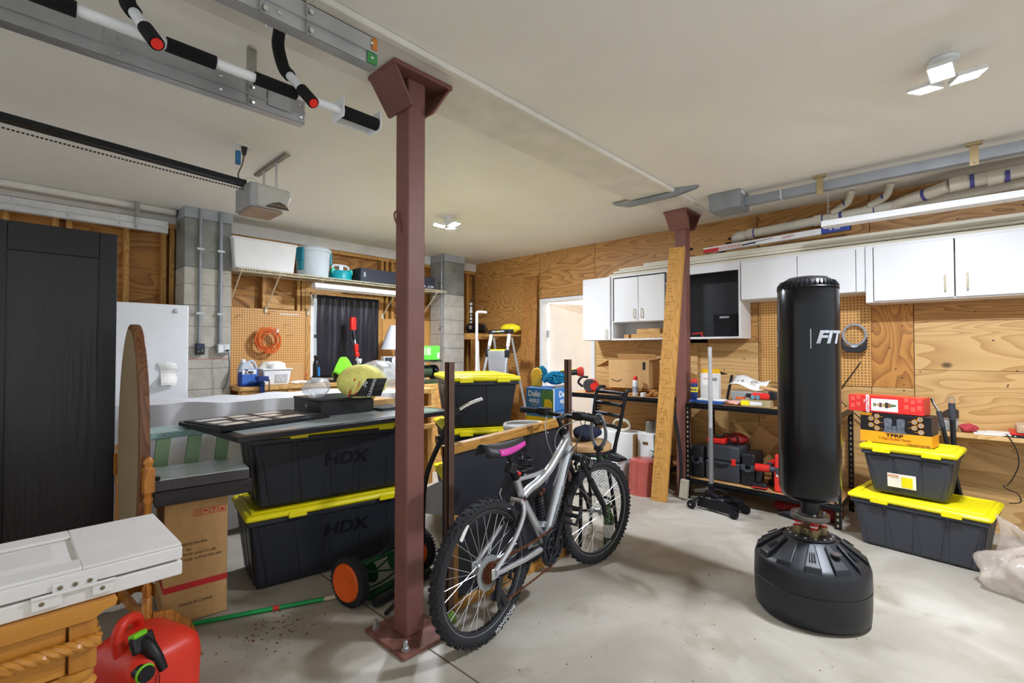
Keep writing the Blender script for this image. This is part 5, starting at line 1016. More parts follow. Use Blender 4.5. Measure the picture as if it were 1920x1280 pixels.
ob('base', B().lathe([(.10, 0), (.125, .01), (.13, .1), (.12, .115), (.005, .115)], n=28), mat('teal_bright', '#0b9aa5', .4), t, smooth=True); ob('handle', B().tube(spl([(-.1, 0, .12), (-.095, 0, .17), (-.06, 0, .185), (.06, 0, .185), (.095, 0, .17), (.1, 0, .12)]), .014, 8), whitep, t, smooth=True); ob('handle_stem', B().bx(-.025, .025, -.02, .02, .11, .18), whitep, t)
for s in (-1, 1): ob('clip', B().box((s*.11, -.03, .11), (.04, .05, .06)), mat('mint_plastic', '#2fc7a8', .4), t, bevel=.006)
t = thing('long_carton', 'long dark charcoal carton with white print at the right end of the wire shelf', 'box', (3.50, 5.36, ZS)); ob('carton', B().bx(-.55, .55, -.13, .13, 0, .165), mat('charcoal_card', '#2b2f3a', .6), t, bevel=.003)
text('000', .026, inkw, t, (-.50, -.1315, .09), (0, 0, -1), (1, 0, 0)); text('DAVID & ARTER', .03, inkw, t, (.40, -.1315, .035), (1, 0, 0), (0, 0, 1)) if False else text('LOKERA  .COM', .03, inkw, t, (.38, -.1315, .03), (1, 0, 0), (0, 0, 1))
t = thing('strip_light', 'white fluorescent strip light hanging under the wire shelf above the window', 'light', (2.95, 5.25, 2.05)); ob('housing', B().prism([(-.06, 0), (.06, 0), (.04, .055), (-.04, .055)], (2.40, 5.28, 2.065), (0, -1, 0), (0, 0, 1), -1.25), white, t, w=True, bevel=.003)
ob('tube_lamp', B().cyl((2.42, 5.28, 2.06), (3.63, 5.28, 2.06), .013, n=12), mat('tube_white', '#f4f4f2', .3), t, w=True)
for x in (2.46, 3.55): ob('chain', B().tube([(x, 5.28, 2.12), (x, 5.27, 2.185)], .003, 5), steel, t, w=True)
# column boxes
t = thing('switch_box', 'black timer box on the concrete column beside the freezer', 'switch', (1.315, 5.28, 1.33)); ob('case', B().bx(-.036, .036, -.03, .018, 0, .105), black, t, bevel=.005); ob('display', B().bx(-.026, .026, -.032, -.03, .055, .095), mat('display_blue', '#26364f', .25), t)
for x, z in ((-.015, .03), (.015, .03), (.018, .045)): ob('button', B().bx(x-.006, x+.006, -.033, -.03, z-.004, z+.004), greyp, t)
t = thing('double_outlet', 'grey metal double outlet box on the concrete column with a cord plugged in', 'outlet', (1.51, 5.28, 1.34)); ob('case', B().bx(-.055, .055, -.04, .018, 0, .095), galv, t, bevel=.005)
for x in (-.025, .025): ob('cover', B().bx(x-.02, x+.02, -.043, -.04, .012, .083), whitep, t, bevel=.003)
for z in (.03, .065): ob('socket', B().bx(.017, .021, -.044, -.043, z-.006, z+.006).bx(.029, .033, -.044, -.043, z-.006, z+.006), ink, t)
ob('plug', B().bx(.014, .036, -.075, -.043, .02, .04), darkgrey, t, bevel=.004); ob('cord', B().tube(spl([(.025, -.07, .03), (.03, -.09, -.05), (.035, -.08, -.16), (.02, -.07, -.27), (-.02, -.08, -.36)]), .004, 6), darkgrey, t, smooth=True)
# bench things
t = thing('cleaner_jug', 'translucent jug of blue cleaner at the left end of the workbench', 'jug', (1.72, 5.22, BZ))
ob('liquid_body', B().frus(0, 0, 0, .165, .11, .14, .165, .11), mat('blue_liquid', '#1f3f9e', .25), t, bevel=.015, seg=3); ob('upper_body', B().frus(-.02, 0, .14, .16, .11, .235, .09, .08), mat('jug_milky', '#cfd8e4', .3, trans=.3), t, bevel=.02, seg=3)
ob('cap', B().lathe([(.022, .235), (.022, .265), (.018, .268)], (-.045, 0, 0), 14), whitep, t); ob('handle', B().tube(spl([(-.01, 0, .235), (.04, 0, .245), (.07, 0, .2), (.07, 0, .14)]), .013, 8), MATS['jug_milky'], t, smooth=True)
ob('label', B().bx(-.07, .07, -.0565, -.055, .03, .17), mat('jug_label', '#3f6ec2', .4), t); ob('label_band', B().bx(-.07, .06, -.0575, -.0565, .12, .165), inkw, t); text('Zep', .036, ink, t, (-.01, -.058, .142), (1, 0, 0), (0, 0, 1), bold=.002)
vis = mat('vise_blue', '#24366f', .45, .3); t = thing('bench_vise', 'small blue bench vise clamped to the workbench edge in front of the cleaner jug', 'vise', (1.80, 5.10, BZ)); ob('jaw', B().bx(-.05, .05, -.02, .02, .06, .10).bx(-.02, .02, -.05, .05, .0, .06).bx(-.05, .05, -.07, -.045, .05, .1), vis, t, bevel=.004); ob('screw', B().cyl((0, -.10, .05), (0, .02, .05), .009, n=8), steel, t); ob('tommy_bar', B().cyl((.045, -.09, -.10), (.045, -.09, .07), .005, n=6), rus, t); ob('clamp', B().bx(-.02, .02, -.045, -.03, -.07, .02), vis, t)
t = thing('white_bin', 'white plastic bin filled with white rags on the workbench', 'bin', (1.98, 5.28, BZ)); ob('body', B().frus(0, 0, 0, .24, .22, .16, .28, .25), whitep, t, bevel=.01); ob('rim', B().bx(-.15, .15, -.135, .135, .155, .168), whitep, t, bevel=.004); ob('rags', blob((0, 0, .17), .12, .1, .07, amp=.3, seed=11), paper, t, smooth=True)
ob('label', B().bx(-.02, .1, -.123, -.119, .03, .11), mat('print_grey', '#b5b5b5', .7, var=.5, scale=120), t)
one('carton', B().bx(2.12, 2.34, 5.38, 5.52, BZ, BZ+.21), card, 'open cardboard carton behind the rag bin on the workbench', 'box', bevel=.003)
# orange cord coil
P = []; c = V((2.03, 5.56, 1.50))
for k in range(330): a = k*.19; r = .105+.028*math.sin(k*.043)+.012*math.sin(k*.31); P.append(V((c.x+r*math.sin(a)*.95, c.y-.02-.014*math.sin(k*.13), c.z-.02+r*1.05*math.cos(a))))
t = thing('extension_cord', 'coil of orange extension cord hanging on the pegboard', 'cord', (c.x, c.y, c.z-.15)); ob('coil', B().tube(P, .0058, 6), mat('cord_orange', '#d9672a', .5, var=.1), t, w=True, smooth=True); ob('plug', B().cyl((2.11, 5.53, 1.57), (2.12, 5.52, 1.60), .013, n=8), paper, t, w=True); ob('hook', B().cyl((2.03, 5.64, 1.60), (2.03, 5.53, 1.60), .004, n=6), steel, t, w=True)
for x, z, lab in ((2.07, 1.80, 'metal peg hook at the top of the left pegboard'), (1.75, 1.74, 'small metal peg hook near the left edge of the left pegboard'), (2.24, 1.66, 'slanted metal peg hook right of the orange cord'), (2.26, 1.54, 'lowest metal peg hook right of the orange cord')):
    one('peg_hook', B().tube(spl([(x, 5.6395, z), (x, 5.60, z), (x+.02, 5.585, z-.004), (x+.04, 5.58, z+.012)]), .003, 5), steel, lab, 'hook', 'pegboard hooks')
one('tool_rail', B().bx(2.17, 2.39, 5.628, 5.637, 1.775, 1.785), steel, 'thin metal tool rail at the top right of the left pegboard', 'rail')
# bottles
def bottle(name, label, cat, x, y, prof, m, cap=None, capm=black, z=BZ, extra=None):
    t = thing(name, label, cat, (x, y, z)); ob('body', B().lathe(prof, n=18), m, t, smooth=True)
    if cap: ob('cap', B().lathe(cap, n=14), capm, t, smooth=True)
    if extra: extra(t)
    return t
oilb = bottle('oil_bottle', 'black bottle of oil with blue label on the workbench', 'bottle', 2.44, 5.28, [(.03, 0), (.034, .005), (.034, .20), (.025, .235), (.018, .245)], black, [(.02, .245), (.02, .27), (.026, .275), (.026, .29), (.015, .3)], black)
ob('label', B().bx(.004, .03, -.0345, -.025, .07, .17), mat('label_blue', '#1f6fb5', .4), oilb)
def spray(name, label, x, y, m, headm, z=BZ, h=.19):
    t = thing(name, label, 'spray bottle', (x, y, z)); ob('body', B().lathe([(.03, 0), (.036, .01), (.036, h*.62), (.02, h*.85), (.013, h)], n=18, sx=1, sy=.75), m, t, smooth=True); ob('spray_head', B().cyl((0, 0, h), (0, 0, h+.03), .015, n=12).box((-.02, 0, h+.04), (.075, .022, .028)).box((-.035, 0, h+.015), (.008, .012, .05), eul=(0, .4, 0)), headm, t, bevel=.003); return t
t_ = spray('spray_bottle', 'white spray bottle under a green cloth on the workbench', 2.79, 5.28, greyp, whitep); 
rows = []
for i in range(9):
    r = .004+.105*(i/8); rows.append([(2.76+r*(1.15+.12*math.sin(4*a_+1))*math.cos(a_), 5.27+r*(.8+.15*math.sin(3*a_))*math.sin(a_), .012+BZ+.268-.02*(i/8)-(.165+.045*math.sin(3*a_+.6)+.04*math.cos(a_+2.6))*(max(0, i-2)/6)**1.3) for a_ in [2*math.pi*k/28 for k in range(29)]])
one('green_cloth', B().sheet(rows), mat('lime_cloth', '#7fd82f', .85, var=.08, bump=.5, bscale=40), 'lime green cloth draped over a spray bottle on the workbench', 'cloth', smooth=True, solid=.003)
sp_ = spray('spray_bottle', 'green spray bottle with white trigger in front of the curtain', 3.02, 5.36, mat('bottle_green', '#2f8f4e', .2, trans=.3), whitep, h=.2)
bottle('small_glue_bottle', 'tiny amber bottle with red cap on the workbench', 'bottle', 2.30, 5.22, [(.012, 0), (.014, .004), (.014, .07), (.008, .085)], mat('amber_glass', '#b06a2a', .3), [(.006, .085), (.004, .12)], red)
ob('spray_nozzle', B().box((0, 0, .2), (.03, .02, .05)), black, bottle('dark_can', 'dark can standing under the green cloth on the workbench', 'can', 2.69, 5.30, [(.03, 0), (.032, .005), (.032, .16), (.02, .175)], mat('dark_can', '#2b2b33', .4, .3)))
for k, (x, y, a, lab) in enumerate(((2.36, 5.15, .3, 'dark pliers lying near the front edge of the workbench'), (2.56, 5.16, -.4, 'dark clamp handle lying beside the black oil bottle'))):
    one('hand_tool', B().box((x, y, BZ+.012), (.15, .016, .022), a).box((x+.02, y+.015, BZ+.012), (.13, .014, .02), a+.25), blackm, lab, 'tool', 'bench tools', bevel=.003)
one('white_rag', blob((2.22, 5.16, BZ+.016), .09, .05, .02, amp=.3, seed=21, flat=.1), paper, 'white rag hanging at the workbench edge', 'rag', smooth=True)
q = pt(675, 700, Y=5.25)
t = thing('string_trimmer', 'red cordless string trimmer standing upside down in front of the curtain', 'trimmer', (2.97, 5.3, BZ)); ob('shaft', B().cyl((2.99, 5.30, BZ+.002), (2.965, 5.42, 1.60), .013, n=10), steel, t, w=True, smooth=True)
ob('motor_head', B().box((2.962, 5.43, 1.69), (.075, .06, .17)), red, t, w=True, bevel=.02, seg=3); ob('neck', B().tube([(2.97, 5.40, 1.50), (2.962, 5.43, 1.63)], [.02, .028], 12), black, t, w=True, smooth=True); ob('grip', B().box((2.975, 5.375, 1.40), (.05, .05, .1)).box((2.978, 5.36, 1.32), (.05, .045, .06)), red, t, w=True, bevel=.012); ob('trigger_guard', B().tube(spl([(2.93, 5.40, 1.62), (2.91, 5.40, 1.52), (2.95, 5.38, 1.42)]), .012, 8), black, t, w=True, smooth=True)
sg = spray('glove', 'white work glove with red cuff standing behind the cloth bag', 3.17, 5.20, white, white) if False else None
t = thing('work_glove', 'white work glove with red cuff behind the bag of cloths', 'glove', (pt(702, 700, Y=5.3).x-.03, 5.3, 1.016)); ob('palm', blob((0, 0, .09), .055, .03, .09, amp=.12, seed=31), white, t, smooth=True)
for k in range(4): ob('finger', B().tube([(-.035+.023*k, 0, .15), (-.04+.027*k, .0, .225-.012*abs(k-1.5))], [.012, .009], 8), white, t, smooth=True)
ob('thumb', B().tube([(.04, 0, .09), (.075, 0, .15)], [.013, .009], 8), white, t, smooth=True); ob('cuff', B().lathe([(.03, .17), (.032, .18), (.03, .19)], (.0, -.02, .03), 12), inkr, t)
lq = pt(742, 655, Y=5.24); t = thing('lamp_shade', 'pale grey cone lampshade left of the steel post by the window', 'lampshade', (lq.x, 5.24, lq.z)); ob('shade', B().lathe([(.19, 0), (.075, .30), (.07, .30), (.185, 0)], n=30), mat('shade_grey', '#c6c8cb', .6, var=.03), t, smooth=True); ob('stand', B().cyl((0, 0, 1.017-lq.z), (0, 0, .28), .012, n=10), steel, t); ob('foot', B().lathe([(.07, 1.0165-lq.z), (.07, 1.028-lq.z), (.01, 1.036-lq.z)], n=18), steel, t)
t = thing('printed_carton', 'white and black printed carton under the lampshade', 'box', (pt(728, 715, Y=5.12).x, 5.12+.0, BZ)); ob('carton', B().bx(-.08, .12, -.03, .04, 0, .28), mat('print_carton', '#c9cbce', .5, var=.5, scale=25), t, bevel=.003); ob('print', B().bx(-.07, .03, -.032, -.03, .14, .27), mat('print_dark', '#3a3a42', .5, var=.6, scale=40), t)
# green box over a grinder
t = thing('bench_grinder', 'dark green bench machine under the lime green box', 'machine', (3.35, 4.55, 0)); gd = mat('machine_green', '#3d5240', .4, .3)
ob('stand', B().bx(-.2, .25, -.15, .15, 0, .99), wbp, t, bevel=.003); ob('base', B().bx(-.16, .2, -.1, .1, .991, 1.03), gd, t, bevel=.006); ob('motor', B().lathe([(.05, -.10), (.07, -.09), (.07, .09), (.05, .1)], (.0, 0, 1.13), 18, 'X'), gd, t, smooth=True)
for x in (-.15, .15): ob('wheel_guard', B().lathe([(.01, -.025), (.085, -.025), (.085, .025), (.01, .025)], (x, 0, 1.12), 22, 'X'), blackm, t, smooth=True)
ob('column', B().cyl((.04, .02, 1.03), (.04, .02, 1.24), .012, n=10), chrome, t); ob('power_cord', B().tube(spl([(.1, -.05, 1.18), (.15, -.1, 1.12), (.2, -.1, 1.05), (.28, -.05, 1.04)]), .005, 6), black, t); ob('top_plate', B().bx(-.17, .2, -.1, .1, 1.24, 1.262), gd, t)
t = thing('green_box', 'lime green flat-pack carton standing on the bench machine right of the post', 'box', (3.37, 4.55, 1.263), -.25); ob('carton', B().bx(-.15, .15, -.1, .1, 0, .16), mat('lime_card', '#4fd235', .45, var=.04), t, bevel=.004); ob('side_grey', B().bx(-.152, -.15, -.099, .099, .002, .158), mat('box_grey', '#7d8a92', .5), t)
for k in range(3): ob('print_panel', B().bx(-.13+.06*k, -.08+.06*k, -.1012, -.1, .055, .14), mat('lime_pale', '#9ae98a', .5), t)
ob('barcode', B().bx(.12, .145, -.1012, -.1, .02, .08), inkw, t)
# far corner
t = thing('corner_shelf', 'rough timber corner bracket shelf carrying the pump', 'shelf', (4.9, 5.45, 0)); ob('plank', B().bx(4.66, 5.155, 5.15, 5.64, 1.53, 1.62), pine, t, w=True, bevel=.004); ob('brace', B().hexa([V((4.66, 5.15, 1.53)), V((4.75, 5.15, 1.53)), V((5.10, 5.60, 1.05)), V((5.05, 5.64, 1.05)), V((4.66, 5.19, 1.53)), V((4.75, 5.19, 1.53)), V((5.14, 5.60, 1.10)), V((5.08, 5.64, 1.12))]), pine, t, w=True)
ob('post', B().bx(5.06, 5.15, 5.55, 5.64, 0, 1.529), pineZ, t, w=True)
t = thing('water_pump', 'black water pump on the corner timber shelf', 'pump', (4.88, 5.38, 1.621)); ob('motor', B().lathe([(.04, -.1), (.065, -.09), (.065, .08), (.05, .1)], (.08, -.02, .09), 18, 'X'), black, t, smooth=True); ob('volute', B().ball((-.07, -.02, .08), .07, .06, .075), blackm, t, smooth=True); ob('fan_cover', B().lathe([(.06, 0), (.06, .03), (.04, .035)], (.17, -.02, .09), 18, 'X'), mat('pump_grey', '#4a4c50', .4), t); ob('foot', B().bx(-.1, .2, -.06, .04, 0, .02), blackm, t); ob('pressure_gauge', B().lathe([(.03, -.01), (.03, .01)], (-.13, -.08, .09), 16, 'Y'), steel, t)
pvw = mat('pvc_white', '#e4e2dc', .4)
t = thing('pump_pipe', 'white plastic riser pipe with black bands above the water pump', 'pipe', (4.82, 5.36, 1.78)); ob('riser', B().cyl((4.82, 5.36, 1.775), (4.82, 5.36, 2.06), .017, n=12), pvw, t, w=True, smooth=True)
for z in (1.80, 1.86, 1.90, 2.02): ob('band', B().cyl((4.82, 5.36, z), (4.82, 5.36, z+.02), .0178, n=12), ink, t, w=True)
ob('coupling', B().cyl((4.82, 5.36, 1.93), (4.82, 5.36, 1.965), .023, n=12), pvw, t, w=True); ob('cap', B().cyl((4.82, 5.36, 2.05), (4.82, 5.36, 2.075), .022, n=12), pvw, t, w=True)
q = pt(894, 585, Y=4.74)
t = thing('pvc_stand', 'white plastic pipe rack standing beside the stepladder', 'pipe', (q.x, 4.74, 0)); ob('upright', B().cyl((q.x, 4.74, .0), (q.x, 4.74, q.z), .019, n=12), pvw, t, w=True, smooth=True); ob('arm', B().tube([(q.x, 4.74, q.z), (q.x+.06, 4.72, q.z+.005), (q.x+.13, 4.69, q.z)], .02, 10), pvw, t, w=True, smooth=True); ob('leg', B().cyl((q.x+.03, 4.74, .75), (q.x+.02, 4.74, 1.5), .016, n=10), pvw, t, w=True); ob('leg', B().cyl((q.x+.1, 4.74, .0), (q.x+.02, 4.74, 1.4), .016, n=10), pvw, t, w=True)
# stepladder
t = thing('stepladder', 'aluminium stepladder with black top cap and yellow trim near the doorway', 'stepladder', (4.35, 4.15, 0)); alum = mat('ladder_aluminium', '#b9bcc0', .35, .6)
A = {k: pt(*v, X=4.40) for k, v in dict(tl=(922, 625), tr=(955, 625), bl=(910, 790), br=(957, 790)).items()}
dz = lambda a, b: a+(a-b)*0
for a, b in (('tl', 'bl'), ('tr', 'br')):
    top = A[a]; d_ = (A[b]-A[a]); d_ /= -d_.z; foot = V((top.x-.28, top.y+d_.y*top.z, 0)); top = V((top.x, top.y, top.z))
    ob('front_rail', B().tube([foot, top], .018, 8), alum, t, w=True, smooth=True); ob('rear_rail', B().tube([V((top.x+.45, foot.y, 0)), V((top.x+.04, top.y, top.z-.05))], .014, 8), alum, t, w=True)
    ob('rail_cap', B().tube([top.lerp(foot, .0), top.lerp(foot, .10)], .022, 8), white, t, w=True); ob('joint', B().box(top.lerp(foot, .16), (.06, .045, .10)), black, t, w=True, bevel=.01)
yl, yr = A['tl'].y, A['tr'].y; zt_ = A['tl'].z
ob('top_cap', B().box((4.40, (yl+yr)/2, zt_+.02), (.08, abs(yl-yr)+.09, .05)), black, t, w=True, bevel=.012); text('GORILLA LADDERS', .018, inkw, t, (4.357, (yl+yr)/2, zt_+.02), (0, -1, 0), (0, 0, 1), w=True)
ob('cap_emblem', B().ball((4.357, (yl+yr)/2, zt_+.02), .004, .01, .012, 8, 5), yellow, t, w=True)
ob('project_tray', B().box((4.36, (yl+yr)/2+.01, zt_-.37), (.03, abs(yl-yr)+.01, .30), eul=(0, -.1, 0)), mat('tray_grey', '#a9acaf', .4, .3), t, w=True, bevel=.01); ob('tray_trim', B().box((4.37, (yl+yr)/2+.01, zt_-.215), (.04, abs(yl-yr)-.04, .02)), yellow, t, w=True, bevel=.005)
for z in (.25, .5, .75): ob('step', B().box((4.14+.13*z, (yl+yr)/2+.03, z), (.09, abs(yl-yr)+.10, .035)), alum, t, w=True, bevel=.004)
q = pt(965, 615, X=4.9)
one('yellow_bag', blob((4.96, q.y+.15, q.z-.0), .1, .16, .07, amp=.15, seed=8), mat('bag_yellow', '#f2e021', .4), 'bright yellow bag on the shelf behind the stepladder top', 'bag', smooth=True)
one('wall_shelf', B().bx(4.78, 5.155, 4.58, 5.1, q.z-.11, q.z-.085), pineY, 'short timber shelf under the yellow bag by the plywood wall', 'shelf')
q = pt(881, 694, Y=4.93); t = thing('blue_tub', 'blue plastic tub behind the white pipe rack', 'tub', (q.x, 4.93, .80)); ob('body', B().frus(0, 0, 0, .26, .22, .26, .3, .26), mat('tub_blue', '#1f4fb8', .4), t, bevel=.015); ob('rim', B().bx(-.16, .16, -.14, .14, .25, .265), MATS['tub_blue'], t, bevel=.004)
one('tub_stand', B().bx(q.x-.18, q.x+.18, 4.76, 5.07, 0, .798), wbp, 'pale wooden stand under the blue tub behind the tote stack', 'stand', bevel=.003)
q = pt(866, 702, Y=4.3); t = thing('clear_organiser', 'clear plastic parts organiser lying left of the white pipe rack', 'organiser', (q.x, 4.28, 1.04)); ob('case', B().bx(-.15, .15, -.1, .1, 0, .075), mat('clear_case', '#b9c2c8', .25, trans=.4), t, bevel=.005)
for k in range(4): ob('divider', B().bx(-.11+.075*k, -.105+.075*k, -.103, -.1, .005, .07), greyp, t)
one('organiser_stand', B().bx(q.x-.18, q.x+.18, 4.16, 4.40, 0, 1.038), wbp, 'wooden stand carrying the clear parts organiser', 'stand', bevel=.003)
# dark leaning plank
oldw = wood('old_plank', '#bd8540', '#835220', 'Z', 12, 2, .6, fine=.35)
def plank(label, b0, b1, wv, th, m, marks=0, name='leaning_plank'):
    b0 = V(b0); b1 = V(b1); ax = (b1-b0).normalized(); wv = V(wv); n = ax.cross(wv.normalized()).normalized()
    if n.dot(-b0) < 0: n = -n
    t = thing(name, label, 'plank', b0)
    ob('board', B().hexa([b0-wv, b0+wv, b0+wv-n*th, b0-wv-n*th, b1-wv, b1+wv, b1+wv-n*th, b1-wv-n*th]), m, t, w=True, bevel=.003)
    L_ = (b1-b0).length
    for k in range(marks):
        f = (k+.6+.25*math.sin(k*2.3))/marks; ln = (.95, .55, .7, .5)[k % 4]; s = 1; c = b0+ax*(L_*f); a_ = c-wv*(.9-.35*(k % 3)*.6); b_ = a_+wv*ln+ax*.004*math.sin(k)
        e = ax*.0013; o_ = n*.0006; ob('tick_mark', B().hexa([a_-e, b_-e, b_+e, a_+e, a_-e+o_, b_-e+o_, b_+e+o_, a_+e+o_]), mat('pencil_mark', '#4a2f14', .8), t, w=True)
    return t
plank('dark weathered plank leaning on the plywood wall left of the doorway', (4.86, 4.36, 0), (5.11, 4.45, 2.41), (.0, -.122, 0), .035, oldw, 30)
# ================================================================== right side: planks, stool, racks
gbw = wood('growth_board', '#cf9a4e', '#ab7834', 'Z', 9, 2, .55)
t = plank('tall board with ruler-like tick marks leaning on the far steel post', (4.135, 2.06, 0), (4.385, 1.985, 2.345), (.01, -.072, 0), .036, gbw, 52, 'marked_board')
# bar stool
t = thing('bar_stool', 'black metal bar stool with ladder back and tan seat behind the bicycle', 'stool', (3.03, 2.09, 0), 2.79)
tan = mat('seat_tan', '#b08a5c', .6, var=.06)
ob('seat', B().lathe([(.001, .63), (.17, .63), (.19, .645), (.19, .675), (.17, .695), (.001, .70)], n=30), tan, t, smooth=True); ob('seat_ring', B().ring((0, 0, .625), .185, .012, 'Z', 30, 8), blackm, t, smooth=True)
for s in (-1, 1): ob('back_upright', B().tube(spl([(-.14, s*.15, .62), (-.185, s*.165, .80), (-.215, s*.175, .95), (-.245, s*.18, 1.06), (-.27, s*.18, 1.075)]), .013, 8), blackm, t, smooth=True)
for z, x in ((.80, -.185), (.88, -.203), (.96, -.217), (1.045, -.24)): ob('back_slat', B().sheet([[(x-.035*math.cos((k-4)/4*1.2)+.02, .17*(k-4)/4, z+dz_) for k in range(9)] for dz_ in (-.014, .014)]), blackm, t, solid=.006, smooth=True)
for a in (.785, 2.356, 3.927, 5.498): ob('leg', B().tube(spl([(.1*math.cos(a), .1*math.sin(a), .615), (.15*math.cos(a), .15*math.sin(a), .56), (.2*math.cos(a), .2*math.sin(a), .3), (.235*math.cos(a), .235*math.sin(a), .0)]), .013, 8), blackm, t, smooth=True)
ob('foot_ring', B().ring((0, 0, .24), .205, .011, 'Z', 30, 8), blackm, t, smooth=True)
one('navy_cap', blob((3.04, 2.09, .755), .13, .10, .055, amp=.15, seed=14, flat=.1), mat('navy_cloth', '#1a2036', .9, bump=.4), 'navy cloth bundle lying on the bar stool seat', 'cloth', smooth=True)
# motor oil carton on a crate
one('crate', B().bx(2.90, 3.2, 2.33, 2.62, 0, .80), card, 'brown carton under the blue motor oil carton', 'box', bevel=.004)
t = thing('oil_carton', 'blue and yellow motor oil carton with open top behind the framed board', 'box', (3.05, 2.455, .801)); ob('carton', B().bx(-.12, .12, -.14, .14, 0, .275), mat('oil_blue', '#3f7fc4', .5, var=.06), t, bevel=.003)
ob('yellow_band', B().bx(-.1215, .1215, -.1415, .1415, .0, .05), mat('oil_yellow', '#e8c51e', .5), t); ob('green_field', B().bx(-.1218, -.12, -.14, -.02, .06, .26), mat('oil_green', '#5f8a4c', .5, var=.2, scale=30), t)
ob('jug_print', B().prism([(-.04, 0), (.04, 0), (.045, .07), (.02, .1), (-.03, .1)], (-.1225, -.085, .09), (0, -1, 0), (0, 0, 1), .001), MATS['oil_yellow'], t)
ob('white_edge', B().bx(-.1216, -.11, -.1416, -.13, .05, .275), inkw, t)
for ux, p, n in (((0, -1, 0), (-.1222, .055, 0), 0), ((1, 0, 0), (.01, -.1422, 0), 1)):
    text('Delo', .045, inkw, t, V(p)+V((0, 0, .225)), ux, (0, 0, 1), bold=.002); text('400LE', .03, inkw, t, V(p)+V((0, 0, .17)), ux, (0, 0, 1), bold=.001); text('15W-40', .013, MATS['oil_yellow'], t, V(p)+V((0, 0, .14)), ux, (0, 0, 1))
ob('flap', B().box((.0, -.135, .285), (.2, .012, .025), eul=(.3, 0, 0)), greyp, t)
def shag(c, rx, ry, rz, n, r, seed):
    rnd = random.Random(seed); b = B()
    for _ in range(n):
        a = rnd.uniform(0, 6.28); e = math.acos(rnd.uniform(-.4, 1)); d_ = V((math.sin(e)*math.cos(a)*rx, math.sin(e)*math.sin(a)*ry, math.cos(e)*rz)); b.tube([V(c)+d_*.8, V(c)+d_*1.18], [r, r*.8], 5)
    return b
chen = mat('chenille_blue', '#1e8fb5', .8, var=.15); 
t = thing('wash_mitt', 'yellow wash mitt with blue chenille pile standing in the motor oil carton', 'wash mitt', (3.0, 2.53, 1.078)); ob('back', B().prism([(-.045, 0), (.045, 0), (.05, .1), (.035, .14), (0, .155), (-.035, .14), (-.05, .1)], (-.02, .0, 0), (.3, -.95, 0), (0, 0, 1), -.025), mat('mitt_yellow', '#e9b63a', .8), t, bevel=.01); o = ob('pile', shag((.03, -.02, .08), .035, .045, .075, 160, .007, 2), chen, t); o['kind'] = 'stuff'
t = thing('chenille_mop', 'bright blue chenille mop pad on top of the motor oil carton', 'mop pad', (3.08, 2.41, 1.13)); o = ob('pile', shag((0, 0, .01), .10, .08, .055, 320, .007, 5), chen, t); o['kind'] = 'stuff'; ob('core', blob((0, 0, .01), .09, .07, .045, amp=.05), chen, t, smooth=True)
one('clear_pouch', B().box((3.10, 2.53, 1.19), (.08, .01, .17), eul=(.1, .35, .7)), filmm, 'clear plastic pouch standing behind the blue mop pad', 'pouch', bevel=.003)
t = thing('flashlight', 'red and black flashlight lying on the blue mop pad', 'flashlight', (3.17, 2.33, 1.15), -.6); ob('barrel', B().tube([(-.09, 0, .035), (.05, 0, .045)], [.02, .024], 12), black, t, smooth=True); ob('head', B().tube([(.05, 0, .045), (.075, 0, .047), (.10, 0, .05)], [.026, .038, .04], 16), mat('torch_red', '#c73a2a', .4), t, smooth=True); ob('lens', B().cyl((.10, 0, .05), (.103, 0, .05), .035, n=16), clear, t); ob('stripe', B().box((-.02, 0, .062), (.12, .014, .008), eul=(0, -.07, 0)), yellow, t)
# ---- steel racks
def upright(t, x, y, h, sx=1, sy=1):
    u = ob('upright', B().bx(x, x+.003*sx if sx > 0 else x, y, y+.04*sy, 0, h) if False else B().bx(min(x, x+.04*sx), max(x, x+.04*sx), y-.0015, y+.0015, 0, h).bx(x-.0015, x+.0015, min(y, y+.04*sy), max(y, y+.04*sy), 0, h), blackm, t, w=True)
    hb = B(); k = 0
    while .03+k*.045 < h: 
        z = .03+k*.045; hb.box((x-.002, y+.02*sy, z), (.002, .012, .02)).box((x+.02*sx, y-.002, z), (.012, .002, .02)); k += 1
    o = ob('slots', hb, mat('slot_pale', '#a08a60', .8), u); o['kind'] = 'stuff'
def rack(label, x0, x1, y0, y1, h, zs, deck):
    t = thing('steel_rack', label, 'shelf rack', ((x0+x1)/2, (y0+y1)/2, 0), group='black steel racks')
    for x, sx in ((x0, 1), (x1, -1)):
        for y, sy in ((y0, 1), (y1, -1)): upright(t, x, y, h, sx, sy)
    for z in zs:
        ob('front_beam', B().bx(x0-.004, x0+.004, y0+.004, y1-.004, z-.05, z).bx(x0-.012, x0, y0+.004, y1-.004, z-.03, z-.015), blackm, t, w=True, bevel=.002); ob('back_beam', B().bx(x1-.004, x1+.004, y0+.004, y1-.004, z-.05, z), blackm, t, w=True)
        for y in (y0+.004, y1-.004): ob('side_beam', B().bx(x0+.004, x1-.004, y-.004, y+.004, z-.05, z), blackm, t, w=True)
        ob('shelf_board', B().bx(x0+.005, x1-.005, y0+.008, y1-.008, z-.014, z-.001), deck, t, w=True)
    return t
deck = mat('particle_board', '#b98d58', .8, var=.15, scale=60)
rack('black steel shelf rack left of the far post, piled with boards and a carton', 4.50, 5.11, 2.165, 3.36, .895, (.895, .20), deck)
rack('black steel shelf rack right of the far post holding tool cases', 4.42, 5.03, .715, 1.925, .885, (.885, .19), deck)
Z1, Z2 = .896, .886
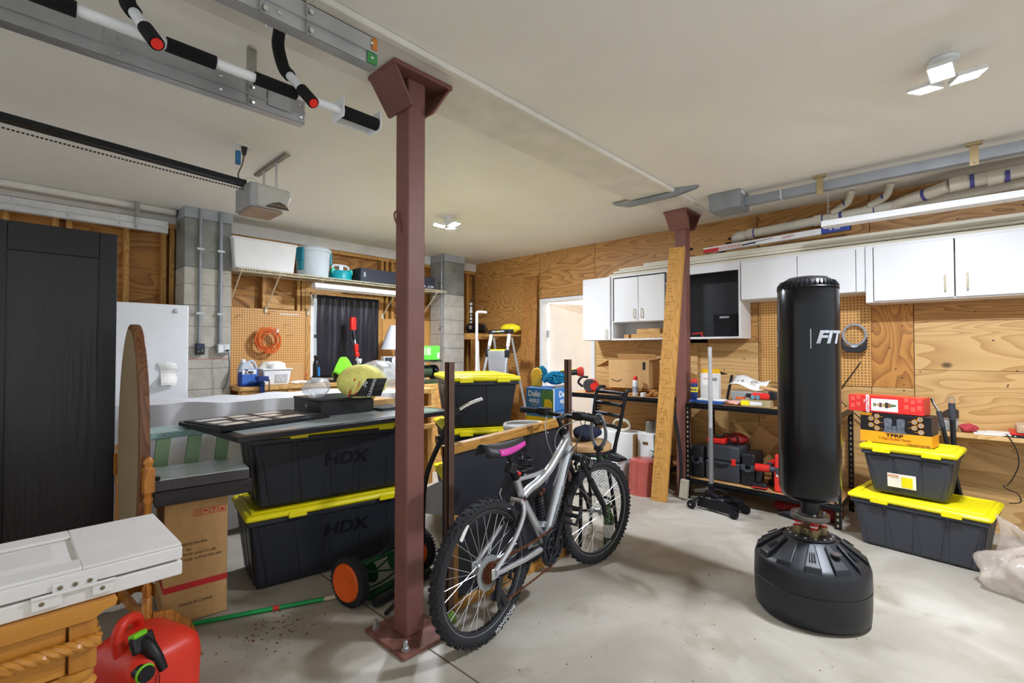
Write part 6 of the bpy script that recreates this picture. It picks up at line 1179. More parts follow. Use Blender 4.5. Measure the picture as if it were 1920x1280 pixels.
# -- on rack one
t = thing('circular_saw', 'red cordless saw lying on the left rack beside the open carton', 'saw', (4.66, 3.15, Z1), .5); ob('body', B().prism([(-.08, .0), (.07, .0), (.09, .06), (.05, .13), (-.02, .16), (-.09, .1)], (0, -.03, 0), (0, -1, 0), (0, 0, 1), .06), red, t, bevel=.012); ob('blade_guard', B().lathe([(.01, -.02), (.07, -.02), (.075, 0), (.07, .02), (.01, .02)], (-.06, .0, .08), 20, 'X'), mat('saw_grey', '#4a4a4e', .4, .4), t, smooth=True); ob('handle', B().tube(spl([(-.02, .08, .06), (-.02, .13, .11), (-.02, .09, .17), (-.02, .02, .17)]), .014, 8), black, t, smooth=True); ob('motor', B().cyl((-.09, -.05, .07), (-.02, -.05, .07), .04, n=16), red, t, smooth=True)
t = thing('open_carton', 'brown carton with open flaps on the left rack', 'box', (4.80, 2.70, Z1+.07), .12); ob('carton', B().bx(-.16, .16, -.26, .2, 0, .30), card, t, bevel=.003); ob('flap', B().hexa([V((-.16, .2, .30)), V((.16, .2, .30)), V((.16, .2, .304)), V((-.16, .2, .304)), V((-.16, .36, .22)), V((.16, .36, .22)), V((.16, .36, .224)), V((-.16, .36, .224))]), card, t); ob('flap', B().hexa([V((-.16, -.26, .30)), V((.16, -.26, .30)), V((.16, -.26, .304)), V((-.16, -.26, .304)), V((-.16, -.38, .325)), V((.16, -.38, .325)), V((.16, -.38, .329)), V((-.16, -.38, .329))]), card, t); ob('flap', B().box((.1, -.02, .33), (.01, .44, .07), eul=(0, -.5, 0)), card, t)
ob('tape_mark', B().bx(-.162, -.16, -.22, -.19, .2, .28), ink, t); ob('smile_print', B().tube(spl([(-.161, .05, .09), (-.161, .1, .07), (-.161, .16, .09)]), .004, 5), ink, t)
for k, (x, y, z, L_, w_, a, m, lab) in enumerate(((4.72, 2.70, Z1, .95, .18, .0, woodr, 'amber board at the bottom of the pile on the left rack'), (4.80, 2.62, Z1+.022, .8, .2, .03, oldw, 'dark weathered board under the open carton'), (4.80, 2.68, Z1+.045, .65, .26, -.03, oldw, 'topmost dark board directly under the open carton'))):
    one('board', B().box((x, y, z+.011), (w_, L_, .021), a), m, lab, 'board', 'boards on the left rack', bevel=.003)
t = thing('spray_can', 'white aerosol can with red cap at the front of the left rack', 'spray can', (4.58, 2.53, Z1)); ob('can', B().lathe([(.028, 0), (.03, .004), (.03, .15), (.022, .165), (.018, .168)], n=20), mat('can_white', '#dfe3e6', .3, .2), t, smooth=True); ob('cap', B().lathe([(.022, .165), (.022, .2), (.017, .205)], n=16), red, t, smooth=True); ob('print', B().lathe([(.0304, .04), (.0304, .1)], n=20), mat('can_print', '#9aa4ad', .4, var=.6, scale=60), t)
t = thing('plastic_cup', 'small white plastic cup beside the aerosol can', 'cup', (4.56, 2.43, Z1)); ob('cap', B().lathe([(.028, 0), (.03, .02), (.028, .04), (.02, .042)], n=18), whitep, t, smooth=True)
t = thing('glass_jar', 'glass jar with grey lid near the marked board on the left rack', 'jar', (4.68, 2.23, Z1)); ob('glass', B().lathe([(.04, 0), (.042, .01), (.042, .1), (.034, .12)], n=18), mat('jar_glass', '#9fa6a6', .15, trans=.5), t, smooth=True); ob('lid', B().lathe([(.037, .12), (.037, .2), (.03, .205)], n=18), mat('jar_lid', '#8e949b', .4, .5), t)
one('crumpled_bag', blob((4.60, 2.19, Z1+.055), .05, .06, .06, amp=.3, seed=41, flat=.1), filmm, 'crumpled clear bag beside the marked board on the left rack', 'bag', smooth=True)
one('offcuts', blob((4.62, 2.34, Z1+.026), .06, .05, .028, amp=.4, seed=43, flat=.1), oldw, 'small heap of wood scraps beside the glass jar', 'scraps')
t = thing('caulk_bottle', 'small dark metal clamp upright beside the open carton on the left rack', 'clamp', (4.62, 2.96, Z1)); ob('body', B().bx(-.02, .02, -.02, .02, 0, .06), steel, t, bevel=.004); ob('head', B().bx(-.025, .025, -.03, .03, .06, .09), blackm, t, bevel=.004)
# back panels behind the racks
one('pale_panel', B().bx(5.13, 5.152, 2.1, 2.75, .95, 1.42), plyB, 'pale plywood offcut leaning on the wall behind the left rack', 'panel')
# -- lower shelf of rack one
ZL = .201
t = thing('white_carton', 'white carton on the lower shelf of the left rack behind the bicycle wheel', 'box', (4.66, 2.75, ZL)); ob('carton', B().bx(-.14, .16, -.22, .24, 0, .30), mat('white_card', '#e6e5e2', .6, var=.02), t, bevel=.004); ob('card_side', B().bx(-.139, .159, -.222, -.22, .004, .298), card, t)
t = thing('small_carton', 'small white-sided carton with hand hole on the lower left rack', 'box', (4.68, 2.42, ZL)); ob('carton', B().bx(-.1, .12, -.09, .09, 0, .31), mat('white_card', '#e6e5e2'), t, bevel=.004); ob('hand_hole', B().bx(-.102, -.1, -.03, .03, .2, .23), mat('hole_dark', '#6a4b2c', .9), t)
t = thing('paint_can', 'grey paint can standing on the small carton', 'paint can', (4.72, 2.43, ZL+.311)); ob('can', B().lathe([(.055, 0), (.057, .005), (.055, .01), (.055, .11), (.058, .115), (.055, .12), (.048, .116), (.005, .114)], n=24), mat('tin', '#8d8a7e', .4, .5), t, smooth=True); ob('handle', B().tube(arc((0, 0, .1), .06, math.pi, 2*math.pi, 10, (0, 1, 0), (0, 0, 1)), .002, 5), steel, t)
P = []
for k in range(110): a = k*.3; P.append(V((4.62+.02*math.sin(k*.2), 2.72+(.10+.01*math.sin(k*.5))*math.cos(a), ZL+.37+(.055+.006*math.sin(k*.37))*math.sin(a)+.0)))
one('hose_coil', B().tube(P, .009, 7), mat('hose_cream', '#cfc9b4', .5), 'coil of cream hose on top of the white carton', 'hose', smooth=True)
for k, lab in enumerate(('lowest white paper plate stack beside the marked board', 'green-rimmed plate on top of the plate stack')):
    one('plates', B().lathe([(.005, 0), (.08, 0), (.10, .02), (.10, .024), (.07, .006), (.005, .006)], (4.62, 2.275, ZL+.11+.03*k), 26), whitep if k == 0 else mat('plate_green', '#4d8a6c', .5), lab, 'plates', 'stacked plates', smooth=True)
one('plate_box', B().bx(4.52, 4.72, 2.19, 2.325, ZL, ZL+.108), darkgrey, 'dark box under the plates on the lower left rack', 'box', bevel=.004)
# basket on the floor
lg = mat('basket_grey', '#c9c8c4', .5); t = thing('lattice_basket', 'pale grey lattice laundry basket on the floor behind the front wheel', 'basket', (4.26, 2.64, 0)); bk = B()
for o_, u, wd in (((4.14, 2.79, .02), (0, -1, 0), .30), ((4.14, 2.49, .02), (1, 0, 0), .22), ((4.36, 2.49, .02), (0, 1, 0), .30), ((4.36, 2.79, .02), (-1, 0, 0), .22)): lattice(bk, o_, u, (0, 0, 1), wd, .25, 9, 8, .006)
o = ob('lattice', bk, lg, t, w=True); o['kind'] = 'stuff'
ob('rim', B().tube([(4.13, 2.80, .275), (4.13, 2.48, .275), (4.37, 2.48, .275), (4.37, 2.80, .275)], .013, 8, closed=True), lg, t, w=True, smooth=True); ob('bottom', B().bx(4.14, 4.36, 2.49, 2.79, 0, .02), lg, t, w=True)
t = thing('plastic_disc', 'green and yellow plastic disc toy sticking out of the lattice basket', 'toy', (4.22, 2.71, .24)); ob('disc', B().lathe([(.005, -.006), (.10, -.006), (.115, .0), (.10, .01), (.005, .01)], (0, 0, .10), 26, 'X'), mat('toy_green', '#3f9e4c', .4), t, smooth=True); ob('rim', B().ring((0, 0, .10), .112, .008, 'X', 28, 6), black, t); ob('stripe', B().box((-.012, 0, .1), (.004, .02, .19), eul=(.5, 0, 0)), yellow, t)
t = thing('dustpan', 'black dustpan standing in the lattice basket', 'dustpan', (4.25, 2.56, .18)); ob('pan', B().box((0, 0, .1), (.16, .14, .10), eul=(.3, .2, 0)), black, t, bevel=.01); ob('blade', B().hexa([V((-.05, -.02, .14)), V((-.04, .03, .14)), V((-.036, .03, .14)), V((-.046, -.02, .14)), V((-.05, -.06, .42)), V((-.04, -.015, .38)), V((-.036, -.015, .38)), V((-.046, -.06, .42))]), darkgrey, t)
t = thing('pink_bin', 'translucent pink plastic bin on the floor left of the marked board', 'bin', (4.30, 2.29, 0)); ob('body', B().lathe([(.12, .32), (.13, .315), (.15, .02), (.155, 0), (.15, .0), (.12, .31)], n=28), mat('pink_plastic', '#c9675c', .3, trans=.25), t, smooth=True)
for k in range(12): a = k*math.pi/6; ob('rib', B().tube([(.131*math.cos(a), .131*math.sin(a), .3), (.151*math.cos(a), .151*math.sin(a), .02)], .004, 5), MATS['pink_plastic'], t)
t = thing('wine_bottle', 'green glass bottle with white label standing behind the bicycle front wheel', 'bottle', (2.98, 1.86, 0)); ob('glass', B().lathe([(.036, 0), (.038, .005), (.038, .19), (.015, .24), (.014, .30)], n=20), mat('bottle_glass', '#3f6a2c', .1, trans=.4), t, smooth=True); ob('label', B().lathe([(.0385, .06), (.0385, .15)], n=20), paper, t)
one('leaning_hose', B().tube(spl([(4.36, 1.96, .02), (4.37, 1.95, .3), (4.38, 1.985, .6), (4.37, 2.03, .86)]), .016, 8), black, 'black corrugated hose standing beside the marked board', 'hose', smooth=True)
t = thing('white_receiver', 'pale plastic control box hanging low beside the marked board', 'box', (4.345, 1.91, .0)); ob('case', B().box((0, 0, .1), (.05, .07, .17), eul=(.1, 0, 0)), mat('ivory', '#c9c2ab', .5), t, bevel=.006)
# -- rack two, top
t = thing('lubricant_can', 'blue and yellow lubricant can with red cap on the right rack', 'spray can', (4.50, 1.875, Z2+.025)); ob('can', B().lathe([(.03, 0), (.032, .004), (.032, .14), (.024, .158), (.02, .16)], n=20), mat('can_navy', '#24346f', .35, .2), t, smooth=True); ob('cap', B().lathe([(.027, .155), (.027, .18), (.015, .195)], n=16), red, t, smooth=True); ob('shield', B().lathe([(.0324, .07), (.0324, .115)], n=20), yellow, t); text('WD-40', .018, mat('ink_blue', '#1f2f7a', .5), t, (-.0335, 0, .092), (0, -1, 0), (0, 0, 1), bold=.001)
t = thing('white_pack', 'tall white carton with yellow top edge on the right rack', 'box', (4.60, 1.76, Z2)); ob('carton', B().bx(-.03, .03, -.085, .085, 0, .27), mat('white_card', '#e6e5e2'), t, bevel=.003); ob('yellow_top', B().bx(-.02, .032, -.08, .08, .27, .31), mat('pack_yellow', '#f0b91c', .5, var=.2, scale=60), t); ob('barcode', B().bx(-.0315, -.03, -.07, -.03, .2, .23), greyp, t); text('Henry', .014, mat('pack_orange', '#d9902a', .5), t, (-.0315, .03, .22), (0, -1, 0), (0, 0, 1))
one('blue_tray', B().lathe([(.005, 0), (.12, 0), (.15, .022), (.15, .028), (.12, .006), (.005, .006)], (4.60, 1.62, Z2), 30, 'Z', .7, 1.2), mat('tray_blue', '#2457a8', .4), 'shallow blue tray at the front edge of the right rack', 'tray', smooth=True) if False else one('blue_tray', B().bx(4.44, 4.56, 1.60, 1.90, Z2, Z2+.024), mat('tray_blue', '#2457a8', .4), 'shallow blue tray at the front edge of the right rack', 'tray', bevel=.006)
one('paper_sheet', B().box((4.50, 1.71, Z2+.034), (.1, .24, .016), .05), paper, 'white paper packet lying on the blue tray', 'paper', bevel=.003)
t = thing('cordless_light', 'black clip lamp with flat round shade at the back of the right rack', 'lamp', (4.88, 1.79, Z2)); ob('stem', B().cyl((0, 0, 0), (0, 0, .25), .008, n=8), blackm, t); ob('shade', B().lathe([(.09, .25), (.02, .28), (.018, .28), (.085, .25)], n=20), blackm, t, smooth=True); ob('foot', B().lathe([(.05, 0), (.05, .01), (.01, .015)], n=16), blackm, t)
t = thing('hammer', 'black-handled hammer standing upright on the right rack', 'hammer', (4.60, 1.585, Z2)); ob('handle', B().tube([(0, .03, .02), (-.0, -.02, .26)], [.012, .013], 8), black, t); ob('head', B().box((0, .035, .015), (.03, .08, .028)), steel, t, bevel=.004)
tubm = mat('clear_tub', '#c6cdd0', .2, trans=.45); t = thing('clear_tub', 'clear plastic tub with orange and black bits on the right rack', 'tub', (4.66, 1.43, Z2)); ob('tub', B().frus(0, 0, 0, .2, .24, .12, .23, .28), tubm, t, bevel=.01); ob('bits', B().box((-.105, .04, .06), (.01, .1, .02)).box((-.105, -.05, .07), (.01, .06, .03)), orange, t); ob('sticker', B().bx(-.112, -.11, -.06, .0, .03, .07), inkw, t)
rows = [[(4.55+.03*i, 1.58-.30*j/8, Z2+.175+.02*math.sin(j*.8)+.012*i-.03*(j/8)) for j in range(9)] for i in range(7)]
t = thing('printed_sheet', 'curled printed paper sheet lying over the clear tub on the right rack', 'paper', (4.6, 1.43, Z2+.13)); ob('sheet', B().sheet(rows), paper, t, w=True, smooth=True, solid=.001); text('M   0L', .05, ink, t, (4.61, 1.43, Z2+.206), (.0, -1, -.06), (1, 0, .3), w=True)
one('brown_tube', B().cyl((4.58, 1.32, Z2+.16), (4.52, 1.12, Z2+.135), .018, n=10), card, 'rolled brown paper tube on top of the parts on the right rack', 'tube', smooth=True)
t = thing('red_driver', 'red and black power tool lying on the right rack', 'power tool', (4.53, 1.30, Z2+.059)); ob('body', B().box((0, 0, .03), (.05, .16, .055)), red, t, bevel=.015); ob('grip', B().box((0, -.09, .04), (.045, .06, .07)), black, t, bevel=.01); ob('chuck', B().cyl((0, .08, .03), (0, .12, .03), .018, n=12), black, t)
for y in (.02, .06): ob('bit', B().cyl((-.03, y, .02), (-.026, y, .02), .018, n=12), mat('bit_teal', '#5f8ea0', .4), t)
t = thing('parts_box', 'clear parts box with yellow label at the front of the right rack', 'box', (4.53, 1.32, Z2)); ob('box', B().bx(-.09, .02, -.11, .12, 0, .058), mat('amber_tub', '#c9b98a', .25, trans=.3), t, bevel=.004); ob('label', B().bx(-.092, -.09, .05, .12, .012, .05), yellow, t); ob('label_white', B().bx(-.092, -.09, -.05, .045, .016, .046), inkw, t)
one('pink_bits', blob((4.50, 1.525, Z2+.02), .05, .06, .02, amp=.4, seed=51, flat=.1), mat('pink_bits', '#d9a294', .6, var=.3, scale=60), 'small heap of pink and clear packets at the right rack front', 'packets', smooth=True)
t = thing('grey_organiser', 'grey plastic caddy with dark top half hidden behind the punching bag', 'caddy', (4.72, 1.10, Z2)); ob('body', B().bx(-.09, .09, -.06, .09, 0, .33), mat('caddy_grey', '#7f858e', .45), t, bevel=.01); ob('top', B().bx(-.06, .06, -.04, .07, .33, .43), black, t, bevel=.006)
# -- rack two, lower shelf
ZM = .191
def toolcase(label, x, y, w_, d, h, m=black, red_=False, name='tool_case'):
    t = thing(name, label, 'tool case', (x, y, ZM)); ob('lower_shell', B().bx(-d/2, d/2, -w_/2, w_/2, 0, h*.55), m, t, bevel=.015, seg=3); ob('upper_shell', B().bx(-d/2+.004, d/2-.004, -w_/2+.004, w_/2-.004, h*.56, h), m, t, bevel=.018, seg=3)
    ob('handle', B().tube(spl([(-d/2-.0, w_*.16, h*.5), (-d/2-.012, w_*.16, h*.48), (-d/2-.014, 0, h*.46), (-d/2-.012, -w_*.16, h*.48), (-d/2, -w_*.16, h*.5)]), .008, 6), black if m is not black else darkgrey, t, smooth=True)
    for s in (-1, 1): ob('latch', B().bx(-d/2-.008, -d/2+.004, s*w_*.33-.018, s*w_*.33+.018, h*.48, h*.66), red if red_ else darkgrey, t, bevel=.003)
    return t
toolcase('small black tool case at the left end of the lower right rack', 4.60, 1.85, .13, .24, .29)
tc = toolcase('large dark grey tool chest in the middle of the lower right rack', 4.67, 1.625, .305, .34, .32, mat('case_grey', '#3a3d42', .5), True)
toolcase('slim black tool case right of the large tool chest', 4.62, 1.40, .12, .27, .28)
t = thing('battery_charger', 'red battery charger on top of the large tool chest', 'charger', (4.60, 1.70, ZM+.321)); ob('case', B().bx(-.06, .06, -.08, .08, 0, .05), red, t, bevel=.012); ob('slot', B().bx(-.03, .05, -.05, .05, .05, .07), black, t, bevel=.005)
t = thing('coiled_tool', 'red pouch with black cord loops on top of the large tool chest', 'pouch', (4.68, 1.55, ZM+.321)); ob('pouch', blob((0, 0, .05), .08, .1, .05, amp=.15, seed=61, flat=.1), mat('pouch_red', '#9a1f1c', .6), t, smooth=True); ob('cord_loop', B().ring((-.08, .06, .05), .045, .005, 'X', 20, 6).ring((-.085, .0, .045), .04, .005, 'X', 20, 6), black, t, smooth=True)
one('card_flap', B().box((4.90, 1.40, ZM+.33), (.02, .2, .22), eul=(.6, 0, 0)), card, 'torn cardboard flap standing behind the tool chest', 'cardboard')
t = thing('cordless_drill', 'red and black cordless drill standing on the lower right rack', 'drill', (4.48, 1.275, ZM), .1); ob('body', B().cyl((0, .06, .18), (0, -.05, .18), .033, n=16), red, t, smooth=True); ob('chuck', B().tube([(0, -.05, .18), (0, -.09, .18), (0, -.11, .18)], [.026, .024, .012], 14), darkgrey, t, smooth=True); ob('grip', B().box((0, .03, .11), (.035, .045, .12), eul=(.15, 0, 0)), black, t, bevel=.01); ob('battery', B().bx(-.035, .035, -.03, .08, 0, .05), black, t, bevel=.008); ob('red_base', B().bx(-.036, .036, -.032, .082, .012, .022), red, t)
t2 = thing('cordless_drill', 'second cordless drill with round chuck beside the red tool case', 'drill', (4.66, 1.245, ZM), -.1)
ob('body', B().cyl((-.06, 0, .19), (.05, 0, .19), .032, n=16), red, t2, smooth=True); ob('chuck', B().cyl((-.06, 0, .19), (-.10, 0, .19), .024, n=14), darkgrey, t2, smooth=True); ob('grip', B().box((.02, 0, .12), (.045, .035, .12)), black, t2, bevel=.01); ob('battery', B().bx(-.03, .07, -.035, .035, 0, .05), black, t2, bevel=.008)
rc = toolcase('bright red tool case at the right of the lower right rack', 4.60, .78+.02, .13, .26, .27, mat('case_red', '#e0352a', .4)) if False else toolcase('bright red tool case at the right of the lower right rack', 4.58, 1.09, .2, .24, .31, mat('case_red', '#e0352a', .4))
text('HILTI', .022, inkw, rc, (-.103, .02, .12), (0, 0, 1), (0, 1, 0)) if False else ob('white_mark', B().bx(-.1225, -.12, .05, .062, .11, .19).bx(-.1225, -.12, .068, .08, .13, .17), inkw, rc)
for k, (x, y, rx, ry, rz, m, lab) in enumerate(((4.62, 1.06, .11, .17, .055, mat('jacket_red', '#8e1d22', .8, bump=.4, bscale=20), 'dark red cloth bag under the right rack'), (4.46, 1.0, .04, .15, .033, mat('jacket_black', '#1d1d22', .8), 'black strap bundle in front of the red cloth bag'), (4.62, .80, .09, .07, .07, MATS['jacket_red'], 'red and black bag at the right end under the rack'))):
    one('cloth_bag_floor' if False else 'duffel_bag', blob((x, y, rz*.93), rx, ry, rz, amp=.2, seed=70+k, flat=.08), m, lab, 'bag', 'bags under the rack', smooth=True)
# floor jack
t = thing('floor_jack', 'black floor jack with upright silver handle in front of the right rack', 'floor jack', (4.25, 1.60, 0), -1.72)
for s in (-1, 1): ob('side_frame', B().prism([(-.12, .02), (.24, .02), (.26, .08), (.1, .12), (-.1, .10)], (0, s*.08, 0), (1, 0, 0), (0, 0, 1), -.008), blackm, t, bevel=.003)
ob('handle_socket', B().cyl((-.02, 0, .06), (-.03, 0, .22), .026, n=14), blackm, t); hp = V((-.03, 0, .12)); ob('lower_handle', B().cyl((-.028, 0, .12), (-.03, 0, .70), .0205, n=16), mat('pipe_dull', '#8b8e90', .45, .7), t, smooth=True); ob('upper_handle', B().cyl((-.03, 0, .69), (-.032, 0, 1.40), .0175, n=16), mat('pipe_grey', '#c4c6c8', .4, .6), t, smooth=True)
for x, y in ((-.14, -.13), (-.14, .13), (.22, -.1), (.22, .1)): ob('wheel', B().lathe([(.005, -.014), (.035, -.014), (.038, -.008), (.038, .008), (.035, .014), (.005, .014)], (x, y, .038), 18, 'Y'), blackm, t, smooth=True)
for y in (-.14, .14): ob('brace', B().tube([(-.14, y, .05), (-.03, y*.4, .17), (.08, y*.6, .14)], .009, 6), blackm, t)
ob('axle', B().cyl((-.14, -.15, .04), (-.14, .15, .04), .009, n=8), steel, t); ob('pump', B().cyl((-.06, -.03, .07), (.1, -.03, .09), .022, n=12).cyl((-.06, .03, .07), (.1, .03, .09), .022, n=12), steel, t); ob('saddle', B().lathe([(.03, .12), (.045, .125), (.045, .14), (.02, .142)], (.2, 0, 0), 18), blackm, t)
ob('lift_arm', B().bx(.0, .24, -.03, .03, .09, .12), blackm, t, bevel=.004); ob('spring', B().tube([V((-.05+.14*k/40, -.055+.008*math.cos(k*1.2), .10+.008*math.sin(k*1.2))) for k in range(41)], .003, 5), steel, t)
# ================================================================== punching bag
t = thing('punching_bag', 'black free-standing punching bag on a round black base', 'punching bag', (2.975, .62, 0)); vin = mat('bag_vinyl', '#0d0e12', .24, var=.2, scale=3, bump=.2, bscale=5); bp_ = mat('base_plastic', '#1f2126', .42, var=.06)
ob('base', B().lathe([(.20, .0), (.245, .004), (.262, .02), (.266, .08), (.268, .17), (.265, .172), (.265, .178), (.268, .18), (.266, .26), (.258, .285), (.235, .30), (.12, .385), (.11, .39), (.005, .39)], n=56), bp_, t, smooth=True)
for k in range(12):
    a0, a1 = k*math.pi/6+.1, k*math.pi/6+.1+.30; P = []
    for r, z, e in ((.125, .382, 0), (.244, .298, 0), (.266, .268, .0)): pass
    def pp(r, z, a): return V((r*math.cos(a), r*math.sin(a), z))
    b = B(); top = [pp(.135, .392, a0+.05), pp(.135, .392, a1-.05), pp(.252, .312, a1), pp(.252, .312, a0)]; bot = [pp(.13, .37, a0+.05), pp(.13, .37, a1-.05), pp(.262, .27, a1), pp(.262, .27, a0)]
    b.hexa(bot+top); pad = ob('pad', b, bp_, t, bevel=.006)
    if k % 2 == 0:
        for d_ in (-.05, 0, .05): am = (a0+a1)/2+d_; ob('groove', B().tube([pp(.185, .3635, am), pp(.225, .336, am)], .0035, 5), mat('base_groove', '#1a1b20', .5), pad)
ob('fill_cap', B().lathe([(.024, 0), (.024, .008), (.02, .01)], (.19*math.cos(3.95), .19*math.sin(3.95), .362), 18), mat('cap_brown', '#4b4643', .5), t)
ob('flange', B().lathe([(.005, .388), (.115, .388), (.118, .394), (.115, .40), (.005, .40)], n=36), bp_, t, smooth=True)
for k in range(14): a = k*math.pi/7; ob('flange_bolt', B().ball((.1*math.cos(a), .1*math.sin(a), .402), .007, .007, .004, 8, 4), steel, t)
brz = mat('bronze_plate', '#8a7a5c', .4, .7, var=.2)
ob('lower_plate', B().lathe([(.005, .40), (.06, .40), (.06, .435), (.005, .435)], n=6), brz, t, bevel=.004)
for k in range(4):
    a = k*math.pi/2+.5; c = V((.06*math.cos(a), .06*math.sin(a), 0)); ob('spring_cup', B().cyl(c+V((0, 0, .40)), c+V((0, 0, .44)), .022, n=16), brz, t, smooth=True)
    ob('spring', B().tube([c+V((.016*math.cos(j*.7), .016*math.sin(j*.7), .438+.042*j/36)) for j in range(37)], .0035, 5), red, t); ob('washer', B().cyl(c+V((0, 0, .452)), c+V((0, 0, .457)), .019, n=14), whitep, t)
ob('upper_plate', B().lathe([(.005, .48), (.088, .48), (.09, .482), (.09, .506), (.088, .508), (.005, .508)], n=36), mat('plate_steel', '#77726a', .4, .7), t, smooth=True)
for k in range(4): a = k*math.pi/2+.5; ob('plate_bolt', B().lathe([(.009, .508), (.009, .518), (.004, .52)], (.065*math.cos(a), .065*math.sin(a), 0), 6), steel, t)
ob('neck', B().cyl((0, 0, .508), (0, 0, .60), .042, n=24), black, t, smooth=True)
ob('bag', B().lathe([(.04, .59), (.10, .585), (.13, .60), (.143, .64), (.146, .9), (.146, 1.35), (.144, 1.6), (.142, 1.69), (.136, 1.71), (.125, 1.735), (.09, 1.758), (.04, 1.766), (.003, 1.768)], n=48), vin, t, smooth=True)
ob('top_seam', B().ring((0, 0, 1.70), .1415, .004, 'Z', 60, 6), vin, t, smooth=True); wr_ = B()
for k in range(40): a = k*2*math.pi/40; wr_.tube([V((.143*math.cos(a), .143*math.sin(a), 1.69)), V((.139*math.cos(a), .139*math.sin(a), 1.715)), V((.125*math.cos(a+.03), .125*math.sin(a+.03), 1.738))], [.002, .005, .002], 5)
o = ob('gathers', wr_, vin, t, smooth=True); o['kind'] = 'stuff'
def cyl_text(body, h, m, parent, R, ang, z, name='lettering', wx=1.2, shear=.25):
    o = text(body, h, m, parent, (0, 0, 0), (1, 0, 0), (0, 1, 0), name=name, shear=shear, wx=wx, bold=.003)
    bm = bmesh.new(); bm.from_mesh(o.data); bmesh.ops.triangulate(bm, faces=bm.faces); bmesh.ops.subdivide_edges(bm, edges=bm.edges, cuts=1); bm.to_mesh(o.data); bm.free()
    for v in o.data.vertices:
        x, y, zz = v.co; a = ang+x/R; v.co = ((R+zz+.001)*math.cos(a), (R+zz+.001)*math.sin(a), z+y)
    return o
aw = math.atan2(-.62, -2.975)   # towards the photographer
cyl_text('FIT', .062, mat('logo_silver', '#b9bcc2', .35, .4), t, .1465, aw+.70, 1.435)
def cyl_patch(R, a0, a1, z0, z1, n=6): return B().sheet([[V((R*math.cos(a0+(a1-a0)*j/n), R*math.sin(a0+(a1-a0)*j/n), z)) for j in range(n+1)] for z in (z0, z1)])
ob('logo_bar', cyl_patch(.1475, aw+.07, aw+.10, 1.38, 1.48), MATS['logo_silver'], t, solid=.001)
for a0, a1, z0, z1 in ((aw-1.45, aw-1.2, 1.39, 1.398), (aw-1.45, aw-1.2, 1.462, 1.47), (aw-1.22, aw-1.2, 1.39, 1.47)): ob('logo_frame', cyl_patch(.1475, a0, a1, z0, z1), MATS['logo_silver'], t, solid=.001)
# ================================================================== tote stack on the right
tote_b = tote('large grey tote with yellow lid on the floor right of the punching bag', (4.39, .235, 0), math.radians(-98), .75, .50, .372, tubg, 4, 3)
tote_s = tote('smaller grey tote with yellow lid and price label stacked on the large grey tote', (4.39, .29, .373), math.radians(-96), .53, .40, .345, tubg, 3, 2)
ob('label', B().box((-.03, -.157, .105), (.155, .002, .095), eul=(.12, 0, 0)), mat('label_white', '#efe9dd', .5), tote_s); ob('label_stripe', B().box((.0, -.1585, .10), (.06, .002, .07), eul=(.12, 0, 0)), yellow, tote_s); text('HDX', .02, mat('label_orange', '#e07a2a', .5), tote_s, (-.075, -.1645, .135), (1, 0, 0), (0, -.12, 1))
t = thing('pedal_box', 'black and orange game pedal carton on the smaller grey tote', 'box', (4.37, .36, .719), math.radians(-99)); OR = mat('box_orange', '#f0a020', .45, var=.03); BK = mat('box_black', '#1c1a1c', .4)
ob('carton', B().bx(-.2, .2, -.09, .09, 0, .205), BK, t, bevel=.002); ob('orange_band', B().bx(-.2012, .2012, -.0912, .0912, .0, .078), OR, t); F = (1, 0, 0)
text('TFRP', .021, ink, t, (0, -.0930, .058), F, (0, 0, 1), wx=1.5, bold=.001); text('T.Flight Rudder Pedals', .014, mat('ink_brown', '#7a4d0c', .5), t, (0, -.0930, .034), F, (0, 0, 1)); text('THRUSTMASTER', .010, ink, t, (.13, -.0925, .008), F, (0, 0, 1), wx=1.2); text('THRUSTMASTER', .008, ink, t, (-.165, -.0935, .194), F, (0, 0, 1)); ob('corner_tab', B().bx(-.2, -.13, -.0925, -.0905, .186, .204), OR, t)
pg = mat('pedal_grey', '#5f646e', .35, var=.3, scale=40)
for s in (-1, 1):
    ob('pedal_print', B().prism([(-.02, 0), (.02, 0), (.024, .05), (.015, .062), (-.015, .062), (-.024, .05)], (s*.036, -.0925, .115), F, (0, 0, 1), .001), pg, t); ob('pedal_print', B().prism([(-.022, 0), (.022, 0), (.02, .03), (-.02, .03)], (s*.036, -.0925, .083), F, (0, 0, 1), .001), pg, t)
ob('pedal_print', B().bx(-.065, .065, -.0925, -.091, .076, .088).bx(-.012, .012, -.0925, -.091, .088, .125), pg, t)
for x, z in ((-.10, .185), (-.135, .165), (-.10, .145), (-.135, .12), (-.10, .10), (.14, .185), (.11, .165), (.145, .145), (.11, .125), (.145, .10)):
    ob('callout', B().ring((x, -.0925, z), .0145, .0016, 'Y', 18, 5), OR, t); ob('callout_photo', B().lathe([(.001, 0), (.013, 0), (.013, .001), (.001, .001)], (x, -.0925, z), 14, 'Y'), mat('callout_grey', '#8b8680', .5, var=.5, scale=90), t); s = 1 if x < 0 else -1; ob('callout_line', B().tube([(x+s*.015, -.0925, z), (x+s*.034, -.0925, z-.004)], .0009, 4), OR, t)
t = thing('nutcracker_box', 'red printed nutcracker carton lying on the game pedal carton', 'box', (4.38, .40, .928), math.radians(-99.5)); ob('carton', B().bx(-.235, .2, -.08, .08, 0, .115), mat('box_red', '#d2302c', .4, var=.06), t, bevel=.002)
ob('top_face', B().bx(-.234, .199, -.079, .079, .115, .117), mat('box_red_orange', '#e0512c', .4), t); ob('window_print', B().bx(-.095, .06, -.0815, -.08, .012, .098), inkw, t)
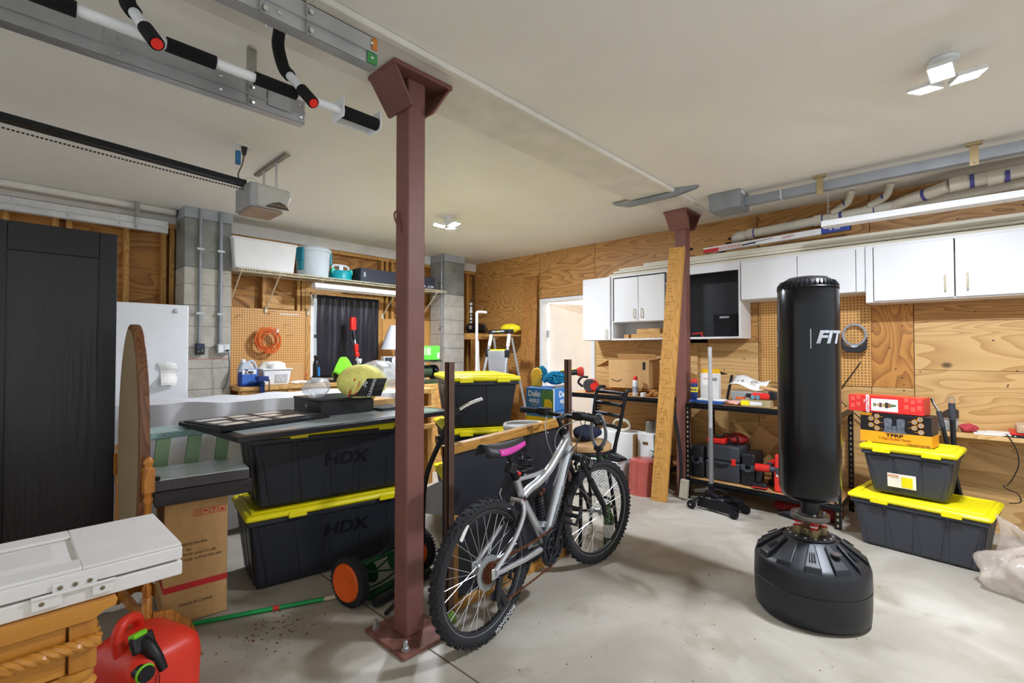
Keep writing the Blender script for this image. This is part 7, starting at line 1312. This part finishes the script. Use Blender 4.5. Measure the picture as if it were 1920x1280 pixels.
for k in range(24):
    x = -.22+(k % 12)*.035; z = .025+(k//12)*.05+(.012 if k % 2 else 0)
    if -.16 < x+.015 and x < .068: continue
    ob('brick_print', B().bx(x, x+.024, -.0813, -.08, z, z+.03), mat('brick_pink', '#e2574a', .45), t)
text('NUTCRACKER', .02, inkw, t, (-.115, -.082, .057), (0, 0, 1), (-1, 0, 0), wx=.72, bold=.001); text('THE', .01, inkw, t, (-.135, -.082, .075), (0, 0, 1), (-1, 0, 0))
nc = [('#6f7a4c', -.075, .012), ('#b08a62', -.055, .009), ('#5a3a2a', -.04, .016), ('#b79a5a', -.02, .014), ('#332a26', -.005, .02), ('#8a5a3a', .01, .015), ('#5f7a4a', .028, .01), ('#3a5a3a', .042, .006)]
for k, (c, x, r) in enumerate(nc): ob('doll_print', B().bx(x-.008, x+.009, -.0823, -.081, .055-r, .055+r), mat('doll%d' % k, c, .5, var=.3, scale=120), t)
# ---- right-hand shelf
t = thing('wall_bench', 'pale wooden shelf bench on the wall at the right edge', 'shelf', (4.95, -.4, .7)); ob('top', B().bx(4.74, 5.155, -1.7, .31, .745, .775), wood('bench_y', '#dcb67c', '#bb8f52', 'Y', 9, 1.4, .6), t, w=True, bevel=.003); ob('cleat', B().bx(5.10, 5.155, -1.7, .31, .66, .744), pineY, t, w=True)
for y in (.27, -.9): ob('bracket', B().prism([(0, 0), (.3, .3), (.34, .3), (.34, .25), (.05, 0)], (5.155, y, .44), (-1, 0, 0), (0, 0, 1), .03), pineY, t, w=True)
ZB2 = .776
t = thing('clear_storage_box', 'clear plastic box on the wall bench behind the cartons', 'box', (4.9, .16, ZB2)); ob('box', B().frus(0, 0, 0, .16, .2, .075, .18, .22), tubm, t, bevel=.006); ob('contents', B().bx(-.06, .06, -.07, .07, .008, .04), greyp, t)
one('red_cloth', blob((4.86, .0, ZB2+.03), .05, .05, .032, amp=.3, seed=81, flat=.1), mat('cloth_red', '#b23a42', .8, var=.25, scale=40), 'crumpled red cloth behind the black poles on the wall bench', 'cloth', smooth=True)
one('dark_wedge', B().prism([(-.07, 0), (.07, 0), (.07, .06), (.03, .085)], (5.0, .12, ZB2+.08), (0, -1, 0), (0, 0, 1), .03), mat('dark_brown', '#3b2a22', .5), 'dark brown wedge behind the clear box on the wall bench', 'wedge')
for k, (y, a, lab) in enumerate(((-.10, .05, 'white paper sheet at the left of the papers on the wall bench'), (-.17, -.08, 'white paper sheet lying under the red folder edge'))): one('paper', B().box((4.86, y, ZB2+.004+.006*k), (.2, .15, .005), a), paper, lab, 'paper', 'papers on the wall bench')
t = thing('red_folder', 'red folder with black edge on the wall bench', 'folder', (4.88, -.33, ZB2)); ob('cover', B().bx(-.13, .12, -.16, .12, .018, .034), red, t, bevel=.004); ob('pages', B().bx(-.125, .115, -.155, .115, 0, .018), black, t)
t = thing('wooden_box', 'flat pale wooden case on the red folder at the right edge', 'box', (4.86, -.36, ZB2+.035)); ob('case', B().bx(-.12, .12, -.14, .12, 0, .035), wood('case_pale', '#c9a88a', '#a5846a', 'X', 8, 2, .5), t, bevel=.004); ob('top', B().bx(-.118, .118, -.138, .118, .035, .05), wood('case_top', '#d8c0a4', '#b89a7c', 'X', 8, 2, .5), t, bevel=.004); ob('clasp', B().ball((-.03, -.05, .052), .02, .014, .006), steel, t)
for (x0, y0, x1, y1, z1, r, lab, hk_) in ((4.715, .06, 4.72, .085, .99, .016, 'black pole with hooked top leaning on the wall bench', 1), (4.683, -.02, 4.69, .155, .93, .013, 'thinner black pole with chrome tip leaning behind the hooked pole', 0)):
    t = thing('pole', lab, 'pole', (x0, y0, 0), group='black poles'); a = V((x0, y0, .0)); b_ = V((x1, y1, z1)); ob('tube', B().cyl(a, b_, r, n=12), black, t, w=True, smooth=True)
    ob('sleeve', B().cyl(a.lerp(b_, .88), b_, r*1.25, n=12), darkgrey, t, w=True, smooth=True)
    if hk_: ob('hook', B().tube(spl([b_+V((0, .014, -.01)), b_+V((0, .014, .03)), b_+V((0, 0, .045)), b_+V((0, -.014, .03)), b_+V((0, -.014, -.01))]), .004, 6), steel, t, w=True)
    else: ob('tip', B().tube([b_, b_+V((.0, .03, .06)), b_+V((0, .035, .09))], [.009, .009, .014], 8), chrome, t, w=True)
one('power_cord', B().tube(spl([(4.80, -.19, .79), (4.735, -.20, .782), (4.728, -.235, .70), (4.73, -.245, .60), (4.73, -.215, .50), (4.73, -.19, .455), (4.73, -.17, .445), (4.73, -.19, .425), (4.73, -.24, .40), (4.73, -.25, .35), (4.78, -.20, .32)]), .0035, 6), black, 'thin black cord looping down from the wall bench', 'cord', smooth=True)
one('black_cord', B().tube(spl([pt(1614, 678, X=5.13), pt(1598, 700, X=5.12), pt(1580, 724, X=5.12), pt(1570, 738, X=5.1), pt(1580, 755, X=5.1), pt(1604, 776, X=5.1), pt(1630, 800, X=5.1)]), .005, 6), black, 'black cord hanging on the pegboard right of the punching bag', 'cord', smooth=True)
# headset magnifier on the pegboard
q = pt(1602, 632, X=5.10); t = thing('magnifier_visor', 'grey headband magnifier visor hanging on the pegboard', 'visor', (5.11, q.y, q.z-.12))
ob('headband', B().ring((5.10, q.y, q.z+.02), .082, .011, 'X', 30, 6, 1.1), mat('band_grey', '#9a9ca0', .45), t, w=True, smooth=True); ob('visor', B().prism([(-.095, -.02), (-.085, -.10), (-.05, -.13), (.05, -.135), (.09, -.10), (.095, .0), (.06, -.07), (0, -.09), (-.06, -.07)], (5.10, q.y, q.z), (0, -1, 0), (0, 0, 1), .05), mat('visor_black', '#25262b', .4), t, w=True, bevel=.004); ob('battery_box', B().bx(5.085, 5.10, q.y-.028, q.y+.028, q.z-.12, q.z-.075), whitep, t, w=True, bevel=.003); ob('strap', B().tube(spl([(5.10, q.y+.08, q.z+.03), (5.12, q.y+.09, q.z-.02), (5.11, q.y+.085, q.z-.08)]), .008, 6), black, t, w=True)
ob('peg', B().cyl((5.148, q.y, q.z+.1), (5.09, q.y, q.z+.105), .004, n=6), steel, t, w=True)
# carrier bag
fb = mat('bag_pale', '#d6c9bc', .16, 0, .15, scale=9, trans=0, ior=1.45, bump=1.0, bscale=18, alpha=.42); t = thing('carrier_bag', 'crumpled pale plastic carrier bag with orange things at the right edge', 'bag', (3.93, -.26, 0))
ob('bag', blob((3.94, -.25, .11), .16, .22, .13, 48, 24, .3, seed=91, flat=.14), fb, t, w=True, smooth=True)
rows = [[V((4.05+.04*math.sin(j*.9), -.12-.03*j+.01*math.sin(i), .12+.30*i/8*(1-.09*j)+.015*math.sin(i*1.3+j))) for j in range(9)] for i in range(9)]
ob('bag_top', B().sheet(rows), fb, t, w=True, smooth=True, solid=.001); ob('handle_loop', B().tube(spl([(3.90, -.16, .17), (3.88, -.19, .26), (3.90, -.25, .28), (3.93, -.33, .24)]), [.012]*19, 6), fb, t, w=True, smooth=True)
one('orange_toy', B().tube([(3.93, -.30, .25), (3.93, -.37, .27)], [.02, .014], 8), orange, 'orange plastic piece lying on the pale carrier bag', 'plastic piece', smooth=True)
